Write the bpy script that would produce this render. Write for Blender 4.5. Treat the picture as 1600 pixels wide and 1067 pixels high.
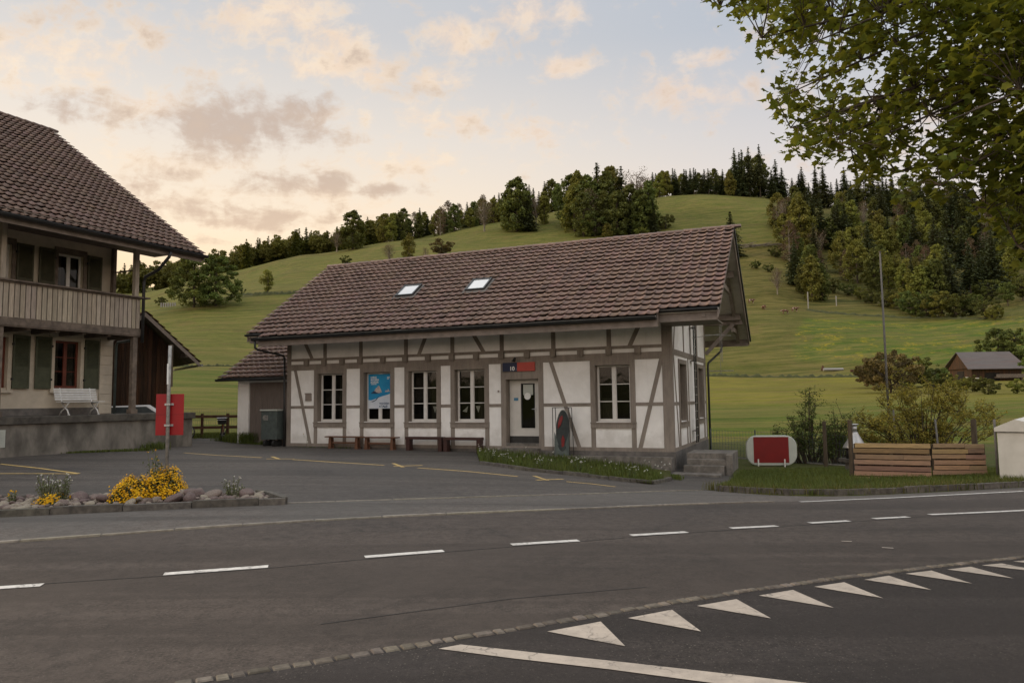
import bpy, math, random
import numpy as np
from mathutils import Vector, Matrix
random.seed(7); RNG = np.random.default_rng(7)
scene = bpy.context.scene
for o in list(bpy.data.objects): bpy.data.objects.remove(o)
C = scene.collection
R = math.radians

# ------------------------------------------------------------------ camera
F = 1136.36; PITCH = 0.08003; ROLL = -0.0125; YAW = 0.3961
cp, sp = math.cos(PITCH), math.sin(PITCH)
_fw = np.array([0, cp, sp]); _u = np.array([0, -sp, cp]); _r = np.array([1., 0, 0])
cr, sr = math.cos(ROLL), math.sin(ROLL)
RR = cr*_r + sr*_u; UU = cr*_u - sr*_r
cam_d = bpy.data.cameras.new('camera'); cam = bpy.data.objects.new('camera', cam_d); C.objects.link(cam)
cam_d.sensor_width = 36; cam_d.lens = F/1600*36; cam_d.clip_start = 0.1; cam_d.clip_end = 5000
m = Matrix.Identity(4)
for i in range(3):
    m[i][0] = RR[i]; m[i][1] = UU[i]; m[i][2] = -_fw[i]
cam.matrix_world = m
scene.camera = cam

# ------------------------------------------------------------------ world, sun, exposure
scene.view_settings.view_transform = 'Standard'; scene.view_settings.look = 'None'
scene.view_settings.exposure = 0.2; scene.view_settings.gamma = 1.0
SUN_EL, SUN_AZ = R(20), R(-82)      # azimuth measured from the view axis, negative = left
w = bpy.data.worlds.new("World"); scene.world = w; w.use_nodes = True
nt = w.node_tree; nt.nodes.clear()
def N(nt, t, **kw):
    n = nt.nodes.new(t)
    for k, v in kw.items(): setattr(n, k, v)
    return n
def link(nt, a, b): nt.links.new(a, b)
def math_(nt, op, a, b=None, c=None, clamp=False):
    n = N(nt, 'ShaderNodeMath', operation=op); n.use_clamp = clamp
    for i, x in enumerate((a, b, c)):
        if x is None: continue
        if isinstance(x, (int, float)): n.inputs[i].default_value = x
        else: link(nt, x, n.inputs[i])
    return n.outputs[0]
def mixc(nt, f, a, b, mode='MIX'):
    n = N(nt, 'ShaderNodeMix', data_type='RGBA', blend_type=mode)
    for s, x in ((n.inputs[0], f), (n.inputs[6], a), (n.inputs[7], b)):
        if isinstance(x, (int, float)): s.default_value = x
        elif isinstance(x, (tuple, list)): s.default_value = tuple(x)[:3] + (1,)
        else: link(nt, x, s)
    return n.outputs[2]
def ramp(nt, f, stops, interp='LINEAR'):
    n = N(nt, 'ShaderNodeValToRGB'); cr_ = n.color_ramp; cr_.interpolation = interp
    while len(cr_.elements) < len(stops): cr_.elements.new(0.5)
    for e, (p, c) in zip(cr_.elements, stops):
        e.position = p; e.color = (tuple(c) + (1,))[:4] if isinstance(c, (tuple, list)) else (c, c, c, 1)
    link(nt, f, n.inputs[0]); return n.outputs[0]
def noise(nt, vec, scale, detail=4, rough=.55, dist=0.):
    n = N(nt, 'ShaderNodeTexNoise'); n.inputs['Scale'].default_value = scale
    n.inputs['Detail'].default_value = detail; n.inputs['Roughness'].default_value = rough
    n.inputs['Distortion'].default_value = dist
    if vec is not None: link(nt, vec, n.inputs['Vector'])
    return n
def smooth(nt, x, a, b):
    n = N(nt, 'ShaderNodeMapRange', interpolation_type='SMOOTHSTEP')
    n.inputs[1].default_value = a; n.inputs[2].default_value = b
    link(nt, x, n.inputs[0]); return n.outputs[0]
def build_world():
    tc = N(nt, 'ShaderNodeTexCoord'); sx = N(nt, 'ShaderNodeSeparateXYZ'); link(nt, tc.outputs['Generated'], sx.inputs[0])
    x, y, z = sx.outputs
    el = math_(nt, 'MAXIMUM', z, 0.0)
    warm = ramp(nt, el, [(0, (1.0, .60, .26)), (.12, (1.0, .68, .35)), (.22, (.92, .74, .53)), (.34, (.76, .68, .59)), (.46, (.58, .565, .555)), (.65, (.50, .52, .56)), (1, (.50, .52, .56))])
    cool = ramp(nt, el, [(0, (.80, .62, .50)), (.14, (.76, .64, .56)), (.28, (.66, .61, .585)), (.45, (.44, .475, .53)), (.65, (.44, .48, .55)), (1, (.42, .47, .55))])
    # how near the direction lies to the sun's azimuth
    sd = (math.sin(R(-30)), math.cos(R(-30)))
    d = math_(nt, 'ADD', math_(nt, 'MULTIPLY', x, sd[0]), math_(nt, 'MULTIPLY', y, sd[1]))
    f = smooth(nt, d, .50, .97)
    base = mixc(nt, f, cool, warm)
    # clouds laid out on a sheet overhead plus the banks seen over the valley
    y1 = math_(nt, 'MAXIMUM', y, .12)
    s = math_(nt, 'DIVIDE', x, y1); t = math_(nt, 'DIVIDE', z, y1)
    cv = N(nt, 'ShaderNodeCombineXYZ'); link(nt, s, cv.inputs[0]); link(nt, t, cv.inputs[1])
    zz = math_(nt, 'ADD', el, .16)
    pv = N(nt, 'ShaderNodeCombineXYZ'); link(nt, math_(nt, 'DIVIDE', x, zz), pv.inputs[0]); link(nt, math_(nt, 'DIVIDE', y, zz), pv.inputs[1])
    n1 = noise(nt, pv.outputs[0], 2.6, 8, .62, .35).outputs[0]
    n2 = noise(nt, pv.outputs[0], 7.5, 8, .68, .4).outputs[0]
    n3 = noise(nt, cv.outputs[0], 26, 6, .6, .3).outputs[0]
    nn = math_(nt, 'ADD', math_(nt, 'MULTIPLY', math_(nt, 'SUBTRACT', n1, .5), .62), math_(nt, 'ADD', math_(nt, 'MULTIPLY', math_(nt, 'SUBTRACT', n2, .5), .55), math_(nt, 'MULTIPLY_ADD', math_(nt, 'SUBTRACT', n3, .5), .62, .5)))
    def blobs(L):
        acc = None
        for px, py, rx, ry, a in L:
            r = _fw + RR*(px-800)/F - UU*(py-533.5)/F
            s0, t0 = r[0]/r[1], r[2]/r[1]
            a1 = N(nt, 'ShaderNodeVectorMath', operation='SUBTRACT'); link(nt, cv.outputs[0], a1.inputs[0]); a1.inputs[1].default_value = (s0, t0, 0)
            a2 = N(nt, 'ShaderNodeVectorMath', operation='MULTIPLY'); link(nt, a1.outputs[0], a2.inputs[0]); a2.inputs[1].default_value = (F/rx, F/ry, 0)
            a3 = N(nt, 'ShaderNodeVectorMath', operation='LENGTH'); link(nt, a2.outputs[0], a3.inputs[0])
            mr = N(nt, 'ShaderNodeMapRange', interpolation_type='SMOOTHSTEP'); link(nt, a3.outputs['Value'], mr.inputs[0])
            mr.inputs[1].default_value = 1.8; mr.inputs[2].default_value = 0.1; mr.inputs[3].default_value = 0; mr.inputs[4].default_value = a
            acc = mr.outputs[0] if acc is None else math_(nt, 'MAXIMUM', acc, mr.outputs[0])
        return acc
    front = smooth(nt, y, .1, .35)
    lb = blobs([(70, 70, 150, 60, .8), (440, 25, 110, 50, .9), (520, 65, 80, 40, .9), (490, 105, 130, 28, .85), (570, 120, 50, 20, .7), (600, 185, 170, 28, .75), (715, 60, 60, 38, .9), (770, 30, 40, 20, .6), (840, 20, 90, 35, .9), (690, 122, 45, 16, .8), (880, 105, 60, 20, .85), (1090, 92, 60, 16, .7), (1080, 140, 120, 42, .6), (215, 165, 100, 24, .7), (130, 110, 90, 40, .6), (320, 250, 260, 60, .5), (680, 250, 170, 22, .6), (40, 135, 60, 22, .5), (380, 300, 260, 60, .6), (860, 205, 130, 25, .45)])
    db = blobs([(385, 200, 150, 52, 1.0), (330, 185, 90, 25, .8), (475, 170, 60, 32, .8), (430, 285, 110, 24, .75), (515, 285, 50, 18, .8), (350, 330, 160, 28, .6), (105, 170, 120, 26, .6), (600, 298, 70, 12, .7), (240, 300, 120, 40, .5), (400, 345, 90, 16, .6), (70, 40, 90, 30, .35)])
    lg = math_(nt, 'ADD', nn, math_(nt, 'MULTIPLY', math_(nt, 'MULTIPLY', lb, front), .21))
    lmask = smooth(nt, lg, .50, .80)
    lcol = mixc(nt, f, (.80, .60, .47), (.92, .66, .43))
    lcol2 = mixc(nt, f, (.86, .68, .54), (.98, .76, .52))
    lc = mixc(nt, smooth(nt, n3, .4, .65), lcol, lcol2)
    col = mixc(nt, math_(nt, 'MULTIPLY', lmask, .72), base, lc)
    dg = math_(nt, 'ADD', nn, math_(nt, 'MULTIPLY', math_(nt, 'MULTIPLY', db, front), .30))
    dmask = smooth(nt, dg, .53, .80)
    dcol = ramp(nt, el, [(0, (.82, .53, .30)), (.16, (.68, .47, .31)), (.30, (.50, .37, .28)), (1, (.45, .38, .34))])
    col = mixc(nt, math_(nt, 'MULTIPLY', dmask, .80), col, dcol)
    # unseen sky overhead and behind the viewer, boosted to light the foreground
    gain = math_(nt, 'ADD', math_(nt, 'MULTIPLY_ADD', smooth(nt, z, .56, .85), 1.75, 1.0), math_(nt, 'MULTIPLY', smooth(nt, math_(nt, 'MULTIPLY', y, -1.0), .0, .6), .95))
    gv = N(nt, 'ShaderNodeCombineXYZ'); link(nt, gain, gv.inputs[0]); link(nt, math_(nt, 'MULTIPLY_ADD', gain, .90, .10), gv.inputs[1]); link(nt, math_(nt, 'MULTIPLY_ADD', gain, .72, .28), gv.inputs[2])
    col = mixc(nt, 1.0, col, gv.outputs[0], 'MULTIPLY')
    sky = N(nt, 'ShaderNodeTexSky', sky_type='NISHITA'); sky.sun_disc = False
    sky.sun_elevation = SUN_EL; sky.sun_rotation = SUN_AZ
    sb = N(nt, 'ShaderNodeBackground'); link(nt, sky.outputs[0], sb.inputs[0]); sb.inputs[1].default_value = .012
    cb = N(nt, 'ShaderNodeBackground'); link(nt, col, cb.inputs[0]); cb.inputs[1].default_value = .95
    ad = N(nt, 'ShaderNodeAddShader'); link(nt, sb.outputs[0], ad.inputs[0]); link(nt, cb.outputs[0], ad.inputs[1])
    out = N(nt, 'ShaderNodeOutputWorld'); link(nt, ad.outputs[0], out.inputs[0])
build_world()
sl = bpy.data.lights.new('sun', 'SUN'); sl.energy = 2.0; sl.angle = R(16); sl.color = (1, .76, .50)
so = bpy.data.objects.new('sun', sl); C.objects.link(so)
sdir = Vector((math.sin(SUN_AZ)*math.cos(SUN_EL), math.cos(SUN_AZ)*math.cos(SUN_EL), math.sin(SUN_EL)))
so.rotation_euler = sdir.to_track_quat('Z', 'Y').to_euler()

# ------------------------------------------------------------------ materials
def mat(name, c1, c2=None, scale=6., rough=.8, bump=0., bscale=None, detail=5, stretch=(1, 1, 1), big=None, attr=None, objrnd=0., spec=.3, metal=0., dist=.2, lo=.35, hi=.65, extra=None):
    mt = bpy.data.materials.new(name); mt.use_nodes = True; n = mt.node_tree; b = n.nodes['Principled BSDF']
    b.inputs['Roughness'].default_value = rough; b.inputs['Metallic'].default_value = metal
    b.inputs['Specular IOR Level'].default_value = spec
    tc = N(n, 'ShaderNodeTexCoord'); mp = N(n, 'ShaderNodeMapping'); link(n, tc.outputs['Object'], mp.inputs[0]); mp.inputs['Scale'].default_value = stretch
    v = mp.outputs[0]
    if c2 is None: c2 = tuple(x*.8 for x in c1)
    ns = noise(n, v, scale, detail, .6, dist)
    col = ramp(n, ns.outputs[0], [(lo, c1), (hi, c2)])
    if big:
        bs, bc, amt = big
        nb = noise(n, v, bs, 5, .6, .4)
        col = mixc(n, math_(n, 'MULTIPLY', smooth(n, nb.outputs[0], .42, .66), amt), col, bc)
    if attr:
        at = N(n, 'ShaderNodeAttribute', attribute_name='tint')
        col = mixc(n, attr, col, at.outputs['Color'], 'MULTIPLY')
    if objrnd:
        oi = N(n, 'ShaderNodeObjectInfo'); hs = N(n, 'ShaderNodeHueSaturation')
        link(n, math_(n, 'MULTIPLY_ADD', oi.outputs['Random'], objrnd*.12, .5-objrnd*.06), hs.inputs['Hue'])
        link(n, math_(n, 'MULTIPLY_ADD', oi.outputs['Random'], objrnd, 1-objrnd*.5), hs.inputs['Value'])
        link(n, col, hs.inputs['Color']); col = hs.outputs[0]
    if extra: col = extra(n, v, col, b)
    link(n, col, b.inputs['Base Color'])
    if bump:
        nb = noise(n, v, bscale or scale*3, 6, .65, 0)
        bp = N(n, 'ShaderNodeBump'); bp.inputs['Strength'].default_value = bump; bp.inputs['Distance'].default_value = .02
        link(n, nb.outputs[0], bp.inputs['Height']); link(n, bp.outputs[0], b.inputs['Normal'])
    return mt
def asphalt_extra(crack=.0, speck=.5, patch=(0.05, 0.05, 0.05), cs=.35):
    def fn(n, v, col, b):
        # aggregate specks
        vo = N(n, 'ShaderNodeTexVoronoi'); vo.inputs['Scale'].default_value = 42; link(n, v, vo.inputs[0])
        sc = ramp(n, vo.outputs['Distance'], [(.08, 1.0), (.30, 0.0)])
        rnd = N(n, 'ShaderNodeSeparateColor'); link(n, vo.outputs['Color'], rnd.inputs[0])
        col = mixc(n, math_(n, 'MULTIPLY', math_(n, 'MULTIPLY', sc, smooth(n, rnd.outputs[0], .55, 1)), speck), col, (.24, .22, .19))
        if crack:
            nz = noise(n, v, 2.0, 4, .6); mx = N(n, 'ShaderNodeVectorMath', operation='MULTIPLY_ADD')
            link(n, nz.outputs['Color'], mx.inputs[0]); mx.inputs[1].default_value = (1.1, 1.1, 0); link(n, v, mx.inputs[2])
            vc = N(n, 'ShaderNodeTexVoronoi', feature='DISTANCE_TO_EDGE'); vc.inputs['Scale'].default_value = cs; link(n, mx.outputs[0], vc.inputs[0])
            line = ramp(n, vc.outputs['Distance'], [(0.0, 1.0), (.006, 0.0)])
            gate = smooth(n, noise(n, v, .35, 2).outputs[0], .48, .62)
            col = mixc(n, math_(n, 'MULTIPLY', math_(n, 'MULTIPLY', line, gate), crack), col, (.02, .019, .018))
        mm = noise(n, v, 7., 6, .75, .3); col = mixc(n, math_(n, 'MULTIPLY', smooth(n, mm.outputs[0], .36, .66), .38), col, tuple(min(1, q*2.0) for q in patch))
        m2 = noise(n, v, 19., 5, .8); col = mixc(n, math_(n, 'MULTIPLY', smooth(n, m2.outputs[0], .56, .70), .45), col, tuple(q*.45 for q in patch))
        mr = N(n, 'ShaderNodeMapping'); link(n, v, mr.inputs[0]); mr.inputs['Rotation'].default_value = (0, 0, -.33); mr.inputs['Scale'].default_value = (.05, 1.1, 1)
        m3 = noise(n, mr.outputs[0], 1.0, 4, .6, .2); col = mixc(n, math_(n, 'MULTIPLY', smooth(n, m3.outputs[0], .44, .58), .55), col, tuple(q*.55 for q in patch))
        nb = noise(n, v, .45, 3, .5, .6)
        col = mixc(n, math_(n, 'MULTIPLY', smooth(n, nb.outputs[0], .50, .56), .35), col, patch)
        return col
    return fn
M = {}
M['road'] = mat('road_asphalt', (.080, .065, .056), (.034, .028, .025), 38, .82, .5, 160, stretch=(1, 1, 1), big=(.5, (.032, .028, .026), .6), extra=asphalt_extra(.8, .6, (.066, .054, .047), .22))
M['side'] = mat('side_street_asphalt', (.052, .044, .040), (.016, .014, .014), 38, .85, .6, 140, big=(.6, (.03, .027, .027), .6), extra=asphalt_extra(1., .9, (.032, .027, .026), .3))
M['lot'] = mat('parking_asphalt', (.096, .081, .070), (.042, .035, .032), 28, .8, .4, 120, stretch=(1, 1, 1), big=(.28, (.036, .032, .031), .75), extra=asphalt_extra(.8, .5, (.078, .070, .063), .3))
M['pave'] = mat('pavement_asphalt', (.124, .105, .092), (.060, .051, .046), 36, .85, .4, 130, big=(.5, (.085, .078, .072), .6), extra=asphalt_extra(.4, .4, (.09, .083, .076), .3))
def worn(n, v, col, b):
    vc = N(n, 'ShaderNodeTexVoronoi', feature='DISTANCE_TO_EDGE'); vc.inputs['Scale'].default_value = 3.2
    nz = noise(n, v, 5, 4, .6); mx = N(n, 'ShaderNodeVectorMath', operation='MULTIPLY_ADD')
    link(n, nz.outputs['Color'], mx.inputs[0]); mx.inputs[1].default_value = (.35, .35, 0); link(n, v, mx.inputs[2]); link(n, mx.outputs[0], vc.inputs[0])
    line = ramp(n, vc.outputs['Distance'], [(0.0, 1.0), (.035, 0.0)])
    g = smooth(n, noise(n, v, 1.6, 2).outputs[0], .40, .55)
    col = mixc(n, math_(n, 'MULTIPLY', math_(n, 'MULTIPLY', line, g), .75), col, (.12, .11, .10))
    sp_ = smooth(n, noise(n, v, 34, 6, .8).outputs[0], .56, .66)
    return mixc(n, math_(n, 'MULTIPLY', sp_, .6), col, (.15, .14, .13))
M['joint'] = mat('bitumen_joint', (.020, .018, .017), (.034, .030, .027), 4, .6)
M['paint'] = mat('white_road_paint', (.62, .60, .56), (.50, .48, .45), 9, .6, extra=worn)
M['paint_new'] = mat('fresh_white_road_paint', (.68, .66, .63), (.50, .485, .46), 14, .5, .1, extra=worn)
M['paint_old'] = mat('cream_road_paint', (.44, .385, .33), (.33, .29, .25), 7, .7, extra=worn)
M['paint_y'] = mat('yellow_road_paint', (.58, .40, .14), (.42, .30, .12), 9, .65, extra=worn)
M['kerb'] = mat('kerb_stone', (.13, .12, .105), (.065, .060, .055), 8, .9, .5, 40, attr=.8)
M['pale_kerb'] = mat('pale_kerb_stone', (.27, .25, .21), (.17, .155, .135), 9, .9, .5, 40, attr=.8)
M['cobble'] = mat('worn_cobble', (.19, .168, .143), (.105, .093, .081), 12, .9, .5, 50, attr=.8)
M['concrete'] = mat('weathered_concrete', (.22, .20, .175), (.13, .12, .105), 3, .9, .4, 40, stretch=(1, 1, .45), big=(1.1, (.055, .05, .043), .75))
M['concrete_dark'] = mat('dark_concrete_cap', (.085, .076, .066), (.042, .038, .034), 5, .9, .4, 40, big=(2, (.12, .11, .09), .5))
M['plinth'] = mat('grey_plinth', (.16, .145, .135), (.10, .094, .09), 6, .9, .4, 50, big=(1.2, (.07, .065, .06), .5))
M['step'] = mat('stone_step', (.20, .18, .16), (.12, .11, .10), 6, .9, .3, 50, big=(2.4, (.07, .063, .055), .65))
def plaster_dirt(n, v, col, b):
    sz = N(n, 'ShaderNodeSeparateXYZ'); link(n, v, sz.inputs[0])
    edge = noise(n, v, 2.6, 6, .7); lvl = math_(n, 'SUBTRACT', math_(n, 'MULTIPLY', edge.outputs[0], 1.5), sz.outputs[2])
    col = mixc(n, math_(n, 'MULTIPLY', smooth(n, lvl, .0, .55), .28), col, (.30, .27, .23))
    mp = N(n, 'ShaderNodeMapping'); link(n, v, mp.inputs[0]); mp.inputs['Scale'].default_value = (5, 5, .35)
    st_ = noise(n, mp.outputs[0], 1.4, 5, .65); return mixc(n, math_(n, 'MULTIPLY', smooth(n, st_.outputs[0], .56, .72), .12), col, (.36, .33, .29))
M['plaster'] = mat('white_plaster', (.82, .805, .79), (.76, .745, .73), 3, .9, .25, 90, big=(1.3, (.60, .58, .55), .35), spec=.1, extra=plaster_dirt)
def grain(n, v, col, b):
    w1 = N(n, 'ShaderNodeMapping'); link(n, v, w1.inputs[0]); w1.inputs['Scale'].default_value = (30, 30, 2.)
    g1 = noise(n, w1.outputs[0], 1.2, 5, .7, .3); col = mixc(n, math_(n, 'MULTIPLY', smooth(n, g1.outputs[0], .50, .68), .40), col, (.085, .070, .058))
    g2 = noise(n, v, 1.7, 5, .7); return mixc(n, math_(n, 'MULTIPLY', smooth(n, g2.outputs[0], .55, .70), .35), col, (.26, .235, .205))
M['timber'] = mat('grey_brown_painted_timber', (.265, .228, .196), (.205, .176, .152), 5, .7, .25, 30, stretch=(1, 1, .35), big=(.9, (.14, .118, .10), .4), spec=.2, extra=grain)
M['soffit'] = mat('soffit_boards', (.56, .52, .46), (.46, .42, .37), 4, .7, .2, 30)
M['trim'] = mat('grey_trim_board', (.24, .20, .175), (.17, .14, .12), 4, .7, .2, 30)
M['dark_metal'] = mat('dark_sheet_metal', (.016, .017, .018), (.028, .028, .028), 5, .45, spec=.4)
M['steel'] = mat('galvanised_steel', (.33, .32, .30), (.20, .195, .19), 12, .5, .1, 60, metal=.4)
M['white_frame'] = mat('white_window_paint', (.66, .64, .61), (.58, .56, .54), 5, .45, spec=.4)
M['grey_door'] = mat('pale_grey_door_paint', (.56, .54, .51), (.50, .48, .45), 3, .5, spec=.4)
M['shed_door'] = mat('grey_boarded_door', (.17, .14, .125), (.125, .103, .092), 6, .8, .3, 30, stretch=(6, 6, .5))
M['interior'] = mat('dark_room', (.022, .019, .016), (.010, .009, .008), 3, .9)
M['curtain'] = mat('dim_curtain', (.10, .09, .07), (.04, .037, .03), 12, .9, stretch=(4, 4, .3))
def tile_extra(n, v, col, b):
    li = smooth(n, noise(n, v, 1.1, 5, .7).outputs[0], .55, .72)
    col = mixc(n, math_(n, 'MULTIPLY', li, .35), col, (.10, .085, .065))
    sp_ = smooth(n, noise(n, v, 22, 4, .7).outputs[0], .6, .75)
    return mixc(n, math_(n, 'MULTIPLY', sp_, .4), col, (.20, .17, .15))
M['tile'] = mat('brown_clay_tile', (.185, .112, .086), (.112, .070, .057), 9, .42, .3, 60, attr=1., spec=.4, extra=tile_extra)
M['tile_old'] = mat('old_brown_clay_tile', (.165, .105, .082), (.100, .066, .054), 9, .62, .3, 60, attr=1., spec=.35, extra=tile_extra)
M['tile_red'] = mat('weathered_red_tile', (.22, .10, .065), (.13, .07, .05), 9, .7, .3, 60, attr=1., extra=tile_extra)
M['house_wall'] = mat('cream_rendered_wall', (.58, .51, .41), (.50, .44, .355), 3, .9, .3, 80, big=(1., (.33, .29, .24), .45), spec=.1)
M['balcony_board'] = mat('weathered_pale_board', (.46, .40, .325), (.33, .285, .235), 6, .85, .3, 30, stretch=(5, 5, .6), attr=1., big=(1.5, (.25, .22, .18), .5))
M['old_wood'] = mat('old_brown_beam', (.19, .15, .12), (.10, .08, .065), 5, .85, .4, 30, stretch=(1, 1, 1), big=(1.4, (.08, .065, .055), .5))
M['shutter'] = mat('green_shutter_paint', (.074, .080, .048), (.054, .058, .036), 5, .6, spec=.3)
M['shutter_dim'] = mat('olive_shutter_paint', (.078, .074, .044), (.055, .053, .032), 5, .6, spec=.3)
M['red_frame'] = mat('red_brown_window_paint', (.15, .036, .018), (.10, .026, .014), 5, .5, spec=.4)
M['dark_board'] = mat('dark_barn_board', (.058, .036, .022), (.018, .012, .009), 5, .9, .5, 30, stretch=(7, 7, .35), attr=1., big=(.7, (.10, .045, .02), .6))
M['white_bench'] = mat('white_bench_paint', (.68, .68, .67), (.55, .55, .54), 8, .4, spec=.5)
M['orange_wood'] = mat('varnished_orange_wood', (.15, .068, .038), (.095, .045, .027), 6, .45, .1, 30, stretch=(.6, 5, 5), spec=.4)
M['dark_red_wood'] = mat('dark_red_stained_wood', (.050, .018, .014), (.028, .011, .009), 6, .5, .2, 30, stretch=(.6, 5, 5), spec=.4)
M['board_dark'] = mat('dark_glossy_board', (.012, .018, .020), (.030, .038, .038), 4, .5, spec=.3)
M['red_panel'] = mat('red_sign_paint', (.27, .004, .007), (.23, .003, .006), 3, .45, spec=.4)
M['deep_red'] = mat('deep_red_panel', (.165, .003, .003), (.135, .002, .003), 3, .5, spec=.4)
M['sign_red'] = mat('light_red_sign', (.42, .062, .045), (.37, .053, .040), 3, .5)
M['navy'] = mat('navy_sign', (.012, .020, .055), (.010, .016, .045), 3, .5)
M['white_mark'] = mat('white_marking', (.72, .72, .70), (.66, .66, .64), 3, .6)
M['blue'] = mat('poster_sky_blue', (.012, .20, .42), (.02, .27, .50), 2.2, .5, dist=.1)
M['snow'] = mat('poster_snow', (.50, .56, .64), (.60, .64, .70), 3, .5)
M['rock'] = mat('poster_rock', (.58, .50, .46), (.34, .30, .30), 12, .5)
M['ink'] = mat('poster_dark_ink', (.03, .07, .14), (.02, .05, .10), 5, .5)
M['blue_mark'] = mat('blue_notice', (.05, .20, .32), (.05, .16, .28), 3, .5)
M['green_metal'] = mat('grey_green_metal', (.095, .115, .11), (.065, .08, .078), 5, .5, metal=.2)
M['plank'] = mat('fresh_sawn_plank', (.33, .210, .120), (.225, .150, .090), 7, .8, .3, 30, stretch=(.7, 7, 7), attr=1., big=(1.2, (.18, .12, .09), .5))
M['post_wood'] = mat('grey_wooden_post', (.10, .075, .05), (.055, .042, .03), 7, .9, .4, 30, stretch=(5, 5, .6))
M['fence_wood'] = mat('brown_rail_wood', (.085, .040, .022), (.045, .024, .015), 7, .9, .3, 30)
M['white_sheet'] = mat('white_painted_panel', (.58, .57, .54), (.49, .48, .45), 2, .6, .1, 30, big=(1.4, (.42, .41, .38), .4))
M['light_plastic'] = mat('pale_grey_sign_shell', (.42, .44, .40), (.36, .38, .35), 3, .4, spec=.5)
M['rubber'] = mat('black_rubber', (.012, .012, .012), (.02, .02, .02), 6, .7)
M['pole_grey'] = mat('dull_grey_pole', (.12, .11, .10), (.085, .078, .07), 12, .6, .1, 60)
M['chrome'] = mat('brushed_metal', (.45, .45, .46), (.36, .36, .37), 8, .35, metal=.7)
M['orange'] = mat('orange_paint', (.45, .15, .03), (.35, .11, .03), 5, .5)
M['barn_tin'] = mat('rusty_tin_roof', (.105, .092, .088), (.070, .060, .058), 2, .6, .2, 10, stretch=(.3, 4, 4), big=(.45, (.095, .058, .050), .5))
M['bark'] = mat('bark', (.075, .058, .042), (.035, .028, .022), 12, .95, .8, 30, stretch=(1, 1, .3))
M['pale_bark'] = mat('pale_bark', (.22, .19, .15), (.12, .10, .08), 12, .95, .5, 30, stretch=(1, 1, .3))
M['soil'] = mat('dark_soil', (.05, .038, .028), (.028, .022, .017), 12, .95, .8, 40)
M['stone'] = mat('rounded_field_stone', (.22, .18, .15), (.11, .09, .08), 7, .75, .3, 40, objrnd=.7, big=(2.5, (.17, .12, .105), .6))
M['cow_red'] = mat('red_brown_hide', (.10, .045, .025), (.42, .36, .30), 3, .9, lo=.55, hi=.6)
M['car_paint'] = mat('white_car_paint', (.62, .62, .63), (.58, .58, .6), 2, .25, spec=.6)
M['light_grey_bag'] = mat('white_plastic_bag', (.6, .6, .6), (.4, .38, .36), 9, .5)
def glassy(name, base, rough=.04, trans=.55):
    mt = bpy.data.materials.new(name); mt.use_nodes = True; n = mt.node_tree; n.nodes.clear()
    t = N(n, 'ShaderNodeBsdfTransparent'); t.inputs[0].default_value = base + (1,)
    g = N(n, 'ShaderNodeBsdfGlossy'); g.inputs['Roughness'].default_value = rough; g.inputs[0].default_value = (.9, .9, .9, 1)
    fr = N(n, 'ShaderNodeFresnel'); fr.inputs[0].default_value = 1.5
    tc = N(n, 'ShaderNodeTexCoord'); nz = noise(n, tc.outputs['Object'], 2.2, 2); bp = N(n, 'ShaderNodeBump'); bp.inputs['Strength'].default_value = .12; bp.inputs['Distance'].default_value = .02
    link(n, nz.outputs[0], bp.inputs['Height']); link(n, bp.outputs[0], g.inputs['Normal'])
    mx = N(n, 'ShaderNodeMixShader'); link(n, math_(n, 'MULTIPLY_ADD', fr.outputs[0], .55, .005, clamp=True), mx.inputs[0]); link(n, t.outputs[0], mx.inputs[1]); link(n, g.outputs[0], mx.inputs[2])
    o = N(n, 'ShaderNodeOutputMaterial'); link(n, mx.outputs[0], o.inputs[0]); return mt
M['glass'] = glassy('window_glass', (.55, .56, .52))
def mirror(name, c, rough):
    mt = mat(name, c, c, 3, rough, spec=.6); return mt
M['sky_glass'] = mat('skylight_glass_painted_sky', (.60, .62, .64), (.52, .55, .58), 1.2, .08, spec=1.0)  # pale base colour stands in for sky reflected in the glass
def leafmat(name, c1, c2, trans=.35, objrnd=.35, scale=1.2, rough=.75):
    mt = mat(name, c1, c2, scale, rough, attr=1., objrnd=objrnd, spec=.25)
    n = mt.node_tree; b = n.nodes['Principled BSDF']; src = b.inputs['Base Color'].links[0].from_socket
    tr = N(n, 'ShaderNodeBsdfTranslucent'); link(n, mixc(n, .35, src, (.35, .32, .03), 'MIX'), tr.inputs[0])
    mx = N(n, 'ShaderNodeMixShader'); mx.inputs[0].default_value = trans
    link(n, b.outputs[0], mx.inputs[1]); link(n, tr.outputs[0], mx.inputs[2])
    o = [q for q in n.nodes if q.type == 'OUTPUT_MATERIAL'][0]; link(n, mx.outputs[0], o.inputs[0]); return mt
M['spruce'] = leafmat('spruce_needles', (.038, .050, .022), (.060, .070, .030), .1)
M['leaf_mid'] = leafmat('mid_green_leaves', (.066, .086, .021), (.104, .118, .028), .2, .45)
M['leaf_yel'] = leafmat('yellow_green_leaves', (.120, .132, .027), (.185, .175, .036), .25, .4)
M['leaf_brown'] = leafmat('russet_twigs', (.115, .075, .045), (.085, .060, .038), .1)
M['leaf_rust'] = leafmat('orange_brown_leaves', (.115, .080, .030), (.080, .060, .026), .15, .2)
M['leaf_near'] = leafmat('maple_leaves', (.064, .094, .014), (.130, .142, .018), .5, 0, 2.)
M['leaf_bush'] = leafmat('small_yellow_green_leaves', (.27, .22, .036), (.19, .165, .032), .25, 0, 2.)
M['leaf_shrub'] = leafmat('fresh_green_leaves', (.075, .105, .025), (.05, .075, .02), .25, 0, 2.)
M['leaf_grey'] = leafmat('grey_green_leaves', (.13, .14, .075), (.09, .105, .05), .2, 0, 6.)
M['blade'] = leafmat('grass_blades', (.080, .100, .022), (.060, .085, .020), .25, 0, .6)
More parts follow.
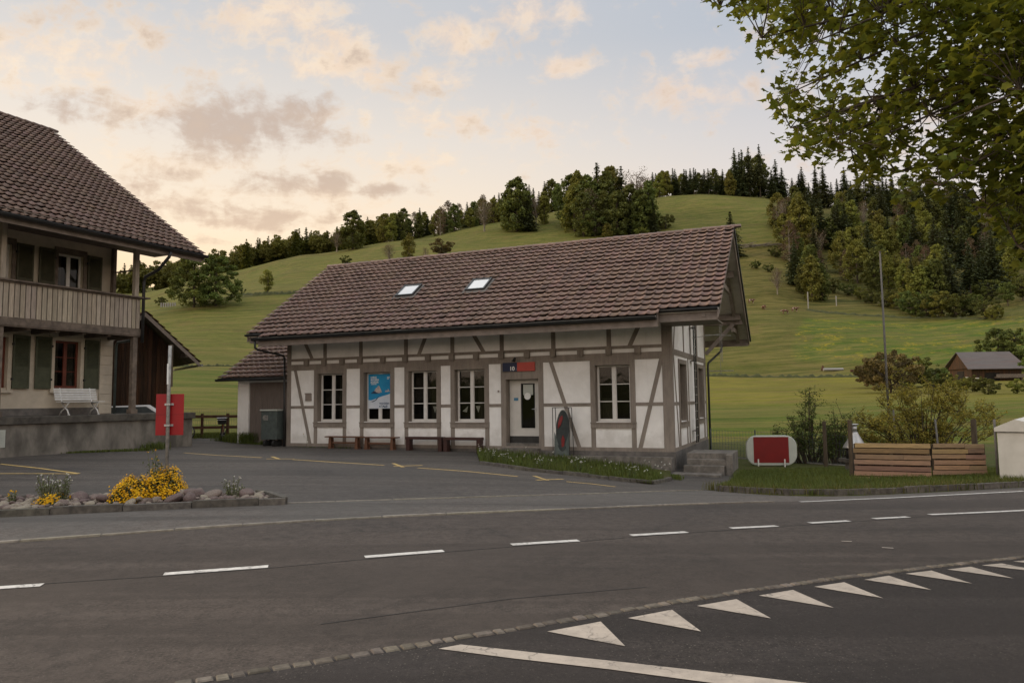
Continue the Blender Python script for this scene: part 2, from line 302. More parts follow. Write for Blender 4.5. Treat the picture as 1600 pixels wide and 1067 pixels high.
M['blade_dry'] = leafmat('dry_grass_blades', (.13, .115, .045), (.09, .09, .03), .25, 0, .6)
M['petal_y'] = leafmat('yellow_petals', (.68, .40, .008), (.58, .30, .006), .2, 0, 6.)
M['petal_w'] = leafmat('white_petals', (.55, .55, .50), (.48, .48, .45), .2, 0, 6.)
def ground_mat():
    mt = bpy.data.materials.new('meadow'); mt.use_nodes = True; n = mt.node_tree; b = n.nodes['Principled BSDF']; b.inputs['Roughness'].default_value = .95; b.inputs['Specular IOR Level'].default_value = .1
    tc = N(n, 'ShaderNodeTexCoord'); v = tc.outputs['Object']
    n1 = noise(n, v, .35, 8, .7, .3); n2 = noise(n, v, .03, 5, .6, .6); n3 = noise(n, v, 3.5, 6, .7)
    mp = N(n, 'ShaderNodeMapping'); link(n, v, mp.inputs[0]); mp.inputs['Scale'].default_value = (.012, .16, .3); mp.inputs['Rotation'].default_value = (0, 0, .12)
    n4 = noise(n, mp.outputs[0], 3.0, 6, .65, .7)
    col = ramp(n, n1.outputs[0], [(.28, (.056, .070, .012)), (.50, (.084, .096, .018)), (.75, (.122, .122, .026))])
    at = N(n, 'ShaderNodeAttribute', attribute_name='tint'); col = mixc(n, 1., col, at.outputs['Color'], 'MULTIPLY')
    col = mixc(n, math_(n, 'MULTIPLY', smooth(n, n2.outputs[0], .40, .66), .38), col, (.060, .064, .018))
    col = mixc(n, math_(n, 'MULTIPLY', smooth(n, n4.outputs[0], .42, .62), .55), col, (.185, .150, .050))
    col = mixc(n, math_(n, 'MULTIPLY', smooth(n, n3.outputs[0], .52, .72), .5), col, (.045, .047, .014))
    n5 = noise(n, v, .11, 7, .75, .8); col = mixc(n, math_(n, 'MULTIPLY', smooth(n, n5.outputs[0], .50, .66), .45), col, (.13, .092, .038))
    sz = N(n, 'ShaderNodeSeparateXYZ'); link(n, v, sz.inputs[0])
    wob = noise(n, v, .045, 4, .6); ph = math_(n, 'ADD', math_(n, 'MULTIPLY', sz.outputs[2], 3.1), math_(n, 'MULTIPLY', wob.outputs[0], 26.))
    tc_ = math_(n, 'MULTIPLY', smooth(n, math_(n, 'SINE', ph), .2, 1.0), smooth(n, noise(n, v, .09, 5, .7).outputs[0], .46, .62))
    far_ = smooth(n, sz.outputs[2], 6., 22.)
    col = mixc(n, math_(n, 'MULTIPLY', math_(n, 'MULTIPLY', tc_, far_), .32), col, (.040, .042, .014))
    tuf = noise(n, v, 1.3, 8, .85); col = mixc(n, math_(n, 'MULTIPLY', smooth(n, tuf.outputs[0], .50, .66), .32), col, (.150, .145, .038))
    fl = N(n, 'ShaderNodeAttribute', attribute_name='flowers')
    nf = noise(n, v, .22, 8, .75, .2); nf2 = noise(n, v, 1.6, 5, .75)
    ff = math_(n, 'MULTIPLY', smooth(n, nf.outputs[0], .50, .62), smooth(n, nf2.outputs[0], .42, .62))
    col = mixc(n, math_(n, 'MULTIPLY', ff, math_(n, 'MULTIPLY', fl.outputs['Fac'], .75)), col, (.30, .23, .012))
    link(n, col, b.inputs['Base Color'])
    bp = N(n, 'ShaderNodeBump'); bp.inputs['Strength'].default_value = .9; bp.inputs['Distance'].default_value = .35
    link(n, math_(n, 'ADD', n1.outputs[0], math_(n, 'MULTIPLY', n3.outputs[0], .5)), bp.inputs['Height']); link(n, bp.outputs[0], b.inputs['Normal'])
    return mt
M['meadow'] = ground_mat()
M['turf'] = mat('near_turf', (.070, .080, .022), (.045, .055, .016), 9, .95, .9, 40, big=(1.2, (.085, .065, .035), .5), spec=.1)

# ------------------------------------------------------------------ mesh helpers
def tag(o, label=None, cat=None, group=None, kind=None):
    if label: o['label'] = label
    if cat: o['category'] = cat
    if group: o['group'] = group
    if kind: o['kind'] = kind
    return o
def setattr_tint(me, cols):
    a = me.color_attributes.new('tint', 'FLOAT_COLOR', 'POINT')
    c = np.ones((len(me.vertices), 4), dtype=np.float32); c[:, :cols.shape[1]] = cols
    a.data.foreach_set('color', c.ravel())
class MB:
    def __init__(s): s.V = []; s.Fc = []; s.T = []; s.n = 0
    def add(s, verts, faces, tint=1.0):
        b = s.n; verts = [tuple(v) for v in verts]
        s.V += verts; s.n += len(verts)
        s.Fc += [tuple(b+i for i in f) for f in faces]
        if isinstance(tint, (int, float)): tint = (tint, tint, tint)
        s.T += [tint]*len(verts); return s
    def box(s, x0, x1, y0, y1, z0, z1, tint=1.0):
        if x0 > x1: x0, x1 = x1, x0
        if y0 > y1: y0, y1 = y1, y0
        if z0 > z1: z0, z1 = z1, z0
        return s.add([(x0, y0, z0), (x1, y0, z0), (x1, y1, z0), (x0, y1, z0), (x0, y0, z1), (x1, y0, z1), (x1, y1, z1), (x0, y1, z1)],
                     [(0, 3, 2, 1), (4, 5, 6, 7), (0, 1, 5, 4), (1, 2, 6, 5), (2, 3, 7, 6), (3, 0, 4, 7)], tint)
    def quadprism(s, pts, d, tint=1.0):          # polygon pts extruded by vector d
        n = len(pts); a = [np.array(p, float) for p in pts]; d = np.array(d, float)
        return s.add(a+[p+d for p in a], [tuple(range(n))[::-1], tuple(range(n, 2*n))]+[(i, (i+1) % n, n+(i+1) % n, n+i) for i in range(n)], tint)
    def bar(s, a, b, w, h, up=(0, 0, 1), tint=1.0):   # rectangular bar between a and b
        a = np.array(a, float); b = np.array(b, float); d = b-a; L = np.linalg.norm(d); d /= L
        up = np.array(up, float); sd = np.cross(d, up)
        if np.linalg.norm(sd) < 1e-6: sd = np.cross(d, (1, 0, 0))
        sd /= np.linalg.norm(sd); up = np.cross(sd, d)
        P = []
        for q in (a, b):
            for i, j in ((-1, -1), (1, -1), (1, 1), (-1, 1)): P.append(q+sd*w/2*i+up*h/2*j)
        return s.add(P, [(3, 2, 1, 0), (4, 5, 6, 7), (0, 1, 5, 4), (1, 2, 6, 5), (2, 3, 7, 6), (3, 0, 4, 7)], tint)
    def tube(s, pts, rad, seg=8, tint=1.0, cap=True):
        pts = [np.array(p, float) for p in pts]; n = len(pts)
        if isinstance(rad, (int, float)): rad = [rad]*n
        P = []; prev = None
        for i, p in enumerate(pts):
            d = pts[min(i+1, n-1)]-pts[max(i-1, 0)]; d = d/(np.linalg.norm(d)+1e-9)
            if prev is None: a = np.cross(d, (0, 0, 1)) if abs(d[2]) < .9 else np.cross(d, (1, 0, 0))
            else: a = prev-d*(prev@d)
            a = a/(np.linalg.norm(a)+1e-9); prev = a; b = np.cross(d, a)
            for k in range(seg):
                t = 2*math.pi*k/seg; P.append(p+(a*math.cos(t)+b*math.sin(t))*rad[i])
        Fc = [(i*seg+k, i*seg+(k+1) % seg, (i+1)*seg+(k+1) % seg, (i+1)*seg+k) for i in range(n-1) for k in range(seg)]
        if cap: Fc += [tuple(range(seg))[::-1], tuple((n-1)*seg+k for k in range(seg))]
        return s.add(P, Fc, tint)
    def build(s, name, material, parent=None, smooth_=False, bevel=0):
        me = bpy.data.meshes.new(name); me.from_pydata(s.V, [], s.Fc); me.materials.append(material)
        setattr_tint(me, np.array(s.T, dtype=np.float32))
        if smooth_: me.polygons.foreach_set('use_smooth', [True]*len(me.polygons))
        o = bpy.data.objects.new(name, me); C.objects.link(o)
        if parent: o.parent = parent
        if bevel:
            b = o.modifiers.new('b', 'BEVEL'); b.width = bevel; b.segments = 2; b.limit_method = 'ANGLE'
        return o
def npmesh(name, V, Q, material, parent=None, tint=None, smooth_=False):
    """V (n,3), Q (m,k) uniform faces"""
    me = bpy.data.meshes.new(name); V = np.asarray(V, dtype=np.float32); Q = np.asarray(Q, dtype=np.int32); k = Q.shape[1]
    me.vertices.add(len(V)); me.vertices.foreach_set('co', V.ravel())
    me.loops.add(Q.size); me.loops.foreach_set('vertex_index', Q.ravel())
    me.polygons.add(len(Q)); me.polygons.foreach_set('loop_start', np.arange(len(Q), dtype=np.int32)*k)
    me.polygons.foreach_set('loop_total', np.full(len(Q), k, dtype=np.int32))
    if smooth_: me.polygons.foreach_set('use_smooth', np.ones(len(Q), dtype=bool))
    me.update(calc_edges=True); me.materials.append(material)
    setattr_tint(me, np.ones((len(V), 3)) if tint is None else np.asarray(tint))
    o = bpy.data.objects.new(name, me); C.objects.link(o)
    if parent: o.parent = parent
    return o
def empty(name, loc, rz=0, label=None, cat=None, group=None, kind=None):
    o = bpy.data.objects.new(name, None); C.objects.link(o); o.location = loc; o.rotation_euler = (0, 0, rz); o.empty_display_size = .2
    return tag(o, label, cat, group, kind)
def copy_tree(o, parent=None):
    c = o.copy(); C.objects.link(c); c.parent = parent
    for ch in [x for x in o.children]: copy_tree(ch, c)
    return c
def ray(px, py): return _fw + RR*(px-800)/F - UU*(py-533.5)/F

# ------------------------------------------------------------------ ground height
_ctrl = [(0, -12, -1.75), (0, 0, -1.78), (0, 5, -1.8), (-12, 4, -1.8), (12, 4, -1.82), (25, 5, -1.9), (0, 12, -1.8), (-12, 11, -1.75), (-25, 8, -1.72), (10, 13, -1.93), (20, 16, -2.0), (32, 18, -2.05),
         (-8.8, 28.2, -1.70), (-3, 26.2, -1.76), (0.4, 24.3, -1.84), (3.0, 20.8, -2.12), (5.2, 19.4, -2.30), (6.5, 20.5, -2.33), (-15.4, 21, -1.52), (-13, 26, -1.56), (-12.5, 34, -1.6), (-20, 12, -1.62), (9, 19.5, -2.2), (14, 17.3, -2.05), (12, 24, -2.45), (8, 28, -2.35), (25, 24, -2.3), (-25, 30, -1.5), (0, 36, -1.9), (-14, 44, -1.6), (14, 40, -2.1), (-35, 20, -1.5), (35, 36, -2.2)]
_c = np.array(_ctrl); 
def _phi(r): return r*r*np.log(r+1e-6)
_n = len(_c); _A = np.zeros((_n+3, _n+3)); _d = np.hypot(_c[:, None, 0]-_c[None, :, 0], _c[:, None, 1]-_c[None, :, 1])
_A[:_n, :_n] = _phi(_d)+np.eye(_n)*.15; _A[:_n, _n] = 1; _A[:_n, _n+1:] = _c[:, :2]; _A[_n, :_n] = 1; _A[_n+1:, :_n] = _c[:, :2].T
_w = np.linalg.solve(_A, np.concatenate([_c[:, 2], np.zeros(3)]))
def znear(x, y):
    x = np.asarray(x, float); y = np.asarray(y, float); xx = np.clip(x, -38, 38); yy = np.clip(y, -14, 46); out = np.full(x.shape, _w[_n])+_w[_n+1]*xx+_w[_n+2]*yy
    for i in range(_n): out = out+_w[i]*_phi(np.hypot(xx-_c[i, 0], yy-_c[i, 1]))
    return out
DIST = np.array([34, 60, 100, 150, 200, 250, 320, 430, 600, 1000, 2500.])
HT = {  # column: picture height of the ground at each distance of DIST[1:]
 -300: [652, 605, 570, 535, 505, 485, 470, 468, 465, 560],
 200: [650, 602, 562, 522, 493, 477, 466, 461, 458, 560],
 340: [648, 599, 556, 512, 474, 449, 430, 444, 452, 560],
 480: [648, 600, 555, 508, 460, 426, 400, 414, 436, 560],
 640: [648, 602, 560, 512, 455, 408, 372, 386, 430, 560],
 800: [648, 606, 570, 515, 450, 398, 346, 362, 420, 560],
 950: [646, 610, 580, 515, 450, 392, 320, 338, 410, 560],
 1100: [645, 613, 588, 512, 460, 395, 302, 318, 400, 560],
 1200: [645, 612, 588, 506, 458, 392, 308, 325, 400, 560],
 1300: [643, 610, 588, 508, 470, 405, 325, 340, 400, 560],
 1450: [640, 607, 586, 515, 482, 418, 338, 350, 400, 560],
 1600: [636, 604, 583, 508, 468, 405, 335, 350, 400, 560],
 2200: [636, 604, 583, 520, 480, 430, 370, 380, 420, 560]}
_cols = sorted(HT); _az = []; _Z = []
for c_ in _cols:
    zs = [-1.95]; az = None
    for d_, y_ in zip(DIST[1:], HT[c_]):
        r = ray(c_, y_); zs.append(r[2]/math.hypot(r[0], r[1])*d_); az = math.atan2(r[0], r[1])
    _az.append(az); _Z.append(zs)
_az = np.array(_az); _Z = np.array(_Z)
def zfar(x, y):
    az = np.arctan2(x, y); d = np.hypot(x, y)
    beh = np.clip((np.abs(az)-1.25)/.9, 0, 1)
    a = np.clip(az, _az[0], _az[-1]); j = np.clip(np.searchsorted(_az, a)-1, 0, len(_az)-2)
    t = (a-_az[j])/(_az[j+1]-_az[j]); t = t*t*(3-2*t)*.5+t*.5
    ld = np.clip(d, DIST[0], DIST[-1]); k = np.clip(np.searchsorted(DIST, ld)-1, 0, len(DIST)-2)
    def prof(jj):
        y0 = _Z[jj, k]; y1 = _Z[jj, k+1]; km = np.maximum(k-1, 0); kp = np.minimum(k+2, len(DIST)-1)
        h = DIST[k+1]-DIST[k]; s = (ld-DIST[k])/h
        m0 = (_Z[jj, k+1]-_Z[jj, km])/(DIST[k+1]-DIST[km]); m1 = (_Z[jj, kp]-_Z[jj, k])/(DIST[kp]-DIST[k])
        return (2*s**3-3*s**2+1)*y0+(s**3-2*s**2+s)*h*m0+(-2*s**3+3*s**2)*y1+(s**3-s**2)*h*m1
    z = prof(j)*(1-t)+prof(j+1)*t
    flat = -1.8+np.clip(d-80, 0, 2000)*.03
    return z*(1-beh)+flat*beh
def zg(x, y):
    x = np.asarray(x, float); y = np.asarray(y, float); d = np.hypot(x, y); s = np.clip((d-36)/20, 0, 1); s = s*s*(3-2*s)
    lump = np.clip((d-60)/200, 0, 1)*(np.sin(x*.11+np.sin(y*.07)*2)*.5+np.sin(y*.045+x*.03)*.8)
    return znear(x, y)*(1-s)+zfar(x, y)*s+lump
def G(px, py, tmax=900):
    r = ray(px, py); h = math.hypot(r[0], r[1]); r = r/h
    ts = np.concatenate([np.arange(2, 60, .1), np.arange(60, tmax, .8)])
    df = ts*r[2]-zg(ts*r[0], ts*r[1]); i = np.where(df < 0)[0]
    if len(i) == 0: t = ts[np.argmin(df)]; return Vector((r[0]*t, r[1]*t, float(zg(r[0]*t, r[1]*t))))
    i = i[0]
    if i == 0: t = ts[0]
    else: t = ts[i-1]+(ts[i]-ts[i-1])*df[i-1]/(df[i-1]-df[i])
    return Vector((r[0]*t, r[1]*t, float(zg(r[0]*t, r[1]*t))))
def at_dist(px, d):                    # point of the ground in that direction at that distance
    r = ray(px, 620); h = math.hypot(r[0], r[1]); x, y = r[0]/h*d, r[1]/h*d
    return Vector((x, y, float(zg(x, y))))

# terrain sheet
def build_terrain():
    azs = np.concatenate([np.linspace(-math.pi, -.95, 60)[:-1], np.linspace(-.95, .95, 420), np.linspace(.95, math.pi, 60)[1:]])
    ds = np.concatenate([[0.5, 3], np.linspace(8, 60, 60), np.geomspace(61, 2400, 190)])
    A_, D_ = np.meshgrid(azs, ds); X = np.sin(A_)*D_; Y = np.cos(A_)*D_
    Z = zg(X, Y)
    sink = np.clip((38.5-D_)/3, 0, 1)*.22; Z = Z-sink
    nz, na = D_.shape; V = np.stack([X, Y, Z], -1).reshape(-1, 3)
    i = np.arange(nz-1)[:, None]*na+np.arange(na-1)[None, :]; Q = np.stack([i, i+1, i+na+1, i+na], -1).reshape(-1, 4)
    tint = np.ones((nz, na, 3)); flow = np.zeros((nz, na))
    px = 800+F*np.tan(np.clip(A_, -1.2, 1.2))
    def sm(a, b, x): t = np.clip((x-a)/(b-a), 0, 1); return t*t*(3-2*t)
    def mixt(mask, c):
        nonlocal tint
        tint = tint*(1-mask[..., None])+np.array(c)*mask[..., None]
    # hay meadow behind the station: paler, yellower, up to the track at 150 m
    hay = sm(55, 75, D_)*(1-sm(147, 149, D_))*sm(1040, 1060, px)
    mixt(hay, (1.78, 1.50, 1.05))
    low = (1-sm(60, 85, D_)); mixt(low*sm(1000, 1050, px), (.85, 1.05, .8))
    up = sm(151, 154, D_)*sm(1040, 1100, px)*(1-sm(240, 260, D_)); mixt(up, (.84, .80, .76))
    dand = sm(163, 166, D_+(px-1300)*.03)*(1-sm(216, 219, D_))*sm(1246, 1252, px+np.sin(D_*.08)*10); mixt(dand, (.62, .95, .60)); flow = flow+dand
    dg = sm(60, 90, D_)*(1-sm(128, 131, D_))*(1-sm(900, 1000, px)); mixt(dg, (.78, 1.0, .66))
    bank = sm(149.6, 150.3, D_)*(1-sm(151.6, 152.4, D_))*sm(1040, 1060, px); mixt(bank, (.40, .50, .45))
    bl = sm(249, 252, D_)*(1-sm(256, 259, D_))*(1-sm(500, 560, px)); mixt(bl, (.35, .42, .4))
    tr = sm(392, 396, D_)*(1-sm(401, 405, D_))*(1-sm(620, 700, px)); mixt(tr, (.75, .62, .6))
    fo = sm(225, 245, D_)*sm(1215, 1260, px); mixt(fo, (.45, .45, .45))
    scrub = sm(222, 230, D_)*(1-sm(330, 350, D_))*sm(1130, 1170, px)*(1-sm(1240, 1270, px)); mixt(scrub, (.75, .62, .6))
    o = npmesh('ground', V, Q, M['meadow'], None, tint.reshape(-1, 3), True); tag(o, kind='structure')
    a = o.data.attributes.new('flowers', 'FLOAT', 'POINT'); a.data.foreach_set('value', flow.ravel().astype(np.float32))
build_terrain()

# ruled ground sheets
def resample(pts, n, closed=False):
    P = np.array([(p[0], p[1]) for p in pts], float); s = np.concatenate([[0], np.cumsum(np.hypot(*(P[1:]-P[:-1]).T))])
    q = np.linspace(0, s[-1], n); return np.stack([np.interp(q, s, P[:, 0]), np.interp(q, s, P[:, 1])], 1)
def smooth_line(P, k=5):
    P = P.copy()
    for _ in range(k): P[1:-1] = .25*P[:-2]+.5*P[1:-1]+.25*P[2:]
    return P
def sheet(name, a, b, n, m, material, off=0., kind='structure', offs=None):
    s = np.linspace(0, 1, m)[:, None, None]; V = a[None]*(1-s)+b[None]*s
    Z = zg(V[..., 0], V[..., 1])+off
    if offs is not None: Z = Z+offs(s[:, 0, 0])[:, None]
    V = np.concatenate([V, Z[..., None]], -1).reshape(-1, 3); n = a.shape[0]
    i = np.arange(m-1)[:, None]*n+np.arange(n-1)[None]; Q = np.stack([i, i+1, i+n+1, i+n], -1).reshape(-1, 4)
    return tag(npmesh(name, V, Q, material, None, None, True), kind=kind)
def gp(L): return [tuple(G(*p)[:2]) for p in L]
def ext(L, l0=0, l1=0):
    L = [np.array(p) for p in L]
    if l0: d = L[0]-L[1]; L.insert(0, L[0]+d/np.linalg.norm(d)*l0)
    if l1: d = L[-1]-L[-2]; L.append(L[-1]+d/np.linalg.norm(d)*l1)
    return L
NEAR = smooth_line(resample(ext(gp([(330, 1061), (519, 1030), (672, 1005), (825, 979), (1000, 951), (1100, 932), (1206, 916), (1337, 899), (1469, 884), (1600, 870)]), 40, 55), 240), 12)
FAR = smooth_line(resample(ext(gp([(0, 848), (225, 832), (450, 815), (700, 804), (900, 796.5), (1118, 785.5), (1250, 782.5), (1400, 776), (1600, 766.5)]), 50, 45), 240), 12)
KERBR = gp([(1113, 765.5), (1160, 770.5), (1206, 773.5), (1272, 776), (1337, 774.5), (1400, 771.5), (1469, 768.5), (1600, 761)])
BACKP = smooth_line(resample(ext(gp([(0, 800), (225, 793), (445, 786), (700, 778.5), (900, 772.5), (1060, 766.5), (1110, 765.2)])+KERBR[1:], 50, 45), 240), 2)
sheet('road', NEAR, FAR, 240, 40, M['road'])
sheet('pavement', FAR, BACKP, 240, 12, M['pave'])
back0 = resample([(-70, -14), (60, -14)], 240)
sheet('side_street', back0, NEAR, 240, 50, M['side'])
iR = int(np.argmin(np.hypot(BACKP[:, 0]-KERBR[0][0], BACKP[:, 1]-KERBR[0][1])))
lotF = resample([tuple(p) for p in BACKP[:iR+1]], 200)
lotB = smooth_line(resample([(-58, 30), (-30, 37), (-22, 38), (-14, 36.5), (-10.5, 34.9), (-8.9, 31.5), (-6, 30), (0, 28), (4.5, 24.5), (6.2, 22.4), (6.79, 22.16)], 200), 3)
sheet('parking_lot', lotF, lotB, 200, 70, M['lot'])
# grass bank on the right of the steps
gF = resample([tuple(p) for p in BACKP[iR:]], 160); gB = resample([(6.79, 22.16), (7.6, 36), (12, 38), (24, 33), (60, 25)], 160)
sheet('grass_bank', gF, gB, 160, 50, M['turf'], offs=lambda s: np.where(s < .02, .0, .07)*1.0-np.clip(s-.93, 0, 1)*6)

# kerbs made of separate stones along a line
def stones_along(name, line, w_, h_, L_, material, jit=.15, side=0., z0=0., down=.06, kind='structure', gap=.012, lab=None, amin=.75):
    P = np.array(line); s = np.concatenate([[0], np.cumsum(np.hypot(*(P[1:]-P[:-1]).T))]); mb = MB(); q = 0.
    while q < s[-1]-.04:
        l = L_*(1+random.uniform(-jit, jit)); q1 = min(q+l, s[-1])
        a = np.array([np.interp(q, s, P[:, 0]), np.interp(q, s, P[:, 1])]); b = np.array([np.interp(q1-gap, s, P[:, 0]), np.interp(q1-gap, s, P[:, 1])])
        d = (b-a)/(np.linalg.norm(b-a)+1e-9); nrm = np.array([-d[1], d[0]])
        ww = w_*(1+random.uniform(-jit, jit)*.6); o_ = side+random.uniform(-.01, .01)
        hh = h_+random.uniform(-.004, .004) if h_ < .05 else h_+random.uniform(-.012, .012)
        c = [a+nrm*(o_-ww/2), b+nrm*(o_-ww/2), b+nrm*(o_+ww/2), a+nrm*(o_+ww/2)]
        ctr = sum(c)/4; c2 = [ctr+(p-ctr)*(1-min(.25, .012/np.linalg.norm(p-ctr))) for p in c]
        zz = [float(zg(*p)) for p in c]
        t = random.uniform(amin, 1.15); t = (t, t*random.uniform(.95, 1), t*random.uniform(.88, 1))
        V = [(p[0], p[1], z-down) for p, z in zip(c, zz)]+[(p[0], p[1], z+hh-.01+z0) for p, z in zip(c, zz)]+[(p[0], p[1], z+hh+z0) for p, z in zip(c2, zz)]
        Fq = [(0, 1, 5, 4), (1, 2, 6, 5), (2, 3, 7, 6), (3, 0, 4, 7), (4, 5, 9, 8), (5, 6, 10, 9), (6, 7, 11, 10), (7, 4, 8, 11), (8, 9, 10, 11)]
        mb.add(V, Fq, t); q = q1
    o = mb.build(name, material); return tag(o, kind=kind, label=lab)
def segpx(L, n=60): return resample(gp(L), n)
i0, i1 = 60, 200
stones_along('cobble_strip', NEAR[55:185], .085, .012, .125, M['cobble'], .35, gap=.018, amin=.5)
stones_along('kerb_line', FAR[40:int(np.argmin(np.abs(FAR[:, 0]-G(1241, 783)[0])))], .09, .022, .95, M['pale_kerb'], .1)
stones_along('forecourt_kerb', BACKP[int(np.argmin(np.abs(BACKP[:, 0]-G(447, 786)[0]))):iR], .06, .012, .95, M['pale_kerb'], .1)
stones_along('grass_kerb', BACKP[iR:iR+100], .13, .13, .8, M['kerb'], .25, side=.09)
# painted markings: sheets over the asphalt
def mark(name, poly, material, off=.006):
    P = [G(*p) for p in poly]; n = len(P); V = [(p.x, p.y, p.z+off) for p in P]
    mb = MB(); mb.add(V, [tuple(range(n))]); o = mb.build(name, material); return tag(o, kind='structure')
def strip(name, pl, wm, material, off=.006, n=30):
    P = smooth_line(resample(gp(pl), n), 2); V = []
    for i in range(n):
        d = P[min(i+1, n-1)]-P[max(i-1, 0)]; d /= np.linalg.norm(d); nn = np.array([-d[1], d[0]])*wm/2
        for q in (P[i]-nn, P[i]+nn): V.append((q[0], q[1], float(zg(*q))+off))
    Q = [(2*i, 2*i+2, 2*i+3, 2*i+1) for i in range(n-1)]
    return tag(npmesh(name, V, Q, material), kind='structure')
for a, b in (((-110, 925.5), (66, 914)), ((256, 897), (419, 885)), ((570, 870.3), (693, 860.7)), ((799, 851), (904, 844.5)), ((986, 836.5), (1073, 831.3)), ((1142, 825.3), (1214, 821.8)), ((1265, 817.2), (1326, 813.8)), ((1365, 810.4), (1419, 807.6)), ((1452, 804), (1680, 793.5))):
    strip('centre_line_dash', [a, b], .125, M['paint_new'], n=14)
strip('road_joint', [(-110, 921), (66, 912), (256, 899.5), (419, 887.5), (693, 862.5), (904, 846), (1073, 832.5), (1214, 823), (1419, 808.5), (1600, 798)], .022, M['joint'], .003, 120)
strip('road_joint', [(500, 975), (800, 935), (1010, 917)], .018, M['joint'], .003, 60)
strip('edge_line', [(1250, 784), (1330, 780.5), (1400, 777.5), (1469, 774), (1600, 767.5)], .10, M['paint_new'], n=40)
T = [[(855, 987), (938.7, 971.6), (977, 1010)], [(981, 966), (1050, 953), (1095.6, 987)], [(1089, 947), (1150.7, 936.4), (1205, 966.6)], [(1185.7, 930.8), (1239, 922), (1303, 950)], [(1272, 917), (1319, 910), (1380, 935)], [(1350.6, 906), (1389, 899.7), (1455.6, 922)], [(1415, 896.6), (1455.6, 891.8), (1519, 912)], [(1480, 890), (1517, 885.7), (1584, 904)], [(1534, 883.5), (1565, 880.5), (1645, 896)], [(1583, 877.5), (1612, 875), (1700, 889)]]
for t in T: mark('give_way_triangle', t, M['paint_old'])
mark('edge_marking', [(685, 1014), (720, 1007.5), (1000, 1038), (1160, 1056), (1330, 1076), (1210, 1080), (1100, 1066), (950, 1046), (800, 1029)], M['paint_old'])
for L in ([(288, 707.5), (335, 711), (409, 715)], [(416, 717), (460, 717)], [(457, 718), (520, 722), (600, 727)], [(615, 728.5), (660, 727)], [(652, 731), (730, 736.5), (809, 744.5)], [(838, 750), (880, 748.5)], [(885, 752.5), (925, 756), (962, 760.5)]):
    strip('yellow_line', L, .10, M['paint_y'])
for L in ([(425, 713.5), (437, 717.5)], [(614, 724), (630, 730)], [(834, 743.5), (856, 750.5)], [(0, 725), (60, 731.5), (123, 740)], [(-60, 740), (60, 740), (122, 740.3)]):
    strip('yellow_line', L, .10, M['paint_y'], .008)
for L in ([(1315, 846), (1331, 846.5)], [(1378, 856), (1396, 857)]): strip('survey_marks', L, .04, M['paint_old'], .009, 6)

# rough unmown edges between the fields
def field_edge(pl, wm, h=.5):
    P = smooth_line(resample(gp(pl), 90), 3); V = []; JJ = np.random.default_rng(len(pl)+int(h*100)).uniform(.25, 1.3, 90)
    for i in range(90):
        d = P[min(i+1, 89)]-P[max(i-1, 0)]; d /= np.linalg.norm(d); nn = np.array([-d[1], d[0]])
        for f, hh_ in ((-.6, -.2), (-.35, .6), (0, 1.0), (.35, .6), (.6, -.2)): q = P[i]+nn*wm*f; V.append((q[0], q[1], float(zg(*q))+h*hh_*JJ[i]))
    Q = [(5*i+k, 5*i+5+k, 5*i+6+k, 5*i+1+k) for i in range(89) for k in range(4)]
    return tag(npmesh('field_edge', V, Q, M['edge_grass']), kind='structure')
M['edge_grass'] = mat('long_dark_grass', (.050, .056, .016), (.030, .034, .011), .8, .95, .8, 4)
field_edge([(1098, 586.5), (1200, 589), (1300, 589), (1400, 590)], 1.6)
field_edge([(215, 572), (300, 573), (400, 572)], 1.0, .35)
field_edge([(362, 463), (400, 461), (440, 459.5), (500, 459)], 2.4, .8)
field_edge([(1262, 484), (1330, 492), (1450, 497), (1540, 499)], 2., .5)

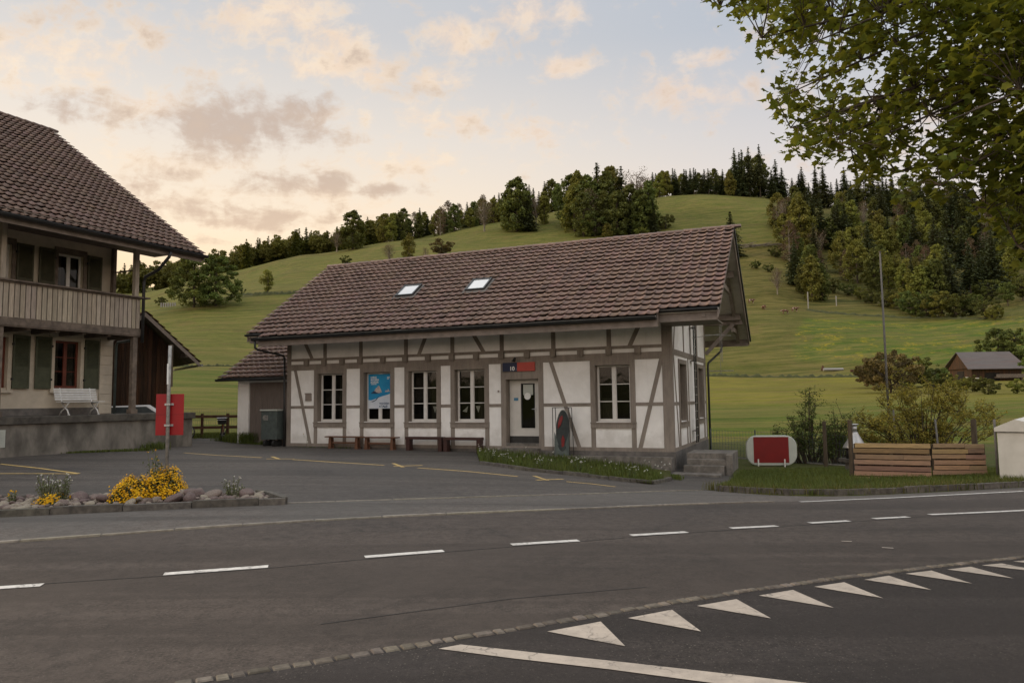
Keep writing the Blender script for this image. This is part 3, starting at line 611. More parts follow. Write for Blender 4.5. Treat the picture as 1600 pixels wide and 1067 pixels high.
# ================================================================== STATION
def zchain(p):
    z = 0
    while p: z += p.location.z; p = p.parent
    return z
def B(mb, name, material, parent, smooth_=False, bevel=0):   # z of the builder is the world's z
    zo = zchain(parent); mb.V = [(v[0], v[1], v[2]-zo) for v in mb.V]; return mb.build(name, material, parent, smooth_, bevel)
def tile_roof(name, O, ex, es, width_fn, rows, rl, tw, material, parent, roll=.040, seed=1, lift=.062, x_lo=0, x_hi=10, holes=()):
    """clay tiles row by row, each tile its own little pan. width_fn(row)->(x0,x1) along ex."""
    rg = np.random.default_rng(seed); O = np.array(O, float); ex = np.array(ex, float); es = np.array(es, float); nn = np.cross(ex, es); nn /= np.linalg.norm(nn)
    if nn[2] < 0: nn = -nn
    ts = np.array([0, .10, .25, .42, .58, .70, .80, .90, 1.0]); hs = roll*np.array([.30, .05, -.10, -.12, -.02, .35, .85, 1.0, .55]); K = len(ts)
    Vs = []; Qs = []; Ts = []; nb = 0; zo = zchain(parent)
    for r in range(rows):
        x0, x1 = width_fn(r); k0 = int(round((x0-x_lo)/tw)); k1 = int(round((x1-x_lo)/tw))
        for k in range(k0, k1):
            xa = x_lo+k*tw; s0 = r*rl; s1 = s0+rl*1.02
            skip = False
            for hx0, hx1, hs0, hs1 in holes:
                if xa+tw/2 > hx0 and xa+tw/2 < hx1 and s0+rl/2 > hs0 and s0+rl/2 < hs1: skip = True
            if skip: continue
            sag = .009*math.sin(xa*.55+seed)+.005*math.sin(xa*1.7+r*.35)+.003*math.sin(r*1.1+xa*.2); jx, js, jn, rot = rg.normal(0, .003), rg.normal(0, .009)+(.03 if rg.random() < .012 else 0), rg.normal(0, .0045)+sag, rg.normal(0, .008)
            xs = xa+ts*tw*1.0+jx
            wob = (ts-.5)*tw*rot*2
            top = O+np.outer(xs, ex)+np.outer(np.full(K, s1), es)+np.outer(hs+sag+.004, nn)
            lowr = O+np.outer(xs, ex)+np.outer(np.full(K, s0)+js+wob-hs*.5, es)+np.outer(hs+lift+jn, nn)
            lip = lowr-np.outer(np.full(K, .017), nn)+np.outer(np.full(K, .004), es)
            side = np.stack([lowr[-1], top[-1], top[-1]-nn*.03, lip[-1]])
            V = np.concatenate([lip, lowr, top, side]); i = np.arange(K-1)
            Q = np.concatenate([np.stack([i, i+1, i+1+K, i+K], -1), np.stack([i+K, i+1+K, i+1+2*K, i+2*K], -1), [[3*K, 3*K+3, 3*K+2, 3*K+1]]])+nb
            nb += len(V); Vs.append(V); Qs.append(Q)
            t = np.clip(rg.normal(1.0, .085), .70, 1.30); c = np.array([t, t*rg.normal(1, .03), t*rg.normal(1, .04)])
            if rg.random() < .03: c *= .7
            Ts.append(np.tile(c, (len(V), 1)))
    V = np.concatenate(Vs); V[:, 2] -= zo
    o = npmesh(name, V, np.concatenate(Qs), material, parent, np.concatenate(Ts)); 
    return o
def wall_holes(mb, x0, x1, z0, z1, y0, y1, holes):     # wall slab in the xz plane with rectangular holes
    xs = sorted({x0, x1, *[h[0] for h in holes], *[h[1] for h in holes]}); zs = sorted({z0, z1, *[h[2] for h in holes], *[h[3] for h in holes]})
    for i in range(len(xs)-1):
        # merge vertically
        run = None
        for j in range(len(zs)-1):
            cx, cz = (xs[i]+xs[i+1])/2, (zs[j]+zs[j+1])/2
            solid = not any(h[0] < cx < h[1] and h[2] < cz < h[3] for h in holes)
            if solid:
                if run is None: run = zs[j]
            if (not solid or j == len(zs)-2) and run is not None:
                zt = zs[j+1] if solid else zs[j]; mb.box(xs[i], xs[i+1], y0, y1, run, zt); run = None
Ax, Ay = 5.0153, 22.8762
SB = -1.68
st = empty('station_building', (Ax, Ay, SB), -YAW, 'long white half-timbered station building with brown tiled roof and two skylights', 'building')
GB_E = .68; SL = math.atan(.68); Wd = 7.40; Lx = 15.03
WIN = [(-13.58, -12.42, 'w1'), (-11.47, -10.31, 'w2'), (-9.54, -8.38, 'w3'), (-7.65, -6.49, 'w4'), (-2.50, -1.34, 'w5')]
WZ0, WZ1 = -.74, 1.09
DX0, DX1 = -5.68, -4.48
holes = [(a, b, WZ0, WZ1) for a, b, _ in WIN]+[(DX0, DX1, -1.68, .70)]
mb = MB(); wall_holes(mb, -Lx, 0, SB, 3.2, 0, .28, holes)
EW = [(1.27, 2.52), (5.33, 6.58)]
# end wall (right): built as slab in yz with holes
def wall_holes_y(mb, y0, y1, z0, z1, x0, x1, hs):
    t = MB(); wall_holes(t, y0, y1, z0, z1, x0, x1, hs)
    mb.add([(v[1], v[0], v[2]) for v in t.V], [f[::-1] for f in t.Fc])
wall_holes_y(mb, .28, Wd, SB, 3.2, -.28, 0, [(a, b, -.78, 1.13) for a, b in EW])
mb.box(-Lx, -Lx+.28, .28, Wd, SB, 3.2); mb.box(-Lx+.28, -.28, Wd-.28, Wd, SB, 3.2)
for xx in (-.28, -Lx):   # gable triangles
    mb.quadprism([(xx, 0.05, 3.2), (xx, Wd-.05, 3.2), (xx, Wd/2, 5.62)], (.28, 0, 0))
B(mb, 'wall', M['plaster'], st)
mb = MB(); mb.box(-Lx+.3, -.3, .75, .8, SB, 3.0); mb.box(-Lx+.3, -.3, .3, .75, -1.66, -1.6); mb.box(-Lx+.3, -.3, .3, .75, 2.3, 2.36)
mb.box(-1.1, -1.05, .85, Wd-.3, SB, 2.3)
B(mb, 'inner_wall', M['interior'], st)
# timber frame
for a, b, q0, q1, dp in [(a, b, WZ0, WZ1, .25) for a, b, _ in WIN]+[(DX0, DX1, -1.68, .70, .27)]:
    mb = MB(); mb.box(a, a+.012, .002, dp, q0, q1); mb.box(b-.012, b, .002, dp, q0, q1); mb.box(a+.012, b-.012, .002, dp, q1-.012, q1); B(mb, 'reveal', M['timber'], st)
for a, b in EW: mb = MB(); mb.box(-.25, -.002, a, a+.012, -.78, 1.13); mb.box(-.25, -.002, b-.012, b, -.78, 1.13); mb.box(-.25, -.002, a+.012, b-.012, 1.118, 1.13); B(mb, 'reveal', M['timber'], st)
tf = MB(); P0 = -.022
TX = lambda x0, x1, z0, z1, p=P0: tf.box(x0, x1, p, .05, z0, z1)
TX(-Lx-.02, .022, -1.68, -1.565, -.030)                         # ground sill
TX(-Lx-.02, .022, 1.245, 1.475, -.027)                          # main beam
TX(-Lx-.02, .022, 1.60, 1.70, -.024)                            # upper rail
TX(-Lx-.02, -Lx+.17, -1.565, 1.245, -.025); TX(-Lx-.02, -Lx+.17, 1.70, 2.9, -.025); TX(-Lx-.02, -Lx+.17, 1.475, 1.60, -.021)
TX(-.30, .022, -1.565, 1.245, -.025); TX(-.30, .022, 1.70, 2.9, -.025); TX(-.30, .022, 1.475, 1.6, -.021)
frames = []
for a, b, n_ in WIN:
    o0, o1 = a-.165, b+.165
    TX(o0, o1, WZ1, 1.245, -.036); TX(o0, a, WZ0-.05, WZ1, -.034); TX(b, o1, WZ0-.05, WZ1, -.034)
    TX(o0, o0+.15, -1.565, WZ0-.21); TX(o1-.15, o1, -1.565, WZ0-.21)
    frames.append((o0, o1))
d0, d1 = -5.86, -4.31
TX(d0, DX0, -1.75, 1.245, -.036); TX(DX1, d1, -1.75, 1.245, -.036); TX(DX0, DX1, .70, 1.245, -.038)
frames.append((d0, d1)); frames.sort()
edges = [-Lx+.17]+[q for f in frames for q in f]+[-.30]
for i in range(0, len(edges), 2):
    if edges[i+1]-edges[i] > .05: TX(edges[i], edges[i+1], -.235, -.13, -.019)
def diag(p, q, wd=.13, pr=-.0165):
    tf.bar((p[0], pr/2+.02, p[1]), (q[0], pr/2+.02, q[1]), .04-pr, wd, up=(0, 0, 1)) if False else None
    a = np.array([p[0], p[1]]); b = np.array([q[0], q[1]]); d = (b-a)/np.linalg.norm(b-a); nx = abs(wd/2/d[1]) if abs(d[1]) > .3 else wd/2
    tf.quadprism([(a[0]-nx, pr, a[1]), (b[0]-nx, pr, b[1]), (b[0]+nx, pr, b[1]), (a[0]+nx, pr, a[1])], (0, .05, 0))
diag((-14.66, 1.245), (-13.93, -1.565)); diag((-4.03, 1.245), (-3.09, -1.565)); diag((-.32, 1.245), (-1.06, -1.565))
for a, b in (((-14.25, 2.4), (-13.87, 1.70)), ((-8.79, 2.4), (-9.10, 1.70)), ((-6.96, 2.4), (-6.53, 1.70)), ((-.98, 2.4), (-1.32, 1.70))): diag(a, b, .14)
JX = [14.08, 13.25, 12.42, 11.61, 10.6, 9.65, 8.7, 7.74, 6.78, 5.82, 4.87, 3.93, 2.97, 2.01, 1.06]
for u in (13.25, 11.61, 9.65, 7.74, 5.82, 3.93, 2.01): TX(-u-.075, -u+.075, 1.70, 2.9, -.020)
# end wall timbers (plane x = 0)
EX = lambda y0, y1, z0, z1, p=.022: tf.box(-.05, p, y0, y1, z0, z1)
EX(.051, Wd, -1.68, -1.565, .030); EX(.051, Wd, 1.38, 1.56, .027); EX(.051, .17, -1.565, 1.38, .019); EX(.051, .17, 1.56, 3.3, .019)
EX(Wd-.16, Wd+.02, -1.565, 1.38, .024); EX(Wd-.16, Wd+.02, 1.56, 3.3, .024)
for a, b in EW:
    EX(a-.16, b+.16, 1.13, 1.28, .036); EX(a-.16, a, -.83, 1.13, .034); EX(b, b+.16, -.83, 1.13, .034)
    EX(a-.16, a-.02, -1.565, -1.0); EX(b+.02, b+.16, -1.565, -1.0)
for a, b in ((.17, 1.11), (2.68, 5.17), (6.74, Wd-.16)): EX(a, b, -.235, -.13, .018)
def ediag(p, q, wd=.12):
    tf.quadprism([(.016, p[0]-wd/2, p[1]), (.016, p[0]+wd/2, p[1]), (.016, q[0]+wd/2, q[1]), (.016, q[0]-wd/2, q[1])], (-.05, 0, 0))
ediag((.30, 1.38), (.95, -1.565)); ediag((7.05, 1.38), (6.85, -1.565)); ediag((.95, 3.2), (.35, 1.56)); EX(3.0, 3.14, -1.565, 1.38); EX(4.6, 4.74, -1.565, 1.38)
EX(2.2, 2.34, 1.56, 4.4); EX(3.63, 3.77, 1.56, 5.2); EX(5.2, 5.34, 1.56, 4.4); EX(.17, Wd-.16, 3.02, 3.16, .028)
timb = B(tf, 'timber_frame', M['timber'], st)
mb = MB()
for u in JX:
    mb = MB(); mb.add([(-u-.095, -.13, 1.47), (-u+.095, -.13, 1.47), (-u+.095, -.13, 1.655), (-u-.095, -.13, 1.655), (-u-.06, -.09, 1.40), (-u+.06, -.09, 1.40), (-u-.095, -.01, 1.40), (-u+.095, -.01, 1.40), (-u+.095, -.01, 1.655), (-u-.095, -.01, 1.655)], [(0, 1, 2, 3), (4, 5, 1, 0), (6, 7, 5, 4), (1, 7, 8, 2), (1, 5, 7), (6, 0, 3, 9), (6, 4, 0), (3, 2, 8, 9)])
    B(mb, 'joist_end', M['timber'], st)
 
# plinth
mb = MB(); mb.box(-Lx-.03, 0.05, -.05, Wd+.03, -2.7, -1.682)
B(mb, 'plinth', M['plinth'], st)
# windows of the front
def window(parent, a, b, z0, z1, rec=.20, name='window', cols=2, curtain=False):
    a0_, b0_ = a, b; a += .013; b -= .013; z1 -= .013
    fw = .042; f = MB(); y0, y1 = rec, rec+.055
    f.box(a, a+fw, y0, y1, z0, z1); f.box(b-fw, b, y0, y1, z0, z1); f.box(a+fw, b-fw, y0, y1, z1-fw, z1); f.box(a+fw, b-fw, y0, y1, z0, z0+.085)
    c = (a+b)/2; f.box(c-.05, c+.05, y0-.012, y1-.003, z0+.086, z1-fw-.001)
    for s0, s1 in ((a+fw, c-.05), (c+.05, b-fw)):
        f.box(s0, s0+.025, y0+.008, y1-.006, z0+.086, z1-fw-.001); f.box(s1-.025, s1, y0+.008, y1-.006, z0+.086, z1-fw-.001)
        h = (z1-fw-z0-.085)/3
        for k in (1, 2): f.box(s0+.026, s1-.026, y0+.005, y1-.01, z0+.085+h*k-.014, z0+.085+h*k+.014)
    fo = B(f, name, M['white_frame'], parent)
    g = MB(); g.add([(a+fw, rec+.03, z0+.08), (b-fw, rec+.03, z0+.08), (b-fw, rec+.03, z1-fw), (a+fw, rec+.03, z1-fw)], [(0, 1, 2, 3)])
    B(g, 'pane', M['glass'], fo)
    a, b = a0_, b0_
    s = MB(); s.box(a-.17, b+.17, -.048, .04, z0-.21, z0-.052); s.box(a-.18, b+.18, -.075, .055, z0-.05, z0-.02); s.box(a+.002, b-.002, .056, rec+.02, z0-.05, z0+.004)
    B(s, 'sill', M['timber'], fo)
    return fo
wins = []
for a, b, n_ in WIN:
    wo = window(st, a, b, WZ0, WZ1); wins.append(wo)
    if n_ == 'w5':
        q = MB(); q.box(a+.05, a+.10, .34, .36, WZ0, WZ1-.5); q.box(a+.1, a+.5, .42, .43, WZ0, WZ0+.75); B(q, 'curtain', M['curtain'], wo)
    if n_ in ('w1', 'w3', 'w4'):
        q = MB(); V = []; Q_ = []
        for k in range(28):
            xx = b-.10-.33*(k/27); V += [(xx, .40+.02*math.sin(k*1.4), WZ0+.05), (xx, .40+.02*math.sin(k*1.4), WZ1-.1)]
        Q_ = [(2*i, 2*i+2, 2*i+3, 2*i+1) for i in range(27)]; q.add(V, Q_); B(q, 'curtain', M['curtain'], wo)
def pennant(par, x, z, s=.16):
    q = MB(); q.add([(x-s/2, .31, z), (x+s/2, .31, z), (x+.02, .31, z-s*1.35), (x, .313, z-s*.6)], [(0, 2, 1)]); return q
q = MB()
for x, z in ((-8.62, -.20), (-9.05, -.28)): q.V += []; 
pn = MB(); pn.add([(-8.70, .29, -.20), (-8.53, .29, -.20), (-8.615, .29, -.44)], [(0, 2, 1)]); B(pn, 'pennant', M['white_mark'], wins[2])
pn = MB(); pn.add([(-7.50, .29, -.38), (-7.28, .29, -.20), (-7.33, .29, -.42)], [(0, 2, 1)]); B(pn, 'pennant', M['white_mark'], wins[3])
pn = MB(); pn.add([(-6.98, .29, -.20), (-6.80, .29, -.20), (-6.875, .29, -.43)], [(0, 2, 1)]); B(pn, 'pennant', M['white_mark'], wins[3])
# end-wall windows: dark, seen from the side
for a, b in EW:
    f = MB(); z0, z1 = -.78, 1.13; x1, x0 = -.15, -.20
    f.box(x0, x1, a, a+.05, z0, z1); f.box(x0, x1, b-.05, b, z0, z1); f.box(x0, x1, a+.05, b-.05, z1-.05, z1); f.box(x0, x1, a+.05, b-.05, z0, z0+.08); f.box(x0, x1+.01, (a+b)/2-.05, (a+b)/2+.05, z0+.08, z1-.05)
    fo = B(f, 'window', M['old_wood'], st); g = MB(); g.add([(-.17, a+.05, z0+.08), (-.17, b-.05, z0+.08), (-.17, b-.05, z1-.05), (-.17, a+.05, z1-.05)], [(0, 1, 2, 3)]); B(g, 'pane', M['glass'], fo)
    s = MB(); s.box(-.04, .048, a-.17, b+.17, z0-.21, z0-.052); s.box(-.19, .08, a-.18, b+.18, z0-.05, z0-.02); B(s, 'sill', M['timber'], fo)
# door
D0, D1 = DX0+.02, DX1-.02
dr = MB(); y0, y1 = .27, .32; g0, g1, gz0, gz1 = -5.24, -4.72, -.97, .56
wall_holes(dr, D0, D1, -1.24, .69, y0, y1, [(g0, g1, gz0, gz1)])
for s0, s1, t0, t1 in ((g0-.03, g0, gz0-.03, gz1+.03), (g1, g1+.03, gz0-.03, gz1+.03), (g0, g1, gz1, gz1+.03), (g0, g1, gz0-.03, gz0)): dr.box(s0, s1, y0-.012, y0-.001, t0, t1)
do = B(dr, 'door', M['grey_door'], st)
q = MB(); q.box(g0, g1, .30, .305, gz0, gz1); B(q, 'door_pane', M['glass'], do)
q = MB(); q.box(g0+.002, g0+.04, .285, .297, gz0, gz1); q.box(g1-.04, g1-.002, .285, .297, gz0, gz1); q.box(g0+.04, g1-.04, .285, .297, gz1-.04, gz1); B(q, 'rubber_seal', M['rubber'], do)
q = MB(); q.tube([(-4.70, .262, -.32), (-4.70, .21, -.32), (-4.82, .21, -.32)], .012, 8); q.box(-4.73, -4.67, .262, .269, -.42, -.27); B(q, 'handle', M['chrome'], do)
q = MB(); q.box(-5.50, -5.34, .262, .269, -.03, .07); B(q, 'notice', M['blue_mark'], do)
q = MB(); q.box(-5.16, -4.80, .29, .295, .16, .52); B(q, 'notice', M['light_plastic'], do)
q = MB(); q.tube([(-5.0, .27, .12), (-5.0, .279, .12)], .12, 20); nb_ = B(q, 'notice', M['white_mark'], do); letters_later = nb_
q = MB(); q.box(D0, D1, .24, .35, -1.38, -1.245); q.box(D0, D1, .26, .33, -1.56, -1.38); B(q, 'threshold', M['dark_metal'], do)
q = MB(); q.box(DX0-.02, DX1+.01, -.02, .25, -1.72, -1.47); q.box(DX0-.05, DX1+.05, -.34, -.02, -1.9, -1.62); B(q, 'door_step', M['step'], st, bevel=.012)
# notice box on the wall
q = MB(); q.box(-14.25, -13.96, -.07, -.0, .00, .32) if False else q.box(-14.13, -13.87, -.06, -.001, .06, .34); q.box(-14.15, -13.85, -.075, -.061, .32, .36); B(q, 'wall_box', M['trim'], st)
q = MB(); q.tube([(-5.95, -.05, .30), (-5.95, -.035, .30)], .035, 12); B(q, 'door_bell', M['trim'], st)
# roof: slabs, tiles, ridge, gutters
XL, XR = -15.92, 1.70; z_r = 6.06; vm = 3.70; vS, vM = -1.36, -1.62
es_f = np.array([0, math.cos(SL), math.sin(SL)]); zf = lambda v: z_r-.68*abs(vm-v)
Orf = (0, vM, zf(vM)); RL = (vm-vM)/math.cos(SL)/19
SKY = [(-10.44, .50, 'a'), (-7.50, .53, 'b')]
tile_roof('roof_tiles', Orf, (1, 0, 0), es_f, lambda r: (-15.15, -.10) if r == 0 else (XL, XR), 19, RL, .2937, M['tile'], st, seed=3, x_lo=XL)
vB = 8.98
tile_roof('roof_tiles', (0, vB, zf(vB)), (1, 0, 0), (0, -math.cos(SL), math.sin(SL)), lambda r: (XL, XR), 19, RL, .2937, M['tile'], st, seed=4, x_lo=XL)
mb = MB(); th_ = .045
def slab(y0, y1, x0, x1, off, th):
    for s in (1,):
        a = [(x0, y0, zf(y0)-off), (x1, y0, zf(y0)-off), (x1, y1, zf(y1)-off), (x0, y1, zf(y1)-off)]
        mb.quadprism(a, (0, 0, -th))
slab(vS+.02, vm, XL+.04, XR-.04, .03, .10); slab(vM+.03, vS+.02, -15.12, -.13, .03, .10); slab(vm, vB-.02, XL+.04, XR-.04, .03, .10)
B(mb, 'roof_deck', M['soffit'], st)
mb = MB()
for y0, y1, x0, x1 in ((vS+.03, vm, XL+.05, XR-.05), (vM+.04, vS+.01, -15.11, -.14), (vm, vB-.03, XL+.05, XR-.05)):
    mb.quadprism([(x0, y0, zf(y0)-.026), (x1, y0, zf(y0)-.026), (x1, y1, zf(y1)-.026), (x0, y1, zf(y1)-.026)], (0, 0, .012))
B(mb, 'tile_gap_shade', M['rubber'], st)  # black sheet added under the tiles so their gaps look shaded
mb = MB()
k = XL
rr_ = random.Random(5)
while k < XR-.05:          # ridge caps: half-round tiles overlapping
    seg = 8; V = []; L_ = .36; j = rr_.uniform(-.006, .006)
    for xx, rad in ((k, .125), (k+L_, .105)):
        for i in range(seg+1):
            t = math.pi*(i/seg)*1.1-.05*math.pi; V.append((xx, vm+rad*1.05*math.cos(t), z_r+.0+rad*.8*math.sin(t)+j))
    Q_ = [(i, i+1, i+seg+2, i+seg+1) for i in range(seg)]+[tuple(range(seg+1))[::-1], tuple(range(seg+1, 2*seg+2))]
    mb.add(V, Q_, rr_.uniform(.8, 1.2)); k += .33
B(mb, 'ridge_cap', M['tile'], st)
mb = MB()   # purlins, rafters and gable brackets
for v in (-.12, Wd+.12, vm, vm/2+.1, Wd-vm/2-.1):
    mb.box(.03, XR-.25, v-.09, v+.09, zf(v)-.36, zf(v)-.135)
    mb.box(XL+.15, -Lx-.03, v-.09, v+.09, zf(v)-.36, zf(v)-.135)
for xx in (XR-.50, XL+.35):
    for y0, y1 in ((vS+.05, vm), (vm, vB-.05)):
        mb.quadprism([(xx-.06, y0, zf(y0)-.14), (xx+.06, y0, zf(y0)-.14), (xx+.06, y1, zf(y1)-.14), (xx-.06, y1, zf(y1)-.14)], (0, 0, -.16))
xx = XR-.55
mb.box(xx-.05, xx+.05, .9, 6.5, 4.02, 4.20); mb.box(xx-.06, xx+.06, Wd-.1, vB-.3, 2.62, 2.78)
mb.bar((.05, Wd-.05, 1.75), (1.15, Wd+.12, 2.95), .13, .15); mb.bar((.05, vm, 4.4), (1.15, vm, 5.6), .13, .15)
mb.box(.03, 1.5, vB-1.35, vB-1.2, 2.93, 3.08)
x_ = -14.6
while x_ < -.3:
    y0, y1 = vM+.10, .0
    mb.quadprism([(x_-.05, y0, zf(y0)-.14), (x_+.05, y0, zf(y0)-.14), (x_+.05, y1, zf(y1)-.14), (x_-.05, y1, zf(y1)-.14)], (0, 0, -.12)); x_ += .83
B(mb, 'rafter', M['trim'], st)
mb = MB()   # verge and fascia boards
for x0, x1 in ((XR-.10, XR-.055), (XL+.06, XL+.10)):
    for y0, y1 in ((vS, vm), (vm, vB)):
        mb.quadprism([(x0, y0, zf(y0)-.06), (x1, y0, zf(y0)-.06), (x1, y1, zf(y1)-.06), (x0, y1, zf(y1)-.06)], (0, 0, -.24))
mb.box(-15.15, -.10, vM+.08, vM+.11, zf(vM)-.33, zf(vM)-.05); mb.box(-.10, XR-.1, vS+.08, vS+.11, zf(vS)-.36, zf(vS)-.05); mb.box(XL+.1, -15.15, vS+.08, vS+.11, zf(vS)-.34, zf(vS)-.05)
mb.box(XL+.1, XR-.1, vB-.1, vB-.07, zf(vB)-.34, zf(vB)-.05)
mb.box(-.10, XR-.12, vS+.11, .2, zf(vS)-.36, zf(vS)-.33); mb.box(XL+.1, -15.15, vS+.11, .2, zf(vS)-.34, zf(vS)-.31)
mb.box(-.13, -.10, vM+.1, vS+.09, zf(vM)-.33, zf(vS)-.1)
B(mb, 'fascia', M['trim'], st)
mb = MB(); mb.quadprism([(XR-.04, vB+.02, zf(vB)+.0), (XR-.04, vm, z_r+.04), (XR-.04, vm, z_r-.10), (XR-.04, vB+.02, zf(vB)-.16)], (.05, 0, 0))
mb.quadprism([(XR-.04, vS, zf(vS)+.0), (XR-.04, vm, z_r+.04), (XR-.04, vm, z_r-.06), (XR-.04, vS, zf(vS)-.08)], (.02, 0, 0))
B(mb, 'verge_flashing', M['dark_metal'], st)
def gutter(parent, x0, x1, y, z, name='gutter', r=.075, board=True):
    mb = MB(); seg = 8; V = []
    for xx in (x0, x1):
        for rad in (r, r-.008):
            for i in range(seg+1):
                t = math.pi+math.pi*i/seg; V.append((xx, y+rad*math.cos(t), z+rad*math.sin(t)))
    n = seg+1; Q_ = []
    for i in range(seg): Q_ += [(i, i+1, 2*n+i+1, 2*n+i), (n+i, 3*n+i, 3*n+i+1, n+i+1), (i, n+i, n+i+1, i+1), (2*n+i, 2*n+i+1, 3*n+i+1, 3*n+i)]
    mb.add(V, Q_); mb.tube([(x0, y-r, z+.005), (x1, y-r, z+.005)], .012, 6)
    for xx in (x0, x1-.01): mb.box(xx, xx+.01, y-r, y+r, z-r*.8, z)
    if board: mb.box(x0, x1, y+r-.01, y+r+.012, z-.06, z+.06)
    return B(mb, name, M['dark_metal'], parent, True)
gutter(st, -15.35, -.12, vM-.03, zf(vM)-.04, r=.085); gutter(st, -.10, XR-.08, vS-.03, zf(vS)-.03, r=.055); gutter(st, XL, -15.2, vS-.03, zf(vS)-.03, r=.055); gutter(st, XL, XR, vB+.06, zf(vB)-.05)
mb = MB(); mb.tube([(-15.22, vM-.03, zf(vM)-.12), (-15.20, vM-.03, zf(vM)-.38), (-15.15, vM+.06, zf(vM)-.45), (-15.08, -.22, 1.84), (-15.10, -.12, 1.72)], .04, 8)
mb.tube([(-15.10, -.12, 1.74), (-15.10, -.09, -1.75)], .04, 8); B(mb, 'downpipe', M['dark_metal'], st, True)
mb = MB(); mb.tube([(.55, vB, zf(vB)-.12), (.50, vB-.2, 1.95), (.12, Wd+.12, 1.40), (.10, Wd+.10, 1.25), (.10, Wd+.10, -2.3)], .045, 8); B(mb, 'downpipe', M['dark_metal'], st, True)
# skylights on the slope
for uc, vc, _ in SKY:
    sv = vc; k0 = MB(); off = .07; cs, sn = math.cos(SL), math.sin(SL)
    def P_(x, s, h): v = sv+s*cs; return (x, v-h*sn, zf(v)+h*cs)
    x0, x1, s0, s1 = uc+.02, uc+.80, .0, .90; w_ = .06
    for a, b, c, d in ((x0, x1, s0, s0+w_), (x0, x1, s1-w_, s1), (x0, x0+w_, s0+w_, s1-w_), (x1-w_, x1, s0+w_, s1-w_)):
        lo = [P_(a, c, .0), P_(b, c, .0), P_(b, d, .0), P_(a, d, .0)]; n_ = (0, -sn*.13, cs*.13); k0.quadprism(lo, n_)
    so_ = B(k0, 'skylight', M['green_metal'] if False else M['dark_metal'], st)
    g = MB(); g.add([P_(x0+w_, s0+w_, .10), P_(x1-w_, s0+w_, .10), P_(x1-w_, s1-w_, .10), P_(x0+w_, s1-w_, .10)], [(0, 1, 2, 3)]); B(g, 'skylight_pane', M['sky_glass'], so_)
    g = MB(); g.quadprism([P_(x0-.09, s0-.14, .045), P_(x1+.09, s0-.14, .045), P_(x1+.09, s0, .06), P_(x0-.09, s0, .06)], (0, 0, .01)); g.quadprism([P_(x0-.10, s0, .05), P_(x0, s0, .05), P_(x0, s1, .05), P_(x0-.10, s1, .05)], (0, 0, .012)); g.quadprism([P_(x1, s0, .05), P_(x1+.10, s0, .05), P_(x1+.10, s1, .05), P_(x1, s1, .05)], (0, 0, .012)); B(g, 'flashing', M['plinth'], so_)
# floodlight mast of cable and ladder on the end wall
ld = empty('wall_ladder', (Ax, Ay, SB), -YAW, 'narrow steel ladder fixed upright on the end wall between its two windows', 'ladder')
mb = MB()
for y in (3.55, 3.95): mb.box(.14, .18, y-.025, y+.025, -1.6, 2.85)
B(mb, 'rail', M['dark_metal'], ld)
for k in range(15):
    z = -1.35+k*.29; mb = MB(); mb.tube([(.16, 3.5, z), (.16, 4.03, z)], .016, 6); B(mb, 'rung', M['steel'], ld)
mb = MB()
for z in (-1.2, 1.3, 2.5): mb.box(.03, .14, 3.56, 3.94, z, z+.04)
B(mb, 'bracket', M['steel'], ld)
an = empty('antenna', (Ax, Ay, SB), -YAW, 'thin pale aerial rods with crossbars beside the end gable of the station', 'antenna')
mb = MB()
for y, z0 in ((6.3, .7), (6.7, 1.2), (7.0, 1.2)): mb.tube([(.75, y, z0+.2), (.75, y, 3.0)], .008, 6)
B(mb, 'rod', M['steel'], an)
mb = MB(); mb.tube([(.2, 6.2, 2.45), (1.1, 7.1, 2.45)], .015, 6); mb.tube([(.2, 6.9, 1.05), (1.15, 7.1, 1.05)], .018, 6); mb.tube([(.0, 4.2, 2.2), (.75, 6.2, 2.45)], .010, 6); B(mb, 'crossbar', M['steel'], an)
# terrace in front of the right half, steps beside the end wall
mb = MB(); mb.box(-5.9, .02, -.62, -.051, -3.0, -1.83); mb.box(-5.9, .03, -.68, -.62, -3.0, -1.80)
tag(B(mb, 'terrace', M['step'], st, bevel=.01))
stp = empty('concrete_steps', (Ax, Ay, -2.3), -YAW, 'short flight of grey concrete steps at the end wall of the station', 'steps')
zt = -1.70; 
mb = MB(); mb.box(.38, 1.75, .02, 1.55, -2.7, zt); mb.box(.42, 1.58, -.26, .02, -2.7, zt-.17) ; mb.box(.36, 1.54, -.54, -.26, -2.7, zt-.34)
B(mb, 'step', M['step'], stp, bevel=.012)
mb = MB(); mb.box(1.583, 1.77, -.30, .019, -2.7, zt-.02); B(mb, 'side_wall', M['step'], stp, bevel=.01)
mb = MB(); mb.box(.08, 1.50, -1.12, -.54, -2.7, zt-.54); B(mb, 'bottom_slab', M['step'], stp, bevel=.012)
# sign, lamp, poster
sg = empty('door_sign', (Ax, Ay, .97), -YAW, 'dark blue and light red sign board above the station door', 'sign')
mb = MB(); mb.box(-5.76, -5.22, -.10, -.045, .97, 1.27); B(mb, 'blue_panel', M['navy'], sg)
mb = MB(); mb.box(-5.218, -4.58, -.10, -.045, .97, 1.27); B(mb, 'red_panel', M['sign_red'], sg)
def letters(txt, x, y, z, h, material, parent, name='lettering', sx_=1., bold=0):
    cu = bpy.data.curves.new(name, 'FONT'); cu.body = txt; cu.size = h; cu.extrude = .002; cu.offset = bold; cu.align_x = 'LEFT'
    o = bpy.data.objects.new(name, cu); me = bpy.data.meshes.new_from_object(o); bpy.data.objects.remove(o); me.name = name; me.materials.append(material)
    o = bpy.data.objects.new(name, me); C.objects.link(o); o.parent = parent; o.location = (x, y, z-zchain(parent)); o.rotation_euler = (R(90), 0, 0); o.scale = (sx_, 1, 1); return o
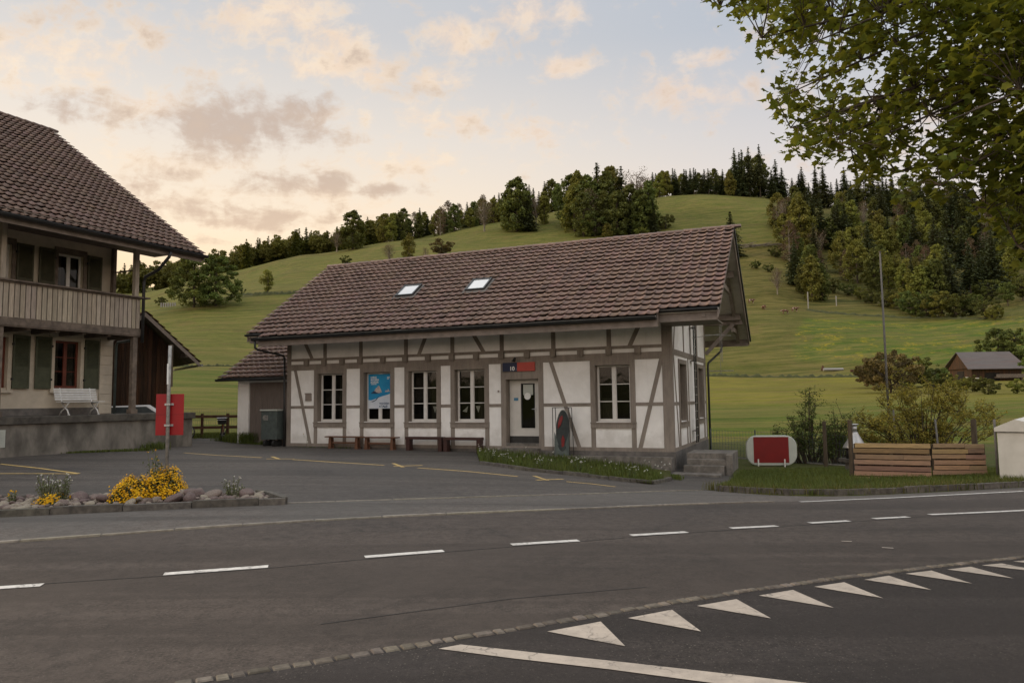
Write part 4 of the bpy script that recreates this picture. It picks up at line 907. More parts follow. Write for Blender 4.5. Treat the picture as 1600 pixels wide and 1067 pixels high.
letters('10', -5.50, -.104, 1.0, .19, M['white_mark'], sg, bold=.006); letters(':', -5.27, -.104, 1.0, .16, M['light_plastic'], sg)
lp = empty('wall_lamp', (Ax, Ay, 1.3), -YAW, 'small black lamp on a bent arm over the door sign', 'lamp')
mb = MB(); mb.tube([(-5.42, -.03, 1.33), (-5.40, -.14, 1.33), (-5.30, -.20, 1.34)], .012, 6); B(mb, 'arm', M['dark_metal'], lp)
mb = MB(); mb.tube([(-5.30, -.20, 1.31), (-5.27, -.22, 1.36), (-5.22, -.24, 1.43)], [.05, .055, .03], 10); B(mb, 'lamp_head', M['rubber'], lp, True); mb = MB(); mb.tube([(-5.24, -.23, 1.43), (-5.23, -.23, 1.47)], .022, 8); B(mb, 'bulb', M['chrome'], lp)
po = empty('poster', (Ax, Ay, -.3), -YAW, 'blue and white mountain poster covering the panes of the second window from the left', 'poster')
pa, pb, pz0, pz1 = -11.40, -10.37, -.26, 1.02; py = .185
mb = MB(); mb.box(pa, pb, py, py+.006, pz0, pz1); B(mb, 'poster_sheet', M['blue'], po)
wd = pb-pa; hh = pz1-pz0
def pp(fx, fz): return (pa+wd*fx, pz0+hh*fz)
def flat(name, polys, material, d=.002):
    mb = MB()
    for P in polys: mb.quadprism([(pp(*p)[0], py-d, pp(*p)[1]) for p in P], (0, .0015, 0))
    return B(mb, name, material, po)
flat('snow_slope', [[(0, 0), (1, 0), (1, .45), (.82, .40), (.55, .35), (.3, .28), (.12, .24), (0, .25)]], M['snow'])
flat('mountain', [[(.22, .46), (.30, .58), (.38, .62), (.43, .67), (.48, .64), (.53, .56), (.58, .47), (.45, .45)], [(.70, .48), (.76, .54), (.80, .50), (.84, .57), (.90, .50), (.95, .49)]], M['rock'])
flat('dark_ridge', [[(.10, .44), (.24, .52), (.38, .46), (.52, .44), (.34, .425)], [(.08, .20), (.2, .22), (.3, .25), (.42, .34), (.45, .34), (.34, .24), (.2, .19)]], M['ink'], .0036)
for k, (t, fx, fz, h, s) in enumerate((('LIVING', .10, .88, .095, 1.0), ('MODERN', .10, .81, .095, 1.0), ('BOARDER', .10, .74, .095, .9), ('mountain days', .12, .70, .045, 1.), ('SWISS', .80, .89, .045, 1.), ('ALPS', .80, .85, .04, 1.))):
    letters(t, pp(fx, fz)[0], py-.003, pp(fx, fz)[1], h*1.05, M['white_mark'], po, sx_=s*.85, bold=.003)
letters('WANDERN', pp(.47, .12)[0], py-.0045, pp(.47, .12)[1], .10, M['ink'], po, sx_=.85, bold=.002); letters('4 TALE!', pp(.47, .03)[0], py-.0045, pp(.47, .03)[1], .12, M['ink'], po, sx_=.9, bold=.004)

# annex with tiled lean roof at the far left of the station
ax = empty('annex', (Ax, Ay, SB), -YAW, 'low white outbuilding with boarded grey door and brown tiled roof left of the station', 'building')
yA = .5; xa0, xa1 = -18.02, -15.06
mb = MB(); mb.box(xa0, -17.45, yA, yA+.25, -1.9, 1.1); mb.box(-17.45, xa1, yA, yA+.25, .84, 1.1); mb.box(-15.42, xa1, yA, yA+.25, -1.9, .84); mb.box(xa0, xa0+.25, yA+.25, 5.6, -1.9, 1.1); mb.box(xa0+.25, xa1, 5.35, 5.6, -1.9, 1.1)
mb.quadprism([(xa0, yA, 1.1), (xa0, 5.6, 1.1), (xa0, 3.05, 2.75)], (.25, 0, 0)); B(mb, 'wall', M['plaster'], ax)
mb = MB(); k = -17.44
while k < -15.45: mb.box(k, k+.30, yA+.07, yA+.11, -1.55, .83, random.uniform(.85, 1.1)); k += .31
mb.box(-17.45, -15.42, yA+.115, yA+.15, -1.6, .84); mb.box(-17.45, -15.42, yA+.03, yA+.07, -1.75, -1.55); B(mb, 'door', M['shed_door'], ax)
ze = 1.02; vE = -.02; RLa = .345; SA = math.atan(.62)
tile_roof('roof_tiles', (0, vE, ze), (1, 0, 0), (0, math.cos(SA), math.sin(SA)), lambda r: (-18.60, -15.05), 11, RLa, .295, M['tile'], ax, seed=9, x_lo=-18.60)
vr = vE+11*RLa*math.cos(SA); zr_ = ze+11*RLa*math.sin(SA)
tile_roof('roof_tiles', (0, 2*vr-vE, ze), (1, 0, 0), (0, -math.cos(SA), math.sin(SA)), lambda r: (-18.60, -15.05), 11, RLa, .295, M['tile'], ax, seed=10, x_lo=-18.60)
mb = MB(); mb.quadprism([(-18.55, vE+.05, ze-.01), (-15.06, vE+.05, ze-.01), (-15.06, vr, zr_-.03), (-18.55, vr, zr_-.03)], (0, 0, -.10)); mb.quadprism([(-18.55, vr, zr_-.03), (-15.06, vr, zr_-.03), (-15.06, 2*vr-vE, ze-.01), (-18.55, 2*vr-vE, ze-.01)], (0, 0, -.10)); B(mb, 'roof_deck', M['trim'], ax)
gutter(ax, -18.65, -15.15, vE-.05, ze-.05)
mb = MB(); mb.box(-18.6, -15.1, vr-.09, vr+.09, zr_+.02, zr_+.12); B(mb, 'ridge_cap', M['tile'], ax, bevel=.03)
# grey utility box on wheels
ub = empty('utility_cart', (Ax, Ay, -1.7), -YAW, 'grey-green metal wheeled bin with pale lid in front of the boarded door', 'bin')
mb = MB(); mb.box(-16.02, -15.25, -.35, .05, -1.42, -.32); mb.box(-15.98, -15.29, -.362, -.351, -.72, -.70); mb.box(-15.98, -15.96, -.365, -.351, -1.38, -.36); mb.box(-15.31, -15.29, -.365, -.351, -1.38, -.36); B(mb, 'body', M['green_metal'], ub, bevel=.03)
mb = MB(); mb.box(-16.06, -15.22, -.40, .10, -.315, -.255); B(mb, 'lid', M['light_plastic'], ub, bevel=.015)
mb = MB(); mb.tube([(-15.82, -.37, -.58), (-15.82, -.366, -.58)], .11, 16); mb.box(-15.82, -15.66, -.37, -.3665, -.68, -.48); B(mb, 'sticker', M['steel'], ub)
for x in (-15.82, -15.40):
    for y in (-.28, -.02):
        mb = MB(); mb.tube([(x-.05, y, -1.58), (x+.05, y, -1.58)], .13, 14); mb.box(x-.02, x+.02, y-.02, y+.02, -1.50, -1.42); B(mb, 'wheel', M['rubber'], ub)

# benches against the facade
def bench(x0, x1, y, seat_z, ground, material, kind, label):
    b = empty('bench', (Ax, Ay, ground), -YAW, label, 'bench', 'backless benches along the station wall')
    mb = MB(); w_ = .30
    mb.box(x0, x1, y-w_/2, y+w_/2, seat_z-.045, seat_z) if kind == 'a' else mb.box(x0, x1, y-w_/2, y+w_/2, seat_z-.09, seat_z)
    B(mb, 'seat', material, b, bevel=.008)
    for xx in (x0+.20, x1-.20) if kind == 'a' else (x0+.09, x1-.09):
        mb = MB()
        if kind == 'a':
            mb.quadprism([(xx-.07, y-.11, ground-.02), (xx+.06, y-.11, ground-.02), (xx+.045, y-.10, seat_z-.046), (xx-.045, y-.10, seat_z-.046)], (0, .05, 0)); mb.quadprism([(xx-.07, y+.06, ground-.02), (xx+.06, y+.06, ground-.02), (xx+.045, y+.05, seat_z-.046), (xx-.045, y+.05, seat_z-.046)], (0, .05, 0)); mb.box(xx-.08, xx+.07, y-.15, y+.15, ground-.02, ground+.03)
        else: mb.box(xx-.07, xx+.07, y-.13, y+.13, ground-.02, seat_z-.091)
        B(mb, 'leg', material, b, bevel=.006)
    if kind == 'a':
        mb = MB(); mb.box(x0+.12, x1-.12, y-.02, y+.02, seat_z-.27, seat_z-.21); B(mb, 'stretcher', material, b, bevel=.005)
    return b
bench(-12.93, -11.35, -.28, -1.27, -1.75, M['orange_wood'], 'a', 'orange varnished bench, leftmost against the station wall')
bench(-11.33, -9.83, -.28, -1.28, -1.76, M['orange_wood'], 'a', 'orange varnished bench right of its twin, below the poster window')
bench(-9.40, -7.93, -.34, -1.26, -1.78, M['dark_red_wood'], 'b', 'dark red stained bench next to the orange pair of benches')
bench(-7.90, -6.45, -.34, -1.27, -1.80, M['dark_red_wood'], 'b', 'dark red stained bench nearest to the station door')

# oval board leaning in its wire stand right of the door
rk = empty('sled_rack', (Ax, Ay, -1.85), -YAW, 'wire stand with an oval dark board right of the door', 'stand')
mb = MB(); X0, X1, Y0, Y1 = -3.78, -3.22, -.62, -.35
for x in (X0, X1):
    mb.tube([(x, Y0, -1.98), (x, Y0, -.27)], .012, 6); mb.tube([(x, Y0, -.27), (x, Y1, -.27)], .012, 6); mb.tube([(x, Y1, -.27), (x+.04, Y1+.05, -1.98)], .012, 6)
for z in (-.27, -1.93): mb.tube([(X0, Y0, z), (X1, Y0, z)], .012, 6)
mb.tube([(X0, Y1, -.27), (X1, Y1, -.27)], .012, 6); mb.tube([(X1, Y0, -.6), (X1+.1, Y0-.02, -.62)], .012, 6); B(mb, 'wire_frame', M['dark_metal'], rk)
V = []; seg = 28
def oval(rx, rz, y, cx=-3.48, cz=-1.02): return [(cx+rx*math.cos(2*math.pi*i/seg), y-.0+.06*math.sin(2*math.pi*i/seg), cz+rz*math.sin(2*math.pi*i/seg)) for i in range(seg)]
mb = MB(); mb.quadprism(oval(.225, .66, -.52), (0, .03, 0)); ob = B(mb, 'oval_board', M['board_dark'], rk)
mb = MB(); mb.quadprism(oval(.245, .69, -.485), (0, .02, 0)); B(mb, 'rim', M['steel'], ob)
mb = MB(); mb.quadprism([(-3.64, -.50, -.95), (-3.55, -.50, -.85), (-3.47, -.47, -.62), (-3.50, -.46, -.52), (-3.58, -.48, -.60), (-3.63, -.50, -.78)], (0, -.035, 0)); mb.quadprism([(-3.50, -.555, -1.55), (-3.42, -.55, -1.50), (-3.40, -.54, -1.30), (-3.46, -.53, -1.15), (-3.52, -.54, -1.30)], (0, -.02, 0)); B(mb, 'red_motif', M['deep_red'], ob)
mb = MB(); mb.quadprism([(-3.75, -.60, -1.93), (-3.25, -.60, -1.93), (-3.25, -.56, -1.05), (-3.40, -.56, -1.5), (-3.6, -.56, -1.5), (-3.75, -.56, -1.05)], (0, .01, 0)); B(mb, 'backing', M['green_metal'], rk)

# ================================================================== HOUSE ON THE LEFT
TH = R(64.5); HC = (-13.3, 25.8); e_ = np.array([math.cos(TH), math.sin(TH)]); n__ = np.array([-math.sin(TH), math.cos(TH)])
def HW(x, y): p = np.array(HC)+e_*x+n__*y; return (float(p[0]), float(p[1]))
hs = empty('chalet_house', (HC[0], HC[1], -.32), TH, 'old cream house with boarded balcony, green shutters and big brown tiled roof on the left', 'building')
PZ = -.32; HL = -16.
U1 = [(-2.10, -1.20), (-4.50, -3.60), (-8.0, -7.1), (-11.5, -10.6)]
lowW = [(a, b, .58, 2.20) for a, b in U1]; upW = [(a, b, 3.4, 5.20) for a, b in U1]
mb = MB(); wall_holes(mb, HL, -.02, PZ, 6.35, 1.4, 1.7, lowW+upW); mb.box(-.32, -.02, 1.7, 14.6, -1.6, 6.35); mb.box(HL, HL+.3, 1.7, 14.6, -1.6, 6.35); mb.box(HL+.3, -.32, 14.3, 14.6, -1.6, 6.35)
for xx in (-.3, HL): mb.quadprism([(xx, 1.4, 6.35), (xx, 14.6, 6.35), (xx, 8.07, 11.2)], (.25, 0, 0))
B(mb, 'wall', M['house_wall'], hs)
mb = MB(); mb.box(HL+.4, -.4, 2.3, 2.35, PZ, 6.); B(mb, 'inner_wall', M['interior'], hs)
mb = MB(); z = PZ+.02
while z < 2.3: mb.box(-.47, .0, 1.368, 1.40, z, min(z+.335, 2.36)); z += .345
mb.box(-.02, .02, 1.368, 1.9, PZ, 2.36); B(mb, 'corner_quoin', M['house_wall'], hs, bevel=.006)
mb = MB(); mb.box(HL, -.48, 1.383, 1.399, PZ, PZ+.24); B(mb, 'wall_base', M['plinth'], hs)
def hwin(a, b, z0, z1, fm, pm, upper):
    f = MB(); fw = .07; y = 1.52
    f.box(a, a+fw, y, y+.05, z0, z1); f.box(b-fw, b, y, y+.05, z0, z1); f.box(a+fw, b-fw, y, y+.05, z1-fw, z1); f.box(a+fw, b-fw, y, y+.05, z0, z0+.09); c = (a+b)/2; f.box(c-.06, c+.06, y-.01, y+.04, z0+.09, z1-fw)
    if not upper:
        for k in (1, 2): zz = z0+.09+(z1-z0-.16)/3*k; f.box(a+fw, c-.06, y+.01, y+.04, zz-.012, zz+.012); f.box(c+.06, b-fw, y+.01, y+.04, zz-.012, zz+.012)
    fo = B(f, 'window', fm, hs); g = MB(); g.add([(a+fw, y+.03, z0+.09), (b-fw, y+.03, z0+.09), (b-fw, y+.03, z1-fw), (a+fw, y+.03, z1-fw)], [(0, 1, 2, 3)]); B(g, 'pane', M['glass'], fo)
    s = MB(); s.box(a-.12, a-.001, 1.35, 1.5, z0-.06, z1+.12); s.box(b+.001, b+.12, 1.35, 1.5, z0-.06, z1+.12); s.box(a-.2, b+.2, 1.362, 1.399, z1+.12, z1+.27) if not upper else s.box(a-.12, b+.12, 1.36, 1.5, z1+.12, z1+.2); s.box(a, b, 1.35, 1.5, z1+.001, z1+.12); s.box(a-.16, b+.16, 1.30, 1.5, z0-.16, z0-.061); B(s, 'frame', M['house_wall'] if not upper else M['old_wood'], fo)
    cu = MB(); cu.box(a+fw, a+.3, 1.66, 1.67, z0, z1); cu.box(b-.3, b-fw, 1.66, 1.67, z0, z1); B(cu, 'curtain', M['curtain'], fo)
    w_ = .53
    for x0 in (a-.13-w_, b+.13):
        sh = MB(); y0, y1 = 1.305, 1.345; x1 = x0+w_
        sh.box(x0, x0+.055, y0, y1, z0-.02, z1+.08); sh.box(x1-.055, x1, y0, y1, z0-.02, z1+.08)
        zm = z0+(z1-z0)*.38
        for q0, q1 in ((z0-.02, z0+.07), (zm, zm+.07), (z1-.01, z1+.08)): sh.box(x0+.055, x1-.055, y0+.002, y1, q0, q1)
        if not upper: sh.box(x0+.055, x1-.055, y0+.012, y1-.002, z0+.07, zm)
        zz = (zm+.075) if not upper else z0+.08
        while zz < z1-.03:
            sh.quadprism([(x0+.055, y0+.004, zz), (x1-.055, y0+.004, zz), (x1-.055, y1-.004, zz+.045), (x0+.055, y1-.004, zz+.045)], (0, 0, .008)); zz += .048
        sh.box(x0+.055, x1-.055, y1-.003, y1, z0+.07, z1)
        so_ = B(sh, 'shutter', pm, hs)
        for q0 in (z0+.25, z1-.25): xh = x1 if x0 < a else x0; hg = MB(); hg.box(xh-.03, xh+.03, 1.29, 1.35, q0, q0+.07); B(hg, 'hinge', M['dark_metal'], so_)
for a, b, z0, z1 in lowW: hwin(a, b, z0, z1, M['red_frame'], M['shutter'], False)
for a, b, z0, z1 in upW: hwin(a, b, z0, z1, M['white_frame'], M['shutter_dim'], True)
# balcony
bal = empty('balcony', (0, 0, 0)); bal.parent = hs; del_ = None
mb = MB(); mb.box(HL, .02, .03, 1.40, 2.48, 2.60); mb.box(HL, .06, -.04, .03, 2.44, 2.68); mb.box(HL, .04, -.02, .1, 2.40, 2.44)
x = -15.5
while x < 0: mb.box(x, x+.12, .1, 1.4, 2.34, 2.48); x += .9
B(mb, 'deck', M['old_wood'], bal)
mb = MB(); x = -.14
while x > HL:
    t = random.uniform(.82, 1.12); j = random.uniform(-.008, .008)
    mb.box(x-.0, x+.135, -.035+j*.3, -.008, 2.685+j, 3.72, (t, t*random.uniform(.96, 1), t*random.uniform(.92, 1))); x -= .165
B(mb, 'board', M['balcony_board'], bal)
mb = MB(); mb.box(HL, .03, -.006, .015, 2.70, 3.70); B(mb, 'backing', M['interior'], bal)
mb = MB(); mb.box(HL, .32, -.16, .13, 3.775, 3.825); mb.box(HL, .0, -.07, .05, 3.72, 3.774); B(mb, 'rail', M['old_wood'], bal)
for i, x in enumerate((-.10, -4.6, -9.2)):
    mb = MB(); mb.box(x-.085, x+.085, .02, .19, PZ, 2.43); mb.box(x-.13, x+.13, -.02, .23, PZ, PZ+.16); B(mb, 'post', M['old_wood'], bal, bevel=.01)
    mb = MB(); mb.box(x-.08, x+.08, .02, .18, 3.826, 5.72); B(mb, 'post', M['balcony_board'], bal, bevel=.01)
mb = MB(); mb.box(-.06, -.0, .2, 1.38, 3.775, 3.825); mb.box(-.05, -.01, .2, 1.38, 2.7, 3.7); B(mb, 'side_panel', M['balcony_board'], bal)
mb = MB(); mb.box(-.09, -.05, .19, 1.38, 4.78, 4.83); mb.box(-.17, -.06, 1.20, 1.36, 3.83, 5.9); B(mb, 'brace', M['old_wood'], hs)
# roof
EV, zeH = -1.30, 5.50; RA = math.atan(.68); XH = 1.66; VR = 8.07; zR = zeH+.68*(VR-EV); RLh = (VR-EV)/math.cos(RA)/31
tile_roof('roof_tiles', (0, EV, zeH), (1, 0, 0), (0, math.cos(RA), math.sin(RA)), lambda r: (XH-.255*62, XH), 31, RLh, .255, M['tile_old'], hs, seed=21, x_lo=XH-.255*62, lift=.066, roll=.044)
mb = MB(); x0 = XH-.255*62
mb.quadprism([(x0, EV+.05, zeH), (XH-.04, EV+.05, zeH), (XH-.04, VR, zR-.04), (x0, VR, zR-.04)], (0, 0, -.12)); mb.quadprism([(x0, VR, zR-.0), (XH-.04, VR, zR-.0), (XH-.04, 2*VR-EV, zeH), (x0, 2*VR-EV, zeH)], (0, 0, -.12)); B(mb, 'roof_deck', M['trim'], hs)
mb = MB(); mb.quadprism([(x0+.01, EV+.06, zeH+.004), (XH-.05, EV+.06, zeH+.004), (XH-.05, VR, zR-.036), (x0+.01, VR, zR-.036)], (0, 0, .01)); B(mb, 'tile_gap_shade', M['rubber'], hs)  # black layer below the tiles, put in as shade for the gaps
mb = MB(); k = x0
while k < XH-.05:
    V = []; seg = 8
    for xx, rad in ((k, .14), (k+.38, .115)):
        for i in range(seg+1): t = math.pi*(i/seg)*1.1-.05*math.pi; V.append((xx, VR+rad*math.cos(t), zR+.02+rad*.8*math.sin(t)))
    mb.add(V, [(i, i+1, i+seg+2, i+seg+1) for i in range(seg)]+[tuple(range(seg+1))[::-1], tuple(range(seg+1, 2*seg+2))], random.uniform(.7, 1.1)); k += .34
B(mb, 'ridge_cap', M['tile_old'], hs)
mb = MB(); x = -15.2
while x < 1.5:
    mb.quadprism([(x-.06, EV+.12, zeH-.06), (x+.06, EV+.12, zeH-.06), (x+.06, 1.4, zeH+.68*(1.4-EV)-.15), (x-.06, 1.4, zeH+.68*(1.4-EV)-.15)], (0, 0, -.15)); x += .62
mb.box(HL, 1.45, 0.0, .16, 5.72, 5.90); mb.box(HL, 1.45, 1.22, 1.38, 5.85, 6.05); mb.box(HL, 1.3, 7.98, 8.16, 10.9, 11.2)
B(mb, 'rafter', M['old_wood'], hs)
mb = MB(); mb.box(x0, XH-.02, EV+.10, EV+.13, zeH-.25, zeH+.03); mb.box(x0, XH-.02, EV+.13, 1.38, 5.68, 5.70)
mb.quadprism([(XH-.04, EV, zeH+.02), (XH-.04, VR, zR+.0), (XH-.04, VR, zR-.24), (XH-.04, EV, zeH-.22)], (.04, 0, 0)); B(mb, 'fascia', M['trim'], hs)
gutter(hs, x0, XH+.06, EV-.07, zeH-.03, r=.085)
mb = MB(); mb.tube([(.15, EV-.05, zeH-.14), (.13, EV, zeH-.32), (.10, EV+.5, zeH-.75), (.09, -.14, 4.55), (.07, -.11, 4.35), (.07, -.11, 2.2)], .055, 10); B(mb, 'downpipe', M['dark_metal'], hs, True)
mb = MB(); mb.tube([(-.02, .1, 2.30), (.06, .7, 2.28), (.10, 1.25, 2.26), (.10, 1.32, 2.15), (.10, 1.32, PZ)], .045, 8); B(mb, 'downpipe', M['green_metal'], hs, True)
# loading dock
dk = empty('loading_dock', (HC[0], HC[1], -1.55), TH, 'stained concrete loading dock under the left house', 'platform')
mb = MB(); mb.box(-17, 2.30, -.12, 6.0, -2.3, -.56); B(mb, 'dock_wall', M['concrete'], dk)
mb = MB(); mb.box(-17, 2.36, -.22, 6.0, -.555, PZ-.004); B(mb, 'dock_cap', M['concrete_dark'], dk, bevel=.02)
mb = MB()
for k in range(6): mb.box(-4.62, -4.47, -.150, -.139, -.78-k*.075, -.745-k*.075)
mb.box(-4.66, -4.43, -.138, -.121, -1.22, -.70); B(mb, 'vent_grille', M['light_plastic'], dk)
# white park bench on the dock
pb_ = empty('park_bench', (*HW(-1.55, 1.0), PZ), TH, 'white slatted park bench on the loading dock under the shuttered window', 'bench')
def slatset(rows):
    mb = MB()
    for y, z, dy, dz in rows: mb.bar((-.72, y, z), (.72, y, z), dy, dz)
    return mb
mb = MB()
for y in (-.42, -.34, -.26, -.18, -.10): mb.box(-.74, .74, y-.03, y+.03, PZ+.43, PZ+.455)
B(mb, 'seat', M['white_bench'], pb_)
mb = MB()
for k in range(5): y = -.03+k*.025; z = PZ+.50+k*.082; mb.box(-.74, .74, y, y+.022, z, z+.062)
B(mb, 'backrest', M['white_bench'], pb_)
for x in (-.52, .52):
    mb = MB(); w_ = .045
    for P in ([(x, -.44, PZ), (x, -.36, PZ+.16), (x, -.20, PZ+.26), (x, -.05, PZ+.40)], [(x, .04, PZ), (x, -.06, PZ+.14), (x, -.22, PZ+.22), (x, -.40, PZ+.40)], [(x, -.44, PZ+.41), (x, -.06, PZ+.41), (x, .02, PZ+.60), (x, .09, PZ+.90)], [(x, -.47, PZ+.01), (x, -.40, PZ+.01)]): mb.tube(P, w_/2, 8)
    B(mb, 'leg', M['white_bench'], pb_, True)

# ================================================================== DARK BARN SHED BEHIND THE DOCK
g0 = G(262, 668); sh_c = at_dist(232, 35.5)
sd = empty('wooden_shed', (sh_c.x, sh_c.y, -1.6), R(37), 'dark brown boarded shed with red-edged tiled roof behind the loading dock', 'shed')
def boards(mb, x0, x1, y, z0, topf, bw=.17, th=.03, gap=.012, lo=.6, hi=1.3):
    x = x0
    while x < x1-.02:
        xe = min(x+bw, x1); t = random.uniform(lo, hi); za, zb = topf(x), topf(xe-gap); j = random.uniform(0, .012)
        mb.add([(x, y-j, z0), (xe-gap, y-j, z0), (xe-gap, y-j, zb), (x, y-j, za), (x, y+th, z0), (xe-gap, y+th, z0), (xe-gap, y+th, zb), (x, y+th, za)], [(0, 1, 2, 3), (7, 6, 5, 4), (1, 5, 6, 2), (4, 0, 3, 7), (3, 2, 6, 7)], (t, t*random.uniform(.9, 1), t*random.uniform(.85, 1))); x = xe
SX0, SX1, SA_ = -2.1, .80, .95
apx = -.42; zt0 = 3.85
tf_ = lambda x: zt0-SA_*abs(x-apx)
mb = MB(); boards(mb, SX0, SX1, 0, -1.9, lambda x: tf_(x)-.12); B(mb, 'wall', M['dark_board'], sd)
mb = MB(); mb.add([(SX0+.02, .031, -1.9), (SX1-.02, .031, -1.9), (SX1-.02, .031, tf_(SX1)-.14), (apx, .031, zt0-.14), (SX0+.02, .031, tf_(SX0)-.14)], [(0, 1, 2, 3, 4)]); mb.box(SX1-.04, SX1, .04, 5, -1.9, tf_(SX1)-.12); mb.box(SX0, SX0+.04, .04, 5, -1.9, tf_(SX0)-.12); mb.box(SX0+.05, SX1-.05, 4.95, 5, -1.9, 1.0); mb.box(SX0+.05, SX1-.05, .3, .34, -1.9, 1.2); B(mb, 'side_wall', M['dark_board'], sd)
mb = MB()
for s in (-1, 1):
    xe = apx+s*2.15; ze_ = zt0-SA_*2.15
    mb.quadprism([(apx, -1.1, zt0), (xe, -1.1, ze_), (xe, 5.3, ze_), (apx, 5.3, zt0)], (0, 0, .06))
B(mb, 'roof_deck', M['old_wood'], sd)
for s in (-1, 1):
    an_ = math.atan(SA_); xe = apx+s*2.25; ze_ = zt0-SA_*2.25+.08
    tile_roof('roof_tiles', (xe, 0, ze_), (0, 1, 0), (-s*math.cos(an_), 0, math.sin(an_)), lambda r: (-1.2, 5.4), 9, 2.25/math.cos(an_)/9, .3, M['tile_red'], sd, seed=31+s, x_lo=-1.2)
mb = MB()
for s in (-1, 1):
    xe = apx+s*2.22; ze_ = zt0-SA_*2.22
    mb.quadprism([(apx, -1.16, zt0+.05), (xe, -1.16, ze_+.05), (xe, -1.16, ze_-.13), (apx, -1.16, zt0-.15)], (0, .04, 0))
B(mb, 'verge_board', M['trim'], sd)
mb = MB()
for s in (-1, 1): mb.box(apx+s*2.3-.05, apx+s*2.3+.05, -1.2, 5.4, zt0-SA_*2.3-.02, zt0-SA_*2.3+.06)
B(mb, 'gutter', M['steel'], sd)
mb = MB()
for x in (apx-1.7, apx, apx+1.7): mb.box(x-.06, x+.06, -1.1, 0, tf_(x)-.2, tf_(x)-.01)
B(mb, 'purlin', M['old_wood'], sd)

# white car half hidden behind the house corner
cp_ = at_dist(186, 33.0)
car = empty('parked_car', (cp_.x, cp_.y, cp_.z), R(25), 'white parked car glimpsed behind the post of the left house', 'car')
cz = cp_.z
prof = [(-2.0, .35), (-2.05, .75), (-1.9, .95), (-1.0, 1.05), (-.35, 1.48), (1.1, 1.52), (1.75, 1.05), (2.0, .95), (2.02, .4)]
mb = MB(); V = []; nP = len(prof)
for y, ins in ((-.82, .0), (.82, 0)):
    for x, z in prof: V.append((x, y*(1 if z < 1.1 else .84), cz+z))
mb.add(V, [tuple(range(nP)), tuple(range(nP, 2*nP))[::-1]]+[(i, nP+i, nP+(i+1) % nP, (i+1) % nP) for i in range(nP)]); B(mb, 'body', M['car_paint'], car, bevel=.04)
mb = MB(); mb.quadprism([(-.95, -.80, cz+1.08), (-.32, -.72, cz+1.43), (1.0, -.72, cz+1.45), (1.5, -.80, cz+1.1)], (0, -.02, 0)); mb.quadprism([(-.95, .80, cz+1.08), (-.32, .72, cz+1.43), (1.0, .72, cz+1.45), (1.5, .80, cz+1.1)], (0, .02, 0)); mb.quadprism([(-1.0, -.65, cz+1.08), (-1.0, .65, cz+1.08), (-.38, .6, cz+1.46), (-.38, -.6, cz+1.46)], (-.03, 0, .02)); B(mb, 'window', M['board_dark'], car)
for x in (-1.3, 1.3):
    for y in (-.80, .80):
        mb = MB(); mb.tube([(x, y-.1, cz+.31), (x, y+.1, cz+.31)], .31, 18); wh = B(mb, 'wheel', M['rubber'], car, bevel=.02); mb = MB(); mb.tube([(x, y-.11, cz+.31), (x, y+.11, cz+.31)], .17, 12); B(mb, 'rim', M['chrome'], wh)

